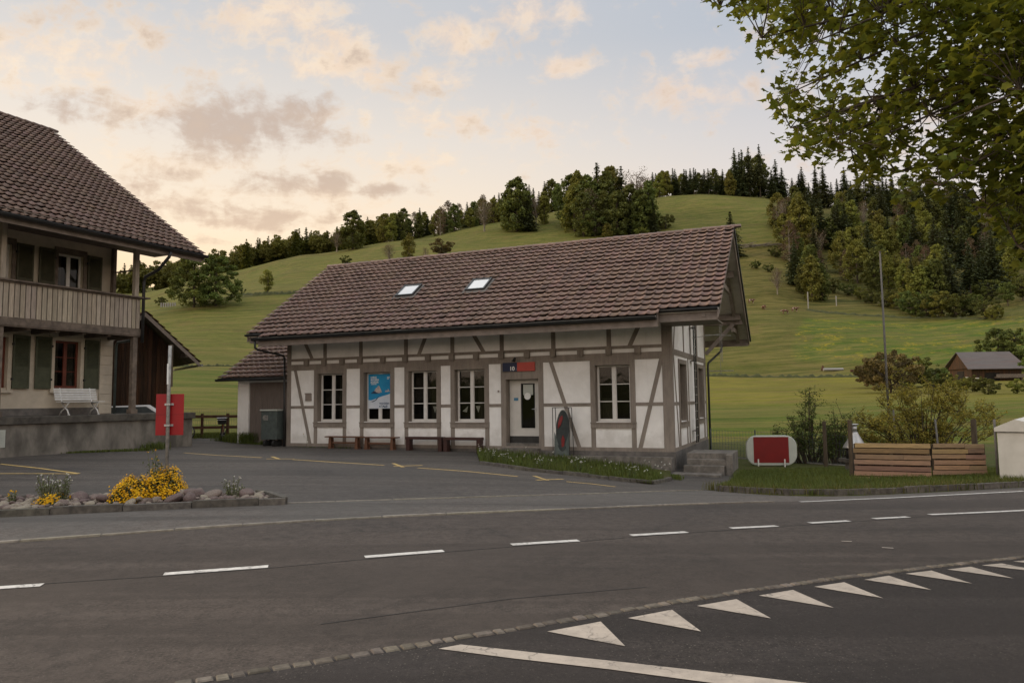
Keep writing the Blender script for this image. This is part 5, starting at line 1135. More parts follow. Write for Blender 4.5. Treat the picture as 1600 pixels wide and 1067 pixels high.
# ================================================================== LEFT BACKGROUND: rail fence, bicycles
def rail_fence(p0, p1, zt, label):
    a = at_dist(*p0); b = at_dist(*p1); f = empty('rail_fence', tuple(a), 0, label, 'fence'); d = b-a; n = 4
    for k in range(n+1):
        q = d*(k/n); mb = MB(); mb.box(q.x-.05, q.x+.05, q.y-.05, q.y+.05, q.z-.3, q.z+1.12); mb.build('post', M['fence_wood'], f)
    for h in (.98, .48):
        mb = MB(); mb.bar((0, -.07, h), (d.x, d.y-.07, d.z+h), .045, .13); mb.build('rail', M['fence_wood'], f)
rail_fence((232, 36.2), (395, 37.2), 0, 'brown two-rail wooden fence at the back of the parking area')
def bicycle(px, d, rz, label, front=None, basket=True):
    p = at_dist(px, d); b = empty('bicycle', tuple(p), rz, label, 'bicycle'); Rw = .33
    for x in (-.52, .52):
        mb = MB(); n = 28; mb.tube([(x+Rw*math.cos(2*math.pi*i/n), 0, Rw+Rw*math.sin(2*math.pi*i/n)) for i in range(n+1)], .022, 6, cap=False); wh = mb.build('wheel', M['rubber'], b, True)
        mb = MB(); mb.tube([(x+(Rw-.03)*math.cos(2*math.pi*i/n), 0, Rw+(Rw-.03)*math.sin(2*math.pi*i/n)) for i in range(n+1)], .010, 6, cap=False)
        for i in range(12): mb.tube([(x, .0, Rw), (x+(Rw-.03)*math.cos(math.pi*i/6), 0, Rw+(Rw-.03)*math.sin(math.pi*i/6))], .003, 4)
        mb.build('rim', M['chrome'], wh, True)
    mb = MB(); mb.tube([(-.52, 0, Rw), (-.05, 0, .30), (.36, 0, .80), (-.2, 0, .82), (-.05, 0, .30)], .02, 8); mb.tube([(-.52, 0, Rw), (-.2, 0, .8)], .014, 6); mb.tube([(.52, 0, Rw), (.36, 0, .82), (.33, 0, .98)], .018, 8); mb.build('frame', M['orange'], b, True)
    mb = MB(); mb.tube([(.28, -.26, .98), (.35, -.14, 1.02), (.34, .14, 1.02), (.28, .26, .98)], .014, 8); mb.build('handlebar', M['dark_metal'], b, True)
    mb = MB(); mb.tube([(-.20, 0, .82), (-.22, 0, .92)], .014, 6); mb.add([(-.36, -.08, .93), (-.36, .08, .93), (-.05, .02, .93), (-.05, -.02, .93), (-.34, -.06, .98), (-.34, .06, .98), (-.06, .015, .96), (-.06, -.015, .96)], [(3, 2, 1, 0), (4, 5, 6, 7), (0, 1, 5, 4), (1, 2, 6, 5), (2, 3, 7, 6), (3, 0, 4, 7)]); mb.build('saddle', M['rubber'], b)
    mb = MB(); mb.tube([(-.05, -.1, .30), (-.05, .1, .30)], .05, 10); mb.tube([(-.05, -.1, .30), (-.05, -.12, .15)], .012, 6); mb.tube([(-.05, .1, .30), (-.05, .12, .45)], .012, 6); mb.build('crank', M['dark_metal'], b)
    if basket:
        mb = MB(); mb.add([(.40, -.16, .70), (.70, -.14, .72), (.70, .14, .72), (.40, .16, .70), (.38, -.20, .98), (.78, -.18, .98), (.78, .18, .98), (.38, .20, .98)], [(3, 2, 1, 0), (0, 1, 5, 4), (1, 2, 6, 5), (2, 3, 7, 6), (3, 0, 4, 7)]); bk = mb.build('basket', M['rubber'], b)
        mb = MB(); mb.tube([(.38, -.2, .98), (.78, -.18, .98), (.78, .18, .98), (.38, .20, .98), (.38, -.2, .98)], .018, 6); mb.tube([(.78, -.18, .9), (.78, .18, .9)], .012, 6); mb.build('basket_rim', M['chrome'], bk)
    return b
bicycle(349, 34.3, R(-72), 'bicycle with a black basket leaning at the rail fence beside the outbuilding')
bicycle(273, 34.9, R(8), 'bicycle mostly hidden behind the red panel, wheel showing', basket=False)

# ================================================================== SIGN POST WITH RED PANEL
def place_at(px, d): return at_dist(px, d)
sp0 = G(259.5, 773); spz = sp0.z
sgp = empty('sign_post', tuple(sp0), R(3), 'grey steel pole carrying a red rectangular panel in the stone bed', 'sign')
def zof(py, d, px=260): r = ray(px, py); return r[2]/math.hypot(r[0], r[1])*d
spd = math.hypot(sp0.x, sp0.y); zt_, zp1, zp0 = zof(540, spd)-spz, zof(615.5, spd)-spz, zof(680, spd)-spz
mb = MB(); mb.tube([(0, 0, -.3), (0, 0, zt_-1.0), (0.01, 0, zt_)], .034, 12); mb.build('pole', M['steel'], sgp, True)
mb = MB(); mb.box(-.255, .275, .05, .058, zp0, zp1); mb.build('panel', M['red_panel'], sgp, bevel=.003)
mb = MB(); mb.box(-.255, .275, .0485, .0492, (zp0+zp1)/2-.004, (zp0+zp1)/2+.004); mb.build('panel_seam', M['deep_red'], sgp)
for z in (zp1-.20, zp0+.19):
    mb = MB(); mb.box(-.085, .085, .035, .049, z-.02, z+.02); mb.box(-.05, .05, -.045, -.035, z-.015, z+.015); mb.box(-.05, -.036, -.035, .035, z-.015, z+.015); mb.box(.036, .05, -.035, .035, z-.015, z+.015); mb.build('clamp', M['chrome'], sgp)
mb = MB(); mb.bar((.035, 0.02, zt_-.80), (.03, 0.02, zt_+.02), .035, .045, tint=1); mb.build('splint', M['post_wood'], sgp)
mb = MB(); mb.tube([(-.01, -.03, zt_-.75), (-.012, -.03, zt_-.35)], .018, 8); mb.build('reflector', M['white_mark'], sgp)

# ================================================================== STONE BED
KF = resample(gp([(-260, 816), (-60, 811), (0, 808), (225, 797.5), (447, 788)]), 60)
stones_along('bed_kerb', KF, .11, .115, 1.0, M['kerb'], .08, side=.06, amin=.6)
KB = resample([tuple(G(447, 787)[:2]), tuple(G(432, 779.5)[:2]), tuple(G(404, 774.5)[:2])], 20); stones_along('bed_kerb', KB, .10, .115, 1.0, M['kerb'], .05, side=.03)
bedB = resample(gp([(-260, 786), (-60, 780), (0, 779), (225, 775), (404, 773.5)]), 60); bedF = resample(gp([(-260, 812), (-60, 806), (0, 804), (225, 794), (440, 784)]), 60)
sheet('bed_soil', bedF, bedB, 60, 10, M['soil'], off=.05)
def stone_mesh(seed):
    rg = np.random.default_rng(seed); import bmesh
    bm = bmesh.new(); bmesh.ops.create_icosphere(bm, subdivisions=3, radius=1); a = rg.normal(0, 1, (4, 3)); ph = rg.uniform(0, 6, 4)
    for v in bm.verts:
        p = np.array(v.co); d = sum(.07*math.sin(2.0*(a[i]@p)+ph[i]) for i in range(4)); v.co = Vector(p*(1+d))
    for _ in range(4):                      # a few worn facets
        nrm = Vector(rg.normal(0, 1, 3)).normalized(); c = rg.uniform(.70, .9)
        for v in bm.verts:
            q = v.co.dot(nrm)
            if q > c: v.co -= nrm*(q-c)*.85
    me = bpy.data.meshes.new('stone'); bm.to_mesh(me); bm.free(); me.polygons.foreach_set('use_smooth', [True]*len(me.polygons)); me.materials.append(M['stone']); setattr_tint(me, np.ones((len(me.vertices), 3))); return me
SM = [stone_mesh(s) for s in range(9)]
rs = np.random.default_rng(12)
placed = []
def put_stone(px, py, s, dz=.0):
    p = G(px, py); o = bpy.data.objects.new('stone', SM[rs.integers(9)]); C.objects.link(o)
    o.location = (p.x, p.y, p.z+.03+s*.45+dz); o.rotation_euler = (rs.uniform(-.5, .5), rs.uniform(-.5, .5), rs.uniform(0, 6.3)); o.scale = (s*rs.uniform(.9, 1.35), s*rs.uniform(.8, 1.1), s*rs.uniform(.55, .85))
    tag(o, ('big ' if s > .10 else 'small ' if s < .06 else '')+'rounded stone in the flower bed, '+('left of the tall stalks' if px < 55 else 'around the tall stalks' if px < 112 else 'between stalks and yellow flowers' if px < 175 else 'in front of the yellow flowers' if px < 290 else 'right beside the yellow flowers' if px < 345 else 'by the white-budded weed' if px < 385 else 'at the right kerb corner'), 'stone', 'stones in the flower bed'); return o
n_ = 0
while n_ < 260:
    px = rs.uniform(-30, 425); 
    f = rs.uniform(0, 1); y0 = np.interp(px, [-30, 225, 425], [804, 792, 783]); y1 = np.interp(px, [-30, 225, 404, 425], [782, 777, 776, 779]); py = y0+(y1-y0)*f
    s = rs.uniform(.038, .088); p = G(px, py)
    if any((p.x-q[0])**2+(p.y-q[1])**2 < ((s+q[2])*.62)**2 for q in placed):
        if rs.random() < .96: continue
        else: put_stone(px, py, s*.8, s*.8); n_ += 1; continue
    placed.append((p.x, p.y, s)); put_stone(px, py, s); n_ += 1
for px, py, s in ((305, 783, .17), (283, 784, .13), (296, 789, .12), (127, 787, .14), (150, 788, .11), (166, 790, .12), (330, 783, .12), (385, 781, .12), (272, 790, .13)): put_stone(px, py, s, .03)
# leaf/blade builders
def cards(P, Nn, size, aspect=1.0, rg=RNG, bend=.0):
    """square-ish leaf cards at P with random orientation; returns V,Q"""
    n = len(P); a = rg.normal(0, 1, (n, 3)); a /= np.linalg.norm(a, axis=1)[:, None]
    if Nn is not None: a = a*.6+Nn; a /= np.linalg.norm(a, axis=1)[:, None]
    b = np.cross(a, rg.normal(0, 1, (n, 3))); b /= np.linalg.norm(b, axis=1)[:, None]; c = np.cross(a, b)
    s = np.asarray(size).reshape(-1, 1)*np.ones((n, 1)); b = b*s; c = c*s*aspect
    V = np.stack([P-b, P-c*.9, P+b, P+c], 1).reshape(-1, 3); Q = np.arange(4*n).reshape(-1, 4); return V, Q
def blades(P, h, w_, rg=RNG, lean=.5):
    """each blade: two quads bent"""
    n = len(P); az = rg.uniform(0, 2*np.pi, n); d = np.stack([np.cos(az), np.sin(az), np.zeros(n)], 1); ws = np.stack([-np.sin(az), np.cos(az), np.zeros(n)], 1)*(np.asarray(w_).reshape(-1, 1))
    h = np.asarray(h).reshape(-1, 1); L = rg.uniform(.1, lean, (n, 1)); up = np.array([[0, 0, 1.]])
    m_ = P+up*h*.55+d*h*L*.3; t = P+up*h*(1-L*.3)+d*h*L
    V = np.stack([P-ws, P+ws, m_+ws*.8, m_-ws*.8, t+ws*.12, t-ws*.12], 1).reshape(-1, 3); i = np.arange(n)[:, None]*6
    Q = np.concatenate([i+np.array([[0, 1, 2, 3]]), i+np.array([[3, 2, 4, 5]])], 0); return V, Q
def tints(n, k, rg=RNG, s=.22, lo=.5, hi=1.6): t = np.clip(rg.normal(1, s, n), lo, hi); c = np.stack([t*rg.normal(1, .06, n), t, t*rg.normal(1, .08, n)], 1); return np.repeat(c, k, 0)
def zg_arr(P): return zg(P[:, 0], P[:, 1])
def flower_heap(centers, n, par, name, material, size, zoff=0):
    pass
# yellow flowering cushion plants
def cushion(name, px0, px1, py, hgt, label, seed, n=1500):
    rg = np.random.default_rng(seed); a = G(px0, py); b = G(px1, py); c = (a+b)/2; o = empty(name, (c.x, c.y, c.z), 0, label, 'flowering plant'); wx = (b-a).length/2; wy = .34
    u = rg.uniform(0, 2*np.pi, n); v = rg.uniform(0, 1, n)**.5; ph = np.arccos(rg.uniform(0.02, 1, n)); lump = 1+.16*np.sin(u*3+seed)+.12*np.sin(u*5+ph*4)
    dx = (b-a)/(2*wx)
    X = np.sin(ph)*np.cos(u)*wx*lump; Y = np.sin(ph)*np.sin(u)*wy*lump; Z = np.cos(ph)*hgt*lump+.05
    P = np.stack([X*dx.x-Y*dx.y, X*dx.y+Y*dx.x, Z], 1)
    V, Q = cards(P*.9, None, rg.uniform(.018, .035, n), .7, rg); npmesh('leaves', V, Q, M['leaf_grey'], o, tints(n, 4, rg))
    k = rg.random(n) < .8; Pf = np.repeat(P[k], 2, 0)+rg.normal(0, .026, (2*k.sum(), 3)); Pf = Pf[np.sin(Pf[:, 0]*13+seed)*np.sin(Pf[:, 1]*17+Pf[:, 2]*12) > -.7]
    nrm = Pf/np.linalg.norm(Pf, axis=1)[:, None]; V, Q = cards(Pf, nrm*1.3, rg.uniform(.011, .023, len(Pf)), 1, rg); npmesh('flowers', V, Q, M['petal_y'], o, tints(len(Pf), 4, rg, .16))
cushion('yellow_flowers', 178, 238, 787, .38, 'mound of yellow flowers in the bed, left half of the blaze', 1, 1500)
cushion('yellow_flowers', 224, 287, 783, .48, 'taller mound of yellow flowers at the foot of the sign pole', 2, 1700)
cushion('yellow_flowers', 70, 96, 790, .13, 'small patch of dull yellow flowers among stones', 3, 260)
def wild_plant(name, px, py, hgt, n, label, seed, leaf='leaf_grey', spread=.2, head='petal_y', hp=.7, lsz=.02, nl=14, cat='plant'):
    rg = np.random.default_rng(seed); p = G(px, py); o = empty(name, tuple(p), 0, label, cat); mb = MB(); LP = []; HP = []
    for k in range(n):
        a = rg.uniform(0, 6.28); r_ = rg.uniform(.2, 1)*spread; h = hgt*rg.uniform(.6, 1.05); b0 = np.array([math.cos(a)*r_*.35, math.sin(a)*r_*.35, .02]); t = np.array([math.cos(a)*r_, math.sin(a)*r_, h]); m_ = (b0+t)/2+np.array([0, 0, h*.08])
        mb.tube([b0, m_, t], [.006, .005, .003], 4, cap=False)
        for q in range(nl):
            f = rg.uniform(.05, .95); LP.append(b0+(t-b0)*f+rg.normal(0, lsz*1.1, 3))
        HP.append(t)
    mb.build('stem', M['leaf_grey'], o)
    V, Q = cards(np.array(LP), None, rg.uniform(lsz*.6, lsz*1.4, len(LP)), .5, rg); npmesh('leaves', V, Q, M[leaf], o, tints(len(LP), 4, rg))
    if head:
        hp_ = np.array([h_ for h_ in HP if rg.random() < hp]); hp_ = np.repeat(hp_, 5, 0)+rg.normal(0, .008, (len(hp_)*5, 3)); V, Q = cards(hp_, None, .013, 1, rg); npmesh('flower_heads', V, Q, M[head], o, tints(len(hp_), 4, rg, .1))
wild_plant('wild_plant', 75, 788, .52, 26, 'clump of tall grey-green stalks with buds in the left of the stone bed', 5, spread=.22, head='petal_w')
wild_plant('wild_plant', 98, 788, .50, 20, 'second clump of stalks with fading heads right of the tall buds', 6, spread=.20, head='petal_w')
wild_plant('wild_plant', 362, 781, .40, 16, 'small weed with white buds at the right of the stone bed', 7, spread=.16, head='petal_w')
wild_plant('wild_plant', 376, 781, .28, 10, 'short weed beside the white-budded weed at the bed end', 8, spread=.14, head='petal_w')
wild_plant('wild_plant', 241, 770, .80, 6, 'tall thistle-like weed standing left of the sign pole', 9, leaf='leaf_grey', spread=.14, head='petal_y', lsz=.035, nl=20)
wild_plant('wild_plant', 20, 790, .26, 8, 'thin weed among stones at the far left of the bed', 10, spread=.16, head='petal_y')
# grass along the kerbs, planted strips and bank
def grass(name, P, h, w_, material, seed, lean=.6, label=None):
    rg = np.random.default_rng(seed); P = np.concatenate([P, zg_arr(P)[:, None]], 1) if P.shape[1] == 2 else P
    V, Q = blades(P, h(len(P), rg), w_(len(P), rg), rg, lean); o = npmesh(name, V, Q, M[material], None, tints(len(P), 6, rg)[np.arange(len(P)*6)]); tag(o, label, 'grass', kind='stuff'); return o
def in_quad(A_, B_, n, rg, k=200): # random points between two curves
    u = rg.uniform(0, 1, n)*(len(A_)-1.001); i = u.astype(int); f = (u-i)[:, None]; a = A_[i]*(1-f)+A_[i+1]*f; b = B_[i]*(1-f)+B_[i+1]*f; s = rg.uniform(0, 1, n)[:, None]; return a*(1-s)+b*s
rg = np.random.default_rng(40)
P = in_quad(gF[:60], gF[:60]*.0+resample([(6.9, 22.3), (10, 23.4), (15, 21), (24, 19)], 160)[:60], 52000, rg); P = P[np.hypot(P[:, 0], P[:, 1]) > 14]
grass('bank_grass', P, lambda n, r: r.uniform(.05, .14, n)+.09, lambda n, r: r.uniform(.004, .010, n), 'blade', 41, label='green grass on the bank between kerb and fence')
P = gF[:95][rg.integers(0, 95, 5200)]+rg.normal(0, .10, (5200, 2))+np.array([0.0, .22]); grass('bank_grass', P, lambda n, r: r.uniform(.08, .24, n)+.05, lambda n, r: r.uniform(.004, .009, n), 'blade_dry', 42, label='longer grass fringe leaning over the kerb')
bedl = resample(gp([(750, 725), (820, 735), (875, 741), (930, 746.5), (1017, 757), (1049, 750)]), 80)
stones_along('terrace_kerb', bedl, .10, .09, .6, M['kerb'], .2, side=.02)
ca, sa = math.cos(YAW), math.sin(YAW)
def SW(x, y): return (Ax+x*ca+y*sa, Ay-x*sa+y*ca)
btop = resample([SW(-6.6, -.45), SW(-5.9, -.70), SW(0.0, -.72)], 80)
sheet('terrace_bed', bedl, btop, 80, 8, M['turf'], off=.05)
P = in_quad(bedl[:72], btop[:72], 9500, rg); grass('terrace_grass', P, lambda n, r: r.uniform(.06, .30, n), lambda n, r: r.uniform(.004, .010, n), 'blade', 44, label='tall grass and weeds in the kerbed bed before the terrace')
P = in_quad(bedl, btop, 48, rg); Z = zg_arr(P)+rg.uniform(.16, .34, 48); V, Q = cards(np.repeat(np.column_stack([P, Z]), 6, 0)+rg.normal(0, .012, (288, 3)), None, .014, 1, rg); tag(npmesh('white_blossom', V, Q, M['petal_w'], None, tints(288, 4, rg, .1)), 'small white blossoms scattered over the terrace grass', 'blossom', kind='stuff')
# weeds at wall feet, and the grassy corner beside the outbuilding
def tuft(pxa, pya, pxb, pyb, n, hh, seed, sp=.12, label='grass tufts growing at the wall foot', mat_='blade'):
    r_ = np.random.default_rng(seed); a = np.array(G(pxa, pya)[:2]); b = np.array(G(pxb, pyb)[:2]); f = r_.uniform(0, 1, n)[:, None]; P = a+(b-a)*f+r_.normal(0, sp, (n, 2)); grass('wall_foot_grass', P, lambda n, r: r.uniform(.3, 1, n)*hh, lambda n, r: r.uniform(.005, .012, n), mat_, seed, label=label)
tuft(352, 688, 395, 693, 3200, .55, 50, .22, 'rough grass corner beside the outbuilding'); tuft(0, 712, 235, 704, 1400, .12, 51, .07, 'low weeds along the foot of the dock wall'); tuft(395, 694, 430, 695, 300, .25, 52, .12, 'weeds by the boarded door')
tuft(230, 700, 250, 702, 350, .35, 53, .2, 'weeds at the end of the dock wall'); tuft(290, 683, 345, 683, 5200, .28, 54, .5, 'grass behind the parking area under the rail fence'); tuft(455, 698, 560, 701, 130, .10, 55, .04, 'sparse weeds along the station plinth')
tuft(1052, 742, 1060, 750, 200, .15, 56, .08, 'weeds by the bottom step'); tuft(1330, 752, 1545, 750, 2500, .22, 57, .12, 'grass along the foot of the plank screens'); tuft(1545, 752, 1640, 752, 1200, .25, 58, .2, 'grass before the white hut')
wild_plant('wall_plant', 478, 698, .55, 7, 'thin leafless-looking sprig beside the station corner', 60, spread=.5, head='petal_y', hp=.3, nl=10)
for i, (px, py, h, s) in enumerate(((790, 727, .35, 61), (850, 735, .35, 62), (905, 738, .45, 63), (985, 748, .4, 64), (765, 724, .4, 65))):
    wild_plant('flowering_weed', px, py, h, 14, ['white flowering weed before the door steps', 'white flowering weed left of the oval board stand', 'white flowering weed below the oval board stand', 'white flowering weed near the right end of the terrace bed', 'white flowering weed at the left tip of the terrace bed'][i], s, leaf='leaf_shrub', spread=.25, head='petal_w')

# ================================================================== RIGHT: mesh fence, red sign, posts, planks, hut
FD = 24.2
fz = at_dist(1200, FD).z
fa, fb = G(1112, 716), G(1336, 731)
mf = empty('mesh_fence', tuple(fa), 0, 'thin green wire mesh fence behind the rounded red sign', 'fence'); dv = fb-fa
mb = MB(); L_ = dv.length; n = int(L_/.11)
for k in range(n+1): q = dv*(k/n); mb.bar((q.x, q.y, q.z+.10), (q.x, q.y, q.z+1.10), .008, .008)
for h in (.12, .35, .58, .82, 1.08): mb.bar((0, 0, h), (dv.x, dv.y, dv.z+h), .009, .009, up=(0, 1, 0))
mb.build('wire_panel', M['green_metal'], mf)
mb = MB(); mb.bar((.2, 0, .04), (dv.x, dv.y, dv.z+.04), .05, .10); mb.build('bottom_rail', M['steel'], mf)
for k in range(4): q = dv*(k/3); mb = MB(); mb.box(q.x-.02, q.x+.02, q.y-.02, q.y+.02, q.z-.3, q.z+1.15); mb.build('post', M['green_metal'], mf)
fb2 = at_dist(330, 38.5); fa2 = at_dist(392, 38.8); mf2 = empty('mesh_fence', tuple(fb2), 0, 'wire mesh fence in the grass behind the rail fence', 'fence'); a2 = at_dist(225, 38.5); dv2 = fa2-a2; mf2.location = a2
mb = MB()
for k in range(60): q = dv2*(k/59); mb.bar((q.x, q.y, q.z), (q.x, q.y, q.z+1.35), .008, .008)
for h in (.3, .8, 1.33): mb.bar((0, 0, h), (dv2.x, dv2.y, dv2.z+h), .010, .010, up=(0, 1, 0))
mb.build('wire_panel', M['green_metal'], mf2)
# rounded illuminated-style sign seen from behind
rp = G(1206, 731.5); rd = math.hypot(rp.x, rp.y); z1, z0 = zof(680, rd, 1206)-rp.z, zof(727, rd, 1206)-rp.z
rs_ = empty('rounded_sign', tuple(rp), R(-8), 'pale rounded sign box with a dark red centre on two short legs', 'sign')
sc = rp.y/F*1.03; wx = 36.5*sc; hz = (z1-z0)/2; zc = (z1+z0)/2
def rrect(wx, hz, rr, n=8, k=1.0):
    P = []
    for cx, cz, a0 in ((wx-rr, hz-rr, 0), (-wx+rr, hz-rr, 90), (-wx+rr, -hz+rr, 180), (wx-rr, -hz+rr, 270)):
        for i in range(n+1): t = R(a0+90*i/n); P.append((cx+rr*math.cos(t), cz+rr*math.sin(t)))
    return P
mb = MB(); Pq = rrect(wx, hz, hz*.72); mb.quadprism([(x, -.09, zc+z) for x, z in Pq], (0, .18, 0)); mb.build('shell', M['light_plastic'], rs_, bevel=.03)
mb = MB(); mb.box(-26*sc, 24.5*sc, -.105, -.0905, zc-hz*.80, zc+hz*.90); mb.build('red_panel', M['deep_red'], rs_)
for x in (-20*sc, 18*sc): mb = MB(); mb.box(x-.02, x+.02, -.13, -.108, -.1, z0+.22); mb.build('leg', M['white_frame'], rs_)
# white plastic bag by the steps
bp = G(1142, 729); mb = MB(); rg2 = random.Random(3)
V = [(rg2.uniform(-.13, .13), rg2.uniform(-.08, .08), rg2.uniform(.02, .34)) for _ in range(14)]
import bmesh
bm = bmesh.new(); [bm.verts.new(v) for v in V]; bmesh.ops.convex_hull(bm, input=bm.verts); me = bpy.data.meshes.new('rubbish_bag'); bm.to_mesh(me); bm.free(); me.materials.append(M['light_grey_bag']); o = bpy.data.objects.new('rubbish_bag', me); C.objects.link(o); o.location = bp; tag(o, 'crumpled white bag lying beside the concrete steps', 'bag')
# wooden posts
def post(px, d, ytop, w_, material, label, name='wooden_post', lean=0, cat='post', ybase=None):
    p = G(px, d); d = math.hypot(p.x, p.y); h = zof(ytop, d, px)-p.z; o = MB(); o.tube([(0, 0, -.3), (lean, 0, h)], [w_, w_*.85], 8 if material != 'post_wood' else 4) if True else None
    q = o.build(name, M[material], None, material != 'post_wood'); q.location = p; return tag(q, label, cat)
post(1291, 734, 658, .075, 'post_wood', 'weathered wooden post left of the grill, by the shrub')
post(1332, 750, 656, .07, 'post_wood', 'weathered wooden post at the left end of the plank screens')
fp = G(1393, 732); h1 = zof(392, math.hypot(fp.x, fp.y), 1386)-fp.z
mb = MB(); mb.tube([(0, 0, -.3), (0, 0, h1*.45), (0, 0, h1-.03)], [.045, .038, .026], 12); mb.tube([(0, 0, h1-.03), (0, 0, h1)], .042, 10); fl = mb.build('flagpole', M['pole_grey'], None, True); fl.location = fp; tag(fl, 'tall bare grey flagpole rising behind the plank screens', 'flagpole')
post(1559.5, 750, 655, .032, 'pole_grey', 'thin grey steel fence post between plank screen and white hut', 'steel_post')
post(1401, 736, 640, .035, 'pole_grey', 'short grey steel post between bush and flagpole', 'steel_post'); post(1470, 737, 655, .035, 'pole_grey', 'short grey steel post leaning in the middle of the bush', 'steel_post', lean=-.08)
post(1526, 740, 655, .10, 'post_wood', 'thick dark wooden stump post right of the bush', 'wooden_post')
# plank screens
def screen(px0, px1, d0, d1, y0l, y0r, label, seed):
    rg = random.Random(seed); a = G(px0, d0); b = G(px1, d1); d = b-a; d0 = math.hypot(a.x, a.y); L = math.hypot(d.x, d.y); ang = math.atan2(d.y, d.x)
    o = empty('plank_screen', tuple(a), ang, label, 'screen', 'plank screens beside the road'); H = zof(y0l, d0, px0)-a.z; n = 7; hh = H/n
    for k in range(n):
        # every course is two boards butted
        cut = L*rg.uniform(.60, .72); e0, e1 = rg.uniform(-.02, .04), L+rg.uniform(-.04, .015)
        for s0, s1 in (((e0, cut-.002), (cut+.002, e1)) if rg.random() < .45 else ((e0, e1),)):
            t = rg.choice((.75, .88, .98, 1.05, 1.15, 1.3)); z = .01+k*hh+rg.uniform(-.012, .012); mb = MB(); mb.box(s0, s1, -.032+rg.uniform(0, .004), -.008, z, z+hh*.80, (t, t*rg.uniform(.9, 1.1), t*rg.uniform(.85, 1.2))); mb.build('plank', M['plank'], o, bevel=.003)
    mb = MB(); mb.box(.01, L-.01, .052, .066, .02, H-.06); mb.build('shade_back_board', M['dark_board'], o)  # dark backing put in so the gaps between planks look shaded
    for x in (.04, L*.5, L-.04): mb = MB(); mb.box(x-.035, x+.035, -.006, .05, -.1, H-.03); mb.build('upright', M['post_wood'], o)
    return o
screen(1336, 1456, 751.5, 751, 691, 692, 'left and wider plank screen of reddish sawn boards by the road', 3)
screen(1458.5, 1542, 751, 750, 692, 692, 'right and narrower plank screen with one pale grey-white board', 4)
# garden grill with conical hood
gr = G(1338, 741); grd = math.hypot(gr.x, gr.y); gt = empty('garden_grill', tuple(gr), R(20), 'stone garden grill with shiny conical metal hood behind the post', 'grill')
zz = lambda y: zof(y, grd, 1338)-gr.z
mb = MB(); mb.box(-.20, .24, -.18, .22, -.1, zz(722)); mb.build('base', M['plinth'], gt, bevel=.02)
mb = MB(); mb.box(-.36, .40, -.3, .32, zz(722)+.001, zz(717)+.02); mb.build('slab', M['concrete_dark'], gt, bevel=.015)
mb = MB(); mb.tube([(0, 0, zz(717)+.021), (0, 0, zz(700))], .26, 20); mb.build('fire_bowl', M['rubber'], gt, True)
mb = MB(); mb.tube([(0, 0, zz(700)+.001), (0, 0, zz(700)+.02), (0.02, 0, zz(676)), (0.02, 0, zz(675))], [.34, .335, .085, .085], 24); mb.build('hood', M['chrome'], gt, True)
mb = MB(); mb.tube([(.02, 0, zz(675)+.001), (.02, 0, zz(664))], .065, 14); mb.tube([(.02, 0, zz(664)+.001), (.02, 0, zz(662))], .11, 14); mb.build('flue', M['chrome'], gt, True)
# white hut at the right edge
ha = G(1563, 753); had = math.hypot(ha.x, ha.y); hut = empty('white_hut', tuple(ha), R(-40), 'low white panelled hut with shallow gable at the right edge', 'hut'); HH = lambda y: zof(y, had, 1580)-ha.z
mb = MB(); x1 = 1.25; mb.add([(0, 0, -.2), (x1, 0, -.2), (x1, 0, HH(674)), (0, 0, HH(674)), (0, 2.2, -.2), (x1, 2.2, -.2), (x1, 2.2, HH(674)), (0, 2.2, HH(674))], [(0, 1, 2, 3), (5, 4, 7, 6), (1, 5, 6, 2), (4, 0, 3, 7)]); mb.build('wall', M['white_sheet'], hut)
mb = MB(); zA, zB = HH(674), HH(655); mb.quadprism([(-.05, -.05, zA), (x1+.05, -.05, zA), (x1+.05, -.05, zA+.03), (.36, -.05, zB), (-.05, -.05, zA+.09)], (0, 2.3, 0)); mb.build('roof', M['white_sheet'], hut)
mb = MB(); mb.box(-.01, x1, -.012, -.001, zA-.03, zA-.001); mb.box(.60, .615, -.012, -.001, -.1, zA-.03); mb.build('trim_strip', M['steel'], hut)

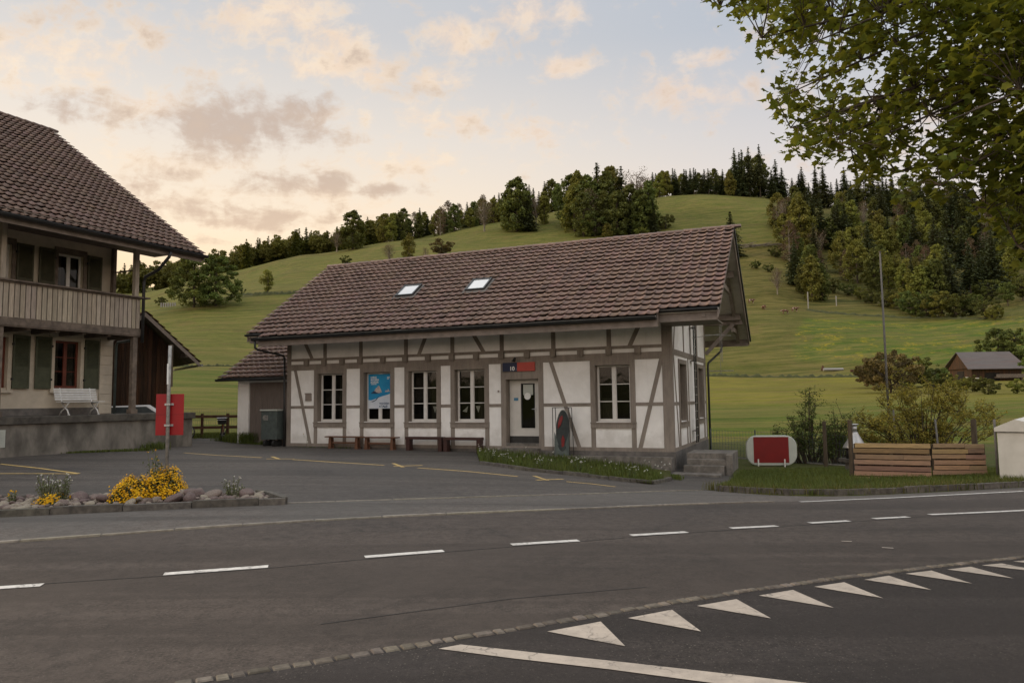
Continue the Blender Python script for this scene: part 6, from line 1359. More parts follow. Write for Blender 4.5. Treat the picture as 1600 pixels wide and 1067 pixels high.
# ================================================================== TREES
def tree_protos():
    T_ = {}
    def decid(key, seed, leafm, barkm, nclump=46, ncard=105, cs=.020, rx=.30, rz=.41, zc=.55, sparse=1.0, trunk_r=.020, fork=.14):
        rg = np.random.default_rng(seed); mb = MB(); cl = []
        for i in range(nclump):
            while True:
                p = rg.uniform(-1, 1, 3); r_ = np.linalg.norm(p)
                if .25 < r_ < 1: break
            sq = 1-.30*max(0, -p[2])
            q = np.array([p[0]*rx*sq, p[1]*rx*sq, zc+p[2]*rz]); cl.append((q, rg.uniform(.05, .115)*(1.15-.35*abs(p[2]))))
        mb.tube([(0, 0, -.04), (rg.normal(0, .006), rg.normal(0, .006), fork), (rg.normal(0, .01), rg.normal(0, .01), zc), (0, 0, zc+rz*.75)], [trunk_r*1.3, trunk_r, trunk_r*.5, .003], 7)
        for q, r_ in cl:
            z0 = rg.uniform(fork, max(fork+.05, q[2]-.06)); a = np.array([0, 0, z0]); m_ = a*.5+q*.5+np.array([0, 0, -.01]); mb.tube([a, m_, q], [trunk_r*.38, trunk_r*.22, .0025], 4, cap=False)
        tr = mb.build('trunk', M[barkm]); C.objects.unlink(tr)
        Ps = []; Tn = []; Sz = []
        for q, r_ in cl:
            n = int(ncard*sparse*(r_/.085)**2); d = rg.normal(0, 1, (n, 3)); d /= np.linalg.norm(d, axis=1)[:, None]; d[:, 2] *= .75
            rr = r_*rg.uniform(.35, 1.08, (n, 1))**.6; Ps.append(q+d*rr); t = rg.normal(1, .2); Tn.append(np.full(n, t)); Sz.append(rg.uniform(.6, 1.4, n)*cs)
        P = np.concatenate(Ps); t = np.clip(np.concatenate(Tn)+rg.normal(0, .15, len(P)), .45, 1.7)
        V, Q = cards(P, None, np.concatenate(Sz), .8, rg); tc = np.repeat(np.stack([t, t, t], 1), 4, 0)
        cr = npmesh('crown', V, Q, M[leafm], None, tc); C.objects.unlink(cr); T_.setdefault(key, []).append((tr.data, cr.data))
    def egg(key, seed, leafm, barkm, rx=.26, n_=5200, cs=.021, low=.04, pw=.75):
        """full crown down to the ground: many small tufts on the skin of a lumpy egg plus some inside"""
        rg = np.random.default_rng(seed); mb = MB(); mb.tube([(0, 0, -.04), (0, 0, .5), (.01, 0, .9)], [.022, .014, .003], 6)
        cl = []
        for i in range(120):
            z = low+(1-low)*rg.random()**.9; f = (z-low)/(1-low); R_ = rx*(math.sin(math.pi*min(1, f*.82+.16))**pw)*rg.uniform(.45, 1.0); a = rg.uniform(0, 6.283); cl.append((R_*math.cos(a), R_*math.sin(a), z, rg.uniform(.045, .095)*(1.1-.4*f)))
            if i % 4 == 0: mb.tube([(0, 0, max(.05, z-.12)), (R_*.9*math.cos(a), R_*.9*math.sin(a), z)], [.006, .002], 4, cap=False)
        tr = mb.build('trunk', M[barkm]); C.objects.unlink(tr); P = []; Tn = []
        for x, y, z, r_ in cl:
            k = n_//120; d = rg.normal(0, 1, (k, 3)); d /= np.linalg.norm(d, axis=1)[:, None]; d[:, 2] = d[:, 2]*.8; P.append(np.array([x, y, z])+d*r_*rg.uniform(.5, 1.1, (k, 1))); Tn.append(np.full(k, rg.normal(1, .2)))
        P = np.concatenate(P); t = np.clip(np.concatenate(Tn)+rg.normal(0, .18, len(P)), .4, 1.7); V, Q = cards(P, None, rg.uniform(.5, 1.35, len(P))*cs, .8, rg)
        cr = npmesh('crown', V, Q, M[leafm], None, np.repeat(np.stack([t, t, t], 1), 4, 0)); C.objects.unlink(cr); T_.setdefault(key, []).append((tr.data, cr.data))
    for s in range(4): egg('fmid', 300+s, 'leaf_mid', 'bark', rx=[.25, .30, .22, .28][s]); egg('fyel', 310+s, 'leaf_yel', 'bark', rx=[.22, .27, .24, .30][s])
    for s in range(2): egg('fround', 320+s, 'leaf_mid', 'bark', rx=.44, n_=13000, low=.03, pw=.42, cs=.016); egg('fgrey', 330+s, 'leaf_brown', 'pale_bark', rx=.24, n_=2400, cs=.013)
    def conif(key, seed, wid=.17, layers=38, dens=1.0, base=.06, ragged=.25, leafm='spruce', top=1.0):
        rg = np.random.default_rng(seed); mb = MB(); mb.tube([(0, 0, -.04), (0, 0, .5), (0, 0, .98)], [.016, .011, .002], 6)
        P = []; S = []; Tn = []
        for l in range(layers):
            f = (l+rg.uniform(0, .8))/layers; z = base+(1-base)*f; r_ = wid*((1-f)**.85)*(1+rg.normal(0, ragged*.6))+.008; nb = max(5, int((12*(1-f)+5)*dens)); a0 = rg.uniform(0, 6.28)
            for k in range(nb):
                a = a0+6.283*k/nb+rg.normal(0, .2); rr = r_*(1+rg.normal(0, ragged)); n = max(3, int(rr/.011)); s = np.linspace(.12, 1, n); dr = rr*(.25+.2*rg.random())
                x = np.cos(a)*rr*s; y = np.sin(a)*rr*s; zz_ = z-dr*s**1.3+rg.normal(0, .003, n)+.02*s*(f > .6)
                sp_ = .034*(1-.35*s); P.append(np.stack([x, y, zz_], 1)+rg.normal(0, .006, (n, 3))); S.append(sp_*rg.uniform(.7, 1.3, n)*(.55+.45*(1-f))); Tn.append(np.full(n, rg.normal(1, .22)))
        P = np.concatenate(P); n = len(P); nrm = np.tile([[0, 0, .9]], (n, 1)); V, Q = cards(P, nrm, np.concatenate(S), .7, rg); t = np.clip(np.concatenate(Tn), .5, 1.6)
        tr = mb.build('trunk', M['bark']); C.objects.unlink(tr); cr = npmesh('crown', V, Q, M[leafm], None, np.repeat(np.stack([t, t, t], 1), 4, 0)); C.objects.unlink(cr); T_.setdefault(key, []).append((tr.data, cr.data))
    for s in range(5): conif('spruce', 100+s, wid=[.16, .19, .15, .18, .21][s], ragged=.3)
    for s in range(2): conif('pine', 120+s, wid=.15, layers=26, dens=.9, base=.22, ragged=.35)
    for s in range(4): decid('mid', 200+s, 'leaf_mid', 'bark', rx=[.30, .34, .27, .32][s])
    for s in range(4): decid('yel', 220+s, 'leaf_yel', 'bark', rx=[.29, .33, .26, .30][s])
    for s in range(2): decid('rust', 240+s, 'leaf_rust', 'bark', rx=.40, rz=.34, zc=.58, sparse=.8)
    for s in range(3): decid('bare', 250+s, 'leaf_brown', 'pale_bark', rx=.26, rz=.38, zc=.58, sparse=.28, nclump=60, cs=.009)
    for s in range(3): decid('bush', 260+s, 'leaf_mid', 'bark', rx=.62, rz=.48, zc=.46, nclump=60, fork=.06, cs=.024)
    for s in range(2): decid('bushrust', 270+s, 'leaf_rust', 'bark', rx=.60, rz=.48, zc=.46, nclump=60, fork=.06, cs=.020, sparse=1.2)
    for s in range(2): decid('bushyel', 280+s, 'leaf_yel', 'bark', rx=.55, rz=.48, zc=.46, nclump=56, fork=.06, cs=.022)
    for s in range(2): decid('tall', 290+s, 'leaf_mid', 'bark', rx=.22, rz=.42, zc=.55, nclump=40)
    for s in range(2): decid('birch', 295+s, 'leaf_yel', 'pale_bark', rx=.22, rz=.44, zc=.52, nclump=40, sparse=.7, fork=.1)
    return T_
TP = tree_protos(); trg = np.random.default_rng(77)
NAMES = {'fmid': ('broadleaf_tree', 'tree'), 'fyel': ('broadleaf_tree', 'tree'), 'fround': ('broadleaf_tree', 'tree'), 'fgrey': ('bare_tree', 'tree'), 'spruce': ('spruce_tree', 'spruce'), 'pine': ('pine_tree', 'conifer'), 'mid': ('broadleaf_tree', 'tree'), 'yel': ('broadleaf_tree', 'tree'), 'rust': ('broadleaf_tree', 'tree'), 'bare': ('bare_tree', 'tree'), 'bush': ('bush', 'bush'), 'bushrust': ('bush', 'bush'), 'bushyel': ('bush', 'bush'), 'tall': ('broadleaf_tree', 'tree'), 'birch': ('birch_tree', 'tree')}
def tree(kind, p, h, label, group=None, wfac=1.0):
    nm, cat = NAMES[kind]; td, cd = TP[kind][trg.integers(len(TP[kind]))]
    o = bpy.data.objects.new(nm, None); C.objects.link(o); o.location = p; o.rotation_euler = (0, 0, trg.uniform(0, 6.28)); s = h; o.scale = (s*wfac, s*wfac, s); tag(o, label, cat, group)
    for n_, d_ in (('trunk', td), ('crown', cd)): c = bpy.data.objects.new(n_, d_); C.objects.link(c); c.parent = o
    return o
def tree_px(kind, px, base, top, label, group=None, wfac=1.0, d=None):
    p = G(px, base) if d is None else at_dist(px, d); dist = math.hypot(p.x, p.y); r = ray(px, top); h = r[2]/math.hypot(r[0], r[1])*dist-p.z
    return tree(kind, p, h, label, group, wfac)
# single trees that stand out
tree_px('fround', 303, 480, 402, 'big round dark tree at the left meadow edge, its left half', wfac=1.15)
tree_px('fround', 337, 478, 401, 'big round dark tree joined to its twin right of it at the left meadow edge', wfac=1.15)
tree_px('birch', 418, 459, 416, 'lone drooping yellow-green tree on the left meadow hedge line')
tree_px('bush', 371, 462, 443, 'small bush between the big round tree and the drooping tree'); tree_px('bush', 252, 478, 462, 'small shrub beside the hillside trough far left')
tree_px('fmid', 551, 390, 331, 'tall round-topped tree on the skyline left of the spruce wood', wfac=1.3)
tree_px('bare', 526, 394, 358, 'brown leafless tree beside the tall round-topped skyline tree', wfac=1.2)
tree_px('bare', 757, 362, 310, 'brown leafless tree on the slope edge below the wood', wfac=1.2)
tree_px('rust', 690, 408, 371, 'orange-brown round tree above the station roof ridge', wfac=1.25)
tree_px('birch', 640, 414, 364, 'pale thin yellowish tree above the station ridge'); tree_px('bare', 608, 414, 376, 'pale bare tree left of the thin yellowish tree'); tree_px('bush', 540, 414, 398, 'small grey-green bush peeping over the left ridge end'); tree_px('bare', 665, 410, 385, 'faint bare shrub between yellowish and orange-brown trees')
tree_px('fmid', 808, 362, 280, 'dark ivy-clad tree of the slope pair above the ridge', wfac=1.1); tree_px('spruce', 824, 362, 292, 'dark spruce right of the ivy-clad tree'); tree_px('fmid', 795, 358, 296, 'dark leafy tree left of the ivy-clad tree')
tree_px('fyel', 851, 350, 300, 'yellow-green tree between dark slope pair and skyline clump', wfac=.9); tree_px('bare', 838, 352, 305, 'bare tree leaning by the yellow-green slope tree')
tree_px('spruce', 1151, 402, 330, 'single dark spruce just behind the right end of the station roof', d=315, wfac=1.15)
tree_px('fyel', 949, 374, 349, 'small bright yellow-green tree below the skyline clump', wfac=1.2); tree_px('bushyel', 1002, 372, 352, 'low yellow-green bush right of the skyline clump'); tree_px('bush', 1040, 358, 333, 'grey-green bush at the right foot of the clump')
gC = 'skyline clump of mixed trees'
for k, px, b, t in (('fmid', 892, 352, 276), ('fyel', 905, 350, 270), ('fmid', 920, 362, 276), ('spruce', 934, 345, 254), ('fmid', 948, 355, 270), ('fyel', 955, 345, 262), ('bare', 934, 352, 276), ('pine', 972, 348, 260), ('bare', 997, 345, 257), ('fmid', 985, 362, 290), ('spruce', 1010, 366, 300), ('spruce', 1021, 366, 312), ('fmid', 965, 370, 300), ('fmid', 912, 370, 300), ('fmid', 1002, 368, 296), ('bush', 930, 370, 330), ('fmid', 945, 366, 300), ('bare', 918, 366, 290), ('fyel', 898, 362, 290), ('spruce', 975, 366, 300), ('fmid', 1014, 362, 285), ('fyel', 888, 345, 300)):
    side_ = ', left side' if px < 925 else ', centre' if px < 970 else ', right side'
    tree_px(k, px, b, t, {'spruce': 'dark spruce within the mixed clump on the skyline', 'pine': 'tall pine within the mixed clump on the skyline', 'bare': 'bare brown tree within the mixed clump on the skyline', 'bush': 'bush at the foot of the mixed skyline clump'}.get(k, ('yellow-green' if k == 'fyel' else 'darker green')+' leafy tree within the mixed clump on the skyline')+side_, gC+(' bare' if k == 'bare' else ' '+NAMES[k][0].replace('_', ' ')))
def row(n, x0, x1, basef, dd, hs_, kinds, label, group, seed):
    q3 = lambda px: ', left third' if px < x0+(x1-x0)/3 else ', middle third' if px < x0+(x1-x0)*2/3 else ', right third'
    r_ = np.random.default_rng(seed)
    for i in range(n):
        px = x0+(x1-x0)*(i+r_.uniform(-.4, .4))/max(1, n-1); k = kinds[r_.integers(len(kinds))]; d = dd+r_.uniform(-12, 25); p = at_dist(px, d)
        top = basef(px)-r_.uniform(*hs_); r = ray(px, top); h = r[2]/math.hypot(r[0], r[1])*d-p.z; h = max(h, 6)
        tree(k, p, h, label[0 if k in ('spruce', 'pine') else 1]+q3(px), group+(' spruces' if k in ('spruce', 'pine') else ' broadleaves'))
bl = lambda px: float(np.interp(px, [350, 480, 600, 700, 800, 890, 1030, 1090, 1150, 1220, 1300, 1600], [440, 405, 378, 360, 345, 330, 303, 299, 302, 318, 328, 338]))
row(34, 600, 775, bl, 440, (24, 46), ['spruce', 'spruce', 'fmid', 'fyel', 'fyel', 'fgrey'], ('dark spruce in the left skyline wood', 'leafy tree in the left skyline wood'), 'left skyline wood', 1)
row(20, 765, 892, lambda px: bl(px)+2, 445, (32, 56), ['spruce', 'spruce', 'spruce', 'fmid', 'fyel'], ('dark spruce in the wood right of the bare slope tree', 'leafy tree in the wood right of the bare slope tree'), 'middle skyline wood', 2)
row(26, 1031, 1152, bl, 438, (26, 40), ['spruce', 'spruce', 'fmid', 'fyel', 'pine'], ('dark spruce on the round hilltop', 'leafy tree on the round hilltop'), 'hilltop row', 3)
for px, t in ((1161, 230), (1173, 232), (1184, 228), (1201, 224)): tree_px('pine' if px != 1173 else 'spruce', px, 0, t, {1161: 'leftmost of the four tall conifers on the skyline', 1173: 'second from left of the four tall skyline conifers', 1184: 'third from left of the four tall skyline conifers', 1201: 'tallest, rightmost of the four tall skyline conifers'}[px], 'four tall skyline conifers', wfac=.72, d=436)
row(44, 1150, 1620, lambda px: bl(px)+5, 445, (40, 78), ['spruce', 'spruce', 'spruce', 'pine', 'fmid'], ('tall dark spruce along the top of the right forest', 'dark leafy tree along the top of the right forest'), 'top of right forest', 4)
# forest on the right slope
poly = [(1222, 335), (1300, 326), (1660, 335), (1660, 440), (1585, 445), (1555, 462), (1530, 478), (1440, 484), (1400, 468), (1350, 452), (1300, 452), (1240, 455), (1228, 415), (1240, 385), (1215, 360)]
def inside(x, y, P):
    c = False
    for i in range(len(P)):
        (x1, y1), (x2, y2) = P[i], P[i-1]
        if (y1 > y) != (y2 > y) and x < (x2-x1)*(y-y1)/(y2-y1)+x1: c = not c
    return c
fr = np.random.default_rng(5); pts_ = []
while len(pts_) < 165:
    x, y = fr.uniform(1215, 1660), fr.uniform(326, 484)
    if inside(x, y, poly) and all((x-a)**2+(y-b)**2*2.2 > 120 for a, b in pts_): pts_.append((x, y))
for x, y in pts_:
    up = (y-326)/150; pr = fr.random(); dark = .62 if (x > 1450 or y < 352) else .22
    k = ['spruce', 'spruce', 'pine'][fr.integers(3)] if pr < dark else ['fmid', 'fyel', 'birch', 'fyel', 'fmid', 'fgrey'][fr.integers(6)] if pr < .96 else 'bare'
    p = G(x, y); h = fr.uniform(15, 23)*(1.15 if k in ('spruce', 'pine') else .85)*(1-.28*up)
    band = 'top' if y < 352 else 'upper' if y < 385 else 'middle' if y < 425 else 'lower'; side_ = 'left edge' if x < 1262 else 'left part' if x < 1330 else 'part left of the flagpole' if x < 1385 else 'part right of the flagpole' if x < 1450 else 'right part' if x < 1530 else 'far right part'
    tree(k, p, h, ('dark spruce' if k in ('spruce', 'pine') else 'bare brown tree' if k == 'bare' else 'greyish half-bare tree' if k == 'fgrey' else 'yellow-green leafy tree' if k in ('fyel', 'birch') else 'mid-green leafy tree')+' in the '+band+' band of the hillside forest, '+side_, 'right hillside forest '+('spruces' if k in ('spruce', 'pine') else 'bare trees' if k in ('bare', 'fgrey') else 'leafy trees'))
for x, b, t, k, l in ((1269, 470, 400, 'fyel', 'big yellow-green tree at the lower left corner of the forest'), (1254, 458, 412, 'fmid', 'green tree left of the big yellow-green forest corner tree'), (1285, 470, 415, 'fmid', 'green tree right of the big yellow-green forest corner tree'), (1215, 460, 415, 'bare', 'thin bare brown tree on the slope below the brushwood'), (1252, 400, 308, 'fyel', 'tall yellowish tree at the forest edge by the bare slope'), (1225, 385, 335, 'fyel', 'pale green tree at the upper left forest edge'), (1440, 480, 415, 'fyel', 'yellow-green tree at the bottom edge of the forest'), (1462, 478, 405, 'fmid', 'tall narrow green tree rising from the bottom forest edge')):
    tree_px(k, x, b, t, l)
for i, (x, b, h_, k) in enumerate(((1325, 462, 22, 'bush'), (1345, 468, 20, 'bushyel'), (1362, 474, 24, 'bush'), (1385, 480, 30, 'bush'), (1408, 484, 36, 'bushyel'), (1425, 492, 42, 'bush'), (1448, 496, 46, 'bush'), (1470, 497, 44, 'bushyel'), (1495, 496, 40, 'bush'), (1520, 492, 36, 'bush'), (1540, 497, 34, 'bush'), (1302, 458, 24, 'bush'), (1555, 500, 24, 'bushyel'), (1200, 425, 14, 'bush'), (1180, 420, 14, 'bush'), (1212, 402, 20, 'bush'), (1575, 478, 40, 'mid'), (1598, 470, 44, 'mid'), (1545, 470, 36, 'bush'))):
    tree_px(k, x, b, b-h_, ('yellowish' if k == 'bushyel' else 'green')+' round bush at the forest foot, '+('left of the flagpole' if x < 1380 else 'just right of the flagpole' if x < 1430 else 'above the large yard bush' if x < 1500 else 'above the barn') if i < 13 else ['bush', 'scrub bush on the bare slope left of the forest', 'low scrub on the bare slope nearest the single spruce', 'scrub bush high on the slope beside the brushwood', 'dark tree at the far right forest foot', 'dark tree at the right picture edge by the forest', 'bush between forest foot and far right trees'][i-12] if i > 12 else 'round green bush', 'bushes along the forest foot' if i < 13 else None)
# near the wooden barn
for x, b, t, k, l in ((1392, 614, 540, 'bushrust', 'big brown-green round bush behind the flagpole'), (1425, 606, 552, 'bush', 'green bush right of the brown bush behind the flagpole'), (1365, 606, 560, 'bushrust', 'left shoulder of the brown bush behind the flagpole'), (1450, 604, 562, 'bush', 'green bush between the brown bush and the barn'), (1640, 600, 522, 'fround', 'rounded light green tree right of the barn'), (1562, 579, 513, 'fround', 'dark round tree behind the barn'), (1590, 579, 515, 'fround', 'dark round tree between barn and light green tree'), (1520, 612, 585, 'bush', 'low green bush in front of the barn'), (1545, 616, 588, 'bush', 'low green bush under the barn ramp'), (1590, 615, 590, 'bushyel', 'low light green bush at the right edge below the barn'), (1475, 612, 580, 'bush', 'low green bush left of the barn front'), (1498, 614, 584, 'bushyel', 'low light green bush before the barn gable'), (1640, 600, 530, 'fmid', 'tree cut by the right picture edge beside the light green tree')):
    tree_px(k, x, b, t, l, wfac=1.1)
# far wood on the left: one mass
def far_wood():
    rg = np.random.default_rng(9); Vs, Qs, Ts = [], [], []; nb = 0
    cands = [(k, TP[k][i][1]) for k in ('spruce', 'mid') for i in range(3)]; data = []
    for k, me in cands:
        V = np.empty(len(me.vertices)*3, np.float32); me.vertices.foreach_get('co', V); V = V.reshape(-1, 4, 3); data.append((k, V))
    spots = []
    for i in range(150): spots.append((rg.uniform(330, 600), rg.uniform(450, 560), (13, 20)))
    for i in range(120): spots.append((rg.uniform(-200, 360), rg.uniform(600, 760), (17, 27)))
    for px, d, hr in spots:
        k, V = data[rg.integers(len(data))]; sel = rg.random(len(V)) < .40; W = V[sel].copy(); ctr = W.mean(1, keepdims=True); W = ctr+(W-ctr)*1.6
        p = at_dist(px, d); h = rg.uniform(*hr); W = W.reshape(-1, 3)*h+np.array([p.x, p.y, p.z-.5]); n = len(W)//4
        Vs.append(W); Qs.append(np.arange(4*n).reshape(-1, 4)+nb); nb += 4*n; t = rg.uniform(.8, 1.25); c = np.array([.75, .85, .6]) if k == 'spruce' else np.array([1.35, 1.25, 1.1]); Ts.append(np.tile(c*t, (4*n, 1)))
    o = npmesh('far_wood', np.concatenate(Vs), np.concatenate(Qs), M['leaf_mid'], None, np.concatenate(Ts)); tag(o, 'distant mixed wood along the far left ridge', 'wood', kind='stuff')
far_wood()

# ================================================================== BARN, COWS, TROUGH, POSTS ON THE HILL
bp_ = at_dist(1541, 136); bz = bp_.z
bn = empty('hillside_barn', tuple(bp_), R(-3), 'small weathered barn with grey-rusty tin roof on the right meadow', 'barn')
bn.scale = (.84, .84, .84)
L2, W2, H2, RH = 4.4, 3.6, 2.3, 5.2
mb = MB(); mb.add([(-L2, -W2, -1), (L2, -W2, -1), (L2, W2, -1), (-L2, W2, -1), (-L2, -W2, H2), (L2, -W2, H2), (L2, W2, H2), (-L2, W2, H2), (-L2, 0, RH-.3), (L2, 0, RH-.3)], [(0, 1, 5, 4), (2, 3, 7, 6), (3, 0, 4, 8, 7), (1, 2, 6, 9, 5)]); mb.build('wall', M['dark_board'], bn)
mb = MB(); e = .9
mb.quadprism([(-L2-1.1, -W2-e, H2-.4), (L2+.8, -W2-e, H2-.4), (L2+.3, 0, RH), (-L2-.6, 0, RH)], (0, 0, .10)); mb.quadprism([(-L2-.6, 0, RH), (L2+.3, 0, RH), (L2+.8, W2+e, H2-.4), (-L2-1.1, W2+e, H2-.4)], (0, 0, .10)); mb.build('roof', M['barn_tin'], bn)
mb = MB(); mb.quadprism([(-L2-.3, -W2-.1, H2-.2), (-L2-.3, 0, RH-.2), (-L2-.3, W2+.1, H2-.2)], (.15, 0, 0)); mb.build('gable', M['dark_board'], bn)
mb = MB(); mb.box(-L2-.06, -L2, -1.2, 1.0, -.3, 1.7); mb.box(-2, .5, -W2-.06, -W2, -.5, 1.3); mb.build('door', M['interior'], bn)
mb = MB(); mb.box(-.5, 8.0, -W2-.8, -W2+.6, .3, .55); mb.box(7.8, 8.0, -W2-.6, -W2-.4, -1, .3); mb.box(4.0, 4.2, -W2-.6, -W2-.4, -1, .3); mb.box(-.5, 8.0, -W2-.8, -W2-.7, .55, 1.0); mb.build('ramp', M['old_wood'], bn)
mb = MB(); mb.box(-L2-.5, -L2-.15, -2.8, -2.2, -.5, .6); mb.box(-L2+.5, -L2+1.0, -W2-.5, -W2-.1, -.5, .4); mb.build('stored_boards', M['white_sheet'], bn)
def cow(px, py, h, rz, label):
    p = G(px, py); sc_ = h/1.4; vs = [(0, 0, 1.05), (.55, 0, 1.08), (-.65, 0, 1.08), (.95, 0, 1.15), (1.25, 0, .95 if rz > 1 else 1.25), (1.5, 0, .75 if rz > 1 else 1.15), (.55, .2, .8), (.55, .2, .4), (.55, .2, 0), (.55, -.2, .8), (.55, -.2, .4), (.55, -.2, 0), (-.65, .2, .85), (-.72, .2, .42), (-.65, .2, 0), (-.65, -.2, .85), (-.72, -.2, .42), (-.65, -.2, 0), (-.95, 0, 1.1), (-1.02, 0, .6)]
    ed = [(0, 1), (0, 2), (1, 3), (3, 4), (4, 5), (1, 6), (6, 7), (7, 8), (1, 9), (9, 10), (10, 11), (2, 12), (12, 13), (13, 14), (2, 15), (15, 16), (16, 17), (2, 18), (18, 19)]
    rad = [.36, .34, .33, .22, .17, .10, .16, .09, .06, .16, .09, .06, .17, .09, .06, .17, .09, .06, .05, .03]
    me = bpy.data.meshes.new('cow'); me.from_pydata(vs, ed, []); me.materials.append(M['cow_red']); o = bpy.data.objects.new('cow', me); C.objects.link(o)
    sk = o.modifiers.new('s', 'SKIN'); 
    if not me.skin_vertices: 
        bpy.context.view_layer.objects.active = o
    for i, sv in enumerate(me.skin_vertices[0].data): sv.radius = (rad[i], rad[i]); sv.use_root = (i == 0)
    o.modifiers.new('ss', 'SUBSURF').levels = 1; o.location = p; o.rotation_euler = (0, 0, rz); o.scale = (sc_,)*3; setattr_tint(me, np.ones((len(me.vertices), 3))); tag(o, label, 'cow'); return o
for a in ((1174, 474, 1.4, .2, 'red-brown and white cow standing highest, nearest the station gable'), (1194, 484, 1.4, 1.7, 'dark-faced cow standing end-on below the topmost cow'), (1227, 491, 1.4, 3.0, 'red-brown cow grazing left of its neighbour by the fence corner'), (1242, 487, 1.4, .1, 'red-brown cow at the dandelion field corner')): cow(*a)
tp = G(1302, 580); mb = MB(); s_ = math.hypot(tp.x, tp.y)/F; mb.tube([(-14*s_, 0, .35), (14*s_, 0, .35)], .28, 12); tr_ = mb.build('log_trough', M['steel']); tr_.location = tp; tag(tr_, 'long pale metal trough lying on the meadow', 'trough')
tp = G(1285, 579); mb = MB(); mb.tube([(0, 0, 0), (0.1, 0, .5), (.1, 0, 1.0)], [.35, .3, .12], 8); q_ = mb.build('tree_stump', M['fence_wood']); q_.location = tp; tag(q_, 'short brown stump at the left end of the trough', 'stump')
tp = G(1333, 581); mb = MB(); mb.box(-.5, .5, -.2, .2, 0, .45); q_ = mb.build('log', M['fence_wood'], None, False, .08); q_.location = tp; tag(q_, 'small brown log lying right of the trough', 'log')
for i, (px, b, t) in enumerate(((1263, 482, 456), (1307, 478, 462))):
    p = G(px, b); d = math.hypot(p.x, p.y); h = zof(t, d, px)-p.z; mb = MB(); mb.tube([(0, 0, -.3), (0, 0, h)], .16, 6); q_ = mb.build('field_post', M['steel']); q_.location = p; tag(q_, ['tall pale post at the upper corner of the dandelion field', 'shorter pale post at the forest foot'][i], 'post')
# small trough fence far left
p = G(262, 480); ff = empty('paddock_fence', tuple(p), 0, 'tiny row of fence posts beside the shrub far left', 'fence'); mb = MB(); d = math.hypot(p.x, p.y); s_ = d/F
for k in range(7): mb.box(-10*s_+k*3.3*s_, -10*s_+k*3.3*s_+.35, -.15, .15, 0, 1.5)
mb.build('post', M['steel'], ff); mb = MB(); mb.box(-10*s_, 10.5*s_, -.1, .1, .7, .95); mb.build('rail', M['old_wood'], ff)
# brushwood pile
p = G(1190, 386); mb = MB(); r_ = random.Random(2)
for k in range(60): x = r_.uniform(-9, 9); y = r_.uniform(-3, 3); a = r_.uniform(-.5, .5); l = r_.uniform(1.5, 4); mb.tube([(x-l*math.cos(a), y-l*math.sin(a), r_.uniform(.1, .8)), (x+l*math.cos(a), y+l*math.sin(a), r_.uniform(.3, 1.6))], .09, 4)
q_ = mb.build('brushwood', M['pale_bark']); q_.location = p; tag(q_, 'heap of pale felled branches on the slope beside the single spruce', 'brushwood', kind='stuff')

# ================================================================== BUSHES IN THE YARD
def yard_bush(name, px, py, tops, w_m, label, seed, leafm, n_stem=26, nleaf=5200, ls=.030, trunks=True, up=.9):
    """tops: list of (px offset in m, height m) gives the crown's outline"""
    rg = np.random.default_rng(seed); p = G(px, py); k_ = p.y/17.0; o = empty(name, tuple(p), 0, label, 'bush'); tops = [(a*k_, b*k_) for a, b in tops]; mb = MB(); tips = []
    for k in range(n_stem):
        tx, tz = tops[k % len(tops)]; tx += rg.normal(0, .18); ty = rg.normal(0, .45)*w_m/3; tz *= rg.uniform(.55, 1.0); b0 = np.array([tx*.22+rg.normal(0, .08), ty*.2, -.05]); t = np.array([tx, ty, tz]); m_ = b0*.45+t*.55+np.array([-tx*.12, 0, tz*.05])
        L = [b0, b0*.7+m_*.3+rg.normal(0, .03, 3), m_, t]; mb.tube(L, [.035, .026, .015, .004], 5, cap=False)
        for j in range(9):
            f = rg.uniform(.35, 1); q = m_+(t-m_)*((f-.35)/.65) if f > .55 else b0+(m_-b0)*(f/.55); e_t = q+np.array([rg.normal(0, .28), rg.normal(0, .25), abs(rg.normal(.12, .16))]); mb.tube([q, (q+e_t)/2+rg.normal(0, .02, 3), e_t], [.010, .006, .003], 4, cap=False); tips.append((q, e_t))
    mb.build('branches', M['bark'], o)
    P = []
    per = nleaf//len(tips)
    for q, t in tips: f = rg.uniform(.15, 1.05, (per, 1)); P.append(q+(t-q)*f+rg.normal(0, .045, (per, 3)))
    P = np.concatenate(P); P = P[P[:, 2] > .05]; V, Q = cards(P, None, rg.uniform(.6, 1.3, len(P))*ls, .6, rg); npmesh('leaves', V, Q, M[leafm], o, tints(len(P), 4, rg, .25))
    return o
yard_bush('large_bush', 1446, 734, [(-1.35, 1.3), (-1.05, 1.75), (-.75, 2.1), (-.4, 1.9), (-.45, 2.35), (-.1, 2.45), (.2, 2.1), (.4, 2.0), (.65, 2.2), (.95, 1.9), (1.2, 2.0), (1.45, 1.7), (1.65, 1.4), (-1.75, 1.6), (-1.5, 1.1)], 3.2, 'large yellow-green leafy bush behind the plank screens', 3, 'leaf_bush', 60, 26000, .030)
yard_bush('shrub', 1266, 727, [(-.8, .75), (-.5, 1.0), (-.3, 1.2), (0, 1.35), (.18, 1.75), (.2, 1.85), (.5, 1.2), (.7, .9)], 1.7, 'dark green shrub with one tall shoot behind the mesh fence', 4, 'leaf_shrub', 34, 5600, .032)
yard_bush('shrub', 1306, 729, [(-.3, .7), (-.1, 1.0), (.1, 1.2), (.3, 1.15), (.45, .8)], 1.1, 'smaller green shrub between the wooden posts', 5, 'leaf_shrub', 24, 3600, .032)

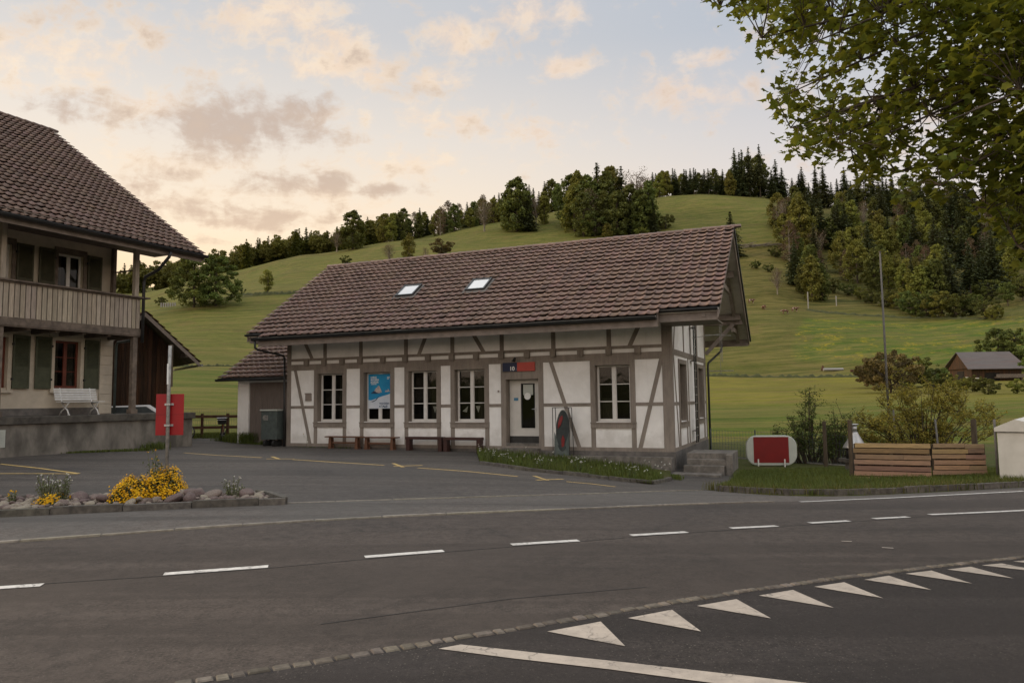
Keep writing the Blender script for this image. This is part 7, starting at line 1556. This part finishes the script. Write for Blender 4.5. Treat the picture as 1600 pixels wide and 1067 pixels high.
# ================================================================== FOREGROUND TREE: trunk beyond the right edge, boughs over the road
def near_tree():
    rg = np.random.default_rng(21)
    tx, ty = 11.2, 7.6; gz = float(zg(tx, ty)); o = empty('maple_tree', (tx, ty, gz), 0, 'leafy maple whose boughs hang over the upper right of the view', 'tree'); O = np.array([tx, ty, gz])
    def W(px, py, d): r = ray(px, py); return r/math.hypot(r[0], r[1])*d
    top = np.array([tx-.3, ty+.3, 5.2])
    mb = MB(); mb.tube([O-[0, 0, .4]-O, O*0+[0, 0, .5], np.array([-.05, .05, 3.0]), top-O, top-O+[.3, .2, 2.6]], [.36, .27, .22, .18, .08], 12)
    tg = [(1125, 12, 9.2), (1190, 60, 8.6), (1245, 78, 8.2), (1225, 150, 9.3), (1235, 200, 8.8), (1260, 235, 9.6), (1330, 235, 8.6), (1400, 270, 9.4), (1470, 290, 8.4), (1540, 330, 9.2), (1590, 385, 8.8), (1500, 110, 10.2), (1400, 40, 9.0), (1380, 150, 10.2), (1560, 220, 9.5), (1300, 20, 10.4), (1640, 250, 8.2), (1700, 60, 8.4), (1480, 190, 8.0)]
    B_ = []; 
    for px, py, d in tg:
        e = W(px, py, d)-O; s = (top-O)*rg.uniform(.72, 1.0)+[0, 0, rg.uniform(-.2, .6)]; m1 = s*.62+e*.38+[0, 0, .55+rg.normal(0, .15)]; m2 = s*.28+e*.72+[0, 0, .38+rg.normal(0, .1)]; L = [s, m1, m2, e]; mb.tube(L, [.075, .045, .024, .006], 6, cap=False)
        for f in np.linspace(.2, 1, 12):
            g = f*3; i = min(int(g), 2); B_.append(L[i]+(L[i+1]-L[i])*(g-i))
    B_ = np.array(B_)
    poly = [(1100, -60), (1104, 0), (1130, 16), (1166, 24), (1156, 44), (1174, 60), (1184, 78), (1210, 88), (1236, 84), (1262, 66), (1276, 74), (1285, 98), (1262, 108), (1252, 122), (1218, 126), (1212, 150), (1226, 166), (1212, 190), (1230, 214), (1238, 240), (1262, 240), (1288, 256), (1312, 250), (1330, 238), (1346, 250), (1350, 278), (1372, 290), (1400, 288), (1440, 305), (1462, 292), (1500, 300), (1528, 305), (1512, 332), (1545, 350), (1560, 372), (1604, 400), (1700, 420), (1760, -60)]
    holes_ = [(1478, 192, 16, 34), (1395, 118, 12, 18), (1330, 110, 14, 16), (1438, 205, 14, 10), (1520, 160, 10, 16), (1365, 20, 12, 14), (1430, 240, 14, 12), (1300, 150, 18, 10), (1395, 245, 16, 10), (1300, 120, 22, 9)]
    P0 = []; 
    while len(P0) < 1120:
        px, py = rg.uniform(1098, 1760), rg.uniform(-60, 420)
        if not inside(px, py, poly): continue
        if py > 290 and rg.random() < .5: continue
        if any(((px-a)/rx)**2+((py-b)/ry)**2 < 1 for a, b, rx, ry in holes_) and rg.random() < .93: continue
        keep = 1.0 if (px > 1430 or py < 30) else .80
        if rg.random() > keep: continue
        g_ = math.sin(px*.061+py*.023)+math.sin(py*.083-px*.031+1.3)+math.sin(px*.11+py*.09+.6)*.7
        if g_ < -.55 and rg.random() < (.93 if px < 1480 else .7): continue
        P0.append(W(px, py, rg.uniform(8.4, 11.6)))
    for _ in range(700):                                  # the rest of the crown, above and beyond the frame
        a = rg.normal(0, 1, 3); a /= np.linalg.norm(a); q = np.array([tx+.5, ty+.5, 7.6])+a*np.array([4.2, 4.2, 2.6])*rg.uniform(.5, 1)**.5
        r_ = q@_fw; ix = 800+F*(q@RR)/max(r_, .1); iy = 533.5-F*(q@UU)/max(r_, .1)
        if r_ > .3 and -60 < ix < 1640 and iy > -10: continue
        if np.linalg.norm(q) < 4: continue
        P0.append(q)
    k_ = 0
    while k_ < 1100:                                      # leafage round the boughs between trunk and view
        q = B_[rg.integers(len(B_))]+O+rg.normal(0, .55, 3)+np.array([0, 0, .15]); r_ = q@_fw; ix = 800+F*(q@RR)/max(r_, .1); iy = 533.5-F*(q@UU)/max(r_, .1)
        k_ += 1
        if -60 < ix < 1640 and iy > -30: continue
        P0.append(q)
    P0 = np.array(P0)-O
    # maple leaf outline (unit), folded a little along the middle rib
    ol = np.array([(0, -.5), (.22, -.42), (.50, -.38), (.36, -.12), (.55, .10), (.28, .12), (.20, .22), (0, .62), (-.20, .22), (-.28, .12), (-.55, .10), (-.36, -.12), (-.50, -.38), (-.22, -.42)])
    V_, Q_, T_ = [], [], []; nb = 0; K = len(ol)
    c3 = np.concatenate([[(0, 0, 0)], np.column_stack([ol, np.abs(ol[:, 0])*.35-ol[:, 1]**2*.15])]); tri = np.array([(0, i+1, (i+1) % K+1) for i in range(K)])
    for c in P0:
        j = np.argmin(np.sum((B_-c)**2, 1)); b0 = B_[j]; 
        if np.linalg.norm(c-b0) < 2.6: mb.tube([b0, (b0+c)/2+rg.normal(0, .05, 3)+[0, 0, .06], c], [.009, .006, .003], 3, cap=False)
        n = rg.integers(7, 13); tcl = rg.normal(1, .17)
        for _ in range(n):
            off = np.clip(rg.normal(0, .12, 3), -.24, .24); s = rg.uniform(.065, .135); up = np.array([rg.normal(0, .55), rg.normal(0, .55), 1.]); up /= np.linalg.norm(up)
            dr = np.cross(up, rg.normal(0, 1, 3)); dr /= np.linalg.norm(dr); sd_ = np.cross(up, dr); tip = -0.45
            dr = dr+np.array([0, 0, tip]); dr /= np.linalg.norm(dr); Rm = np.stack([sd_, dr, np.cross(sd_, dr)], 0)
            W_ = (c3*s)@Rm+c+off; V_.append(W_); Q_.append(tri+nb); nb += len(W_); t = np.clip(tcl+rg.normal(0, .14), .5, 1.7); T_.append(np.tile([t*rg.normal(1, .05), t, t*.95], (len(W_), 1)))
    npmesh('crown', np.concatenate(V_), np.concatenate(Q_), M['leaf_near'], o, np.concatenate(T_)); mb.build('trunk', M['bark'], o, True)
near_tree()
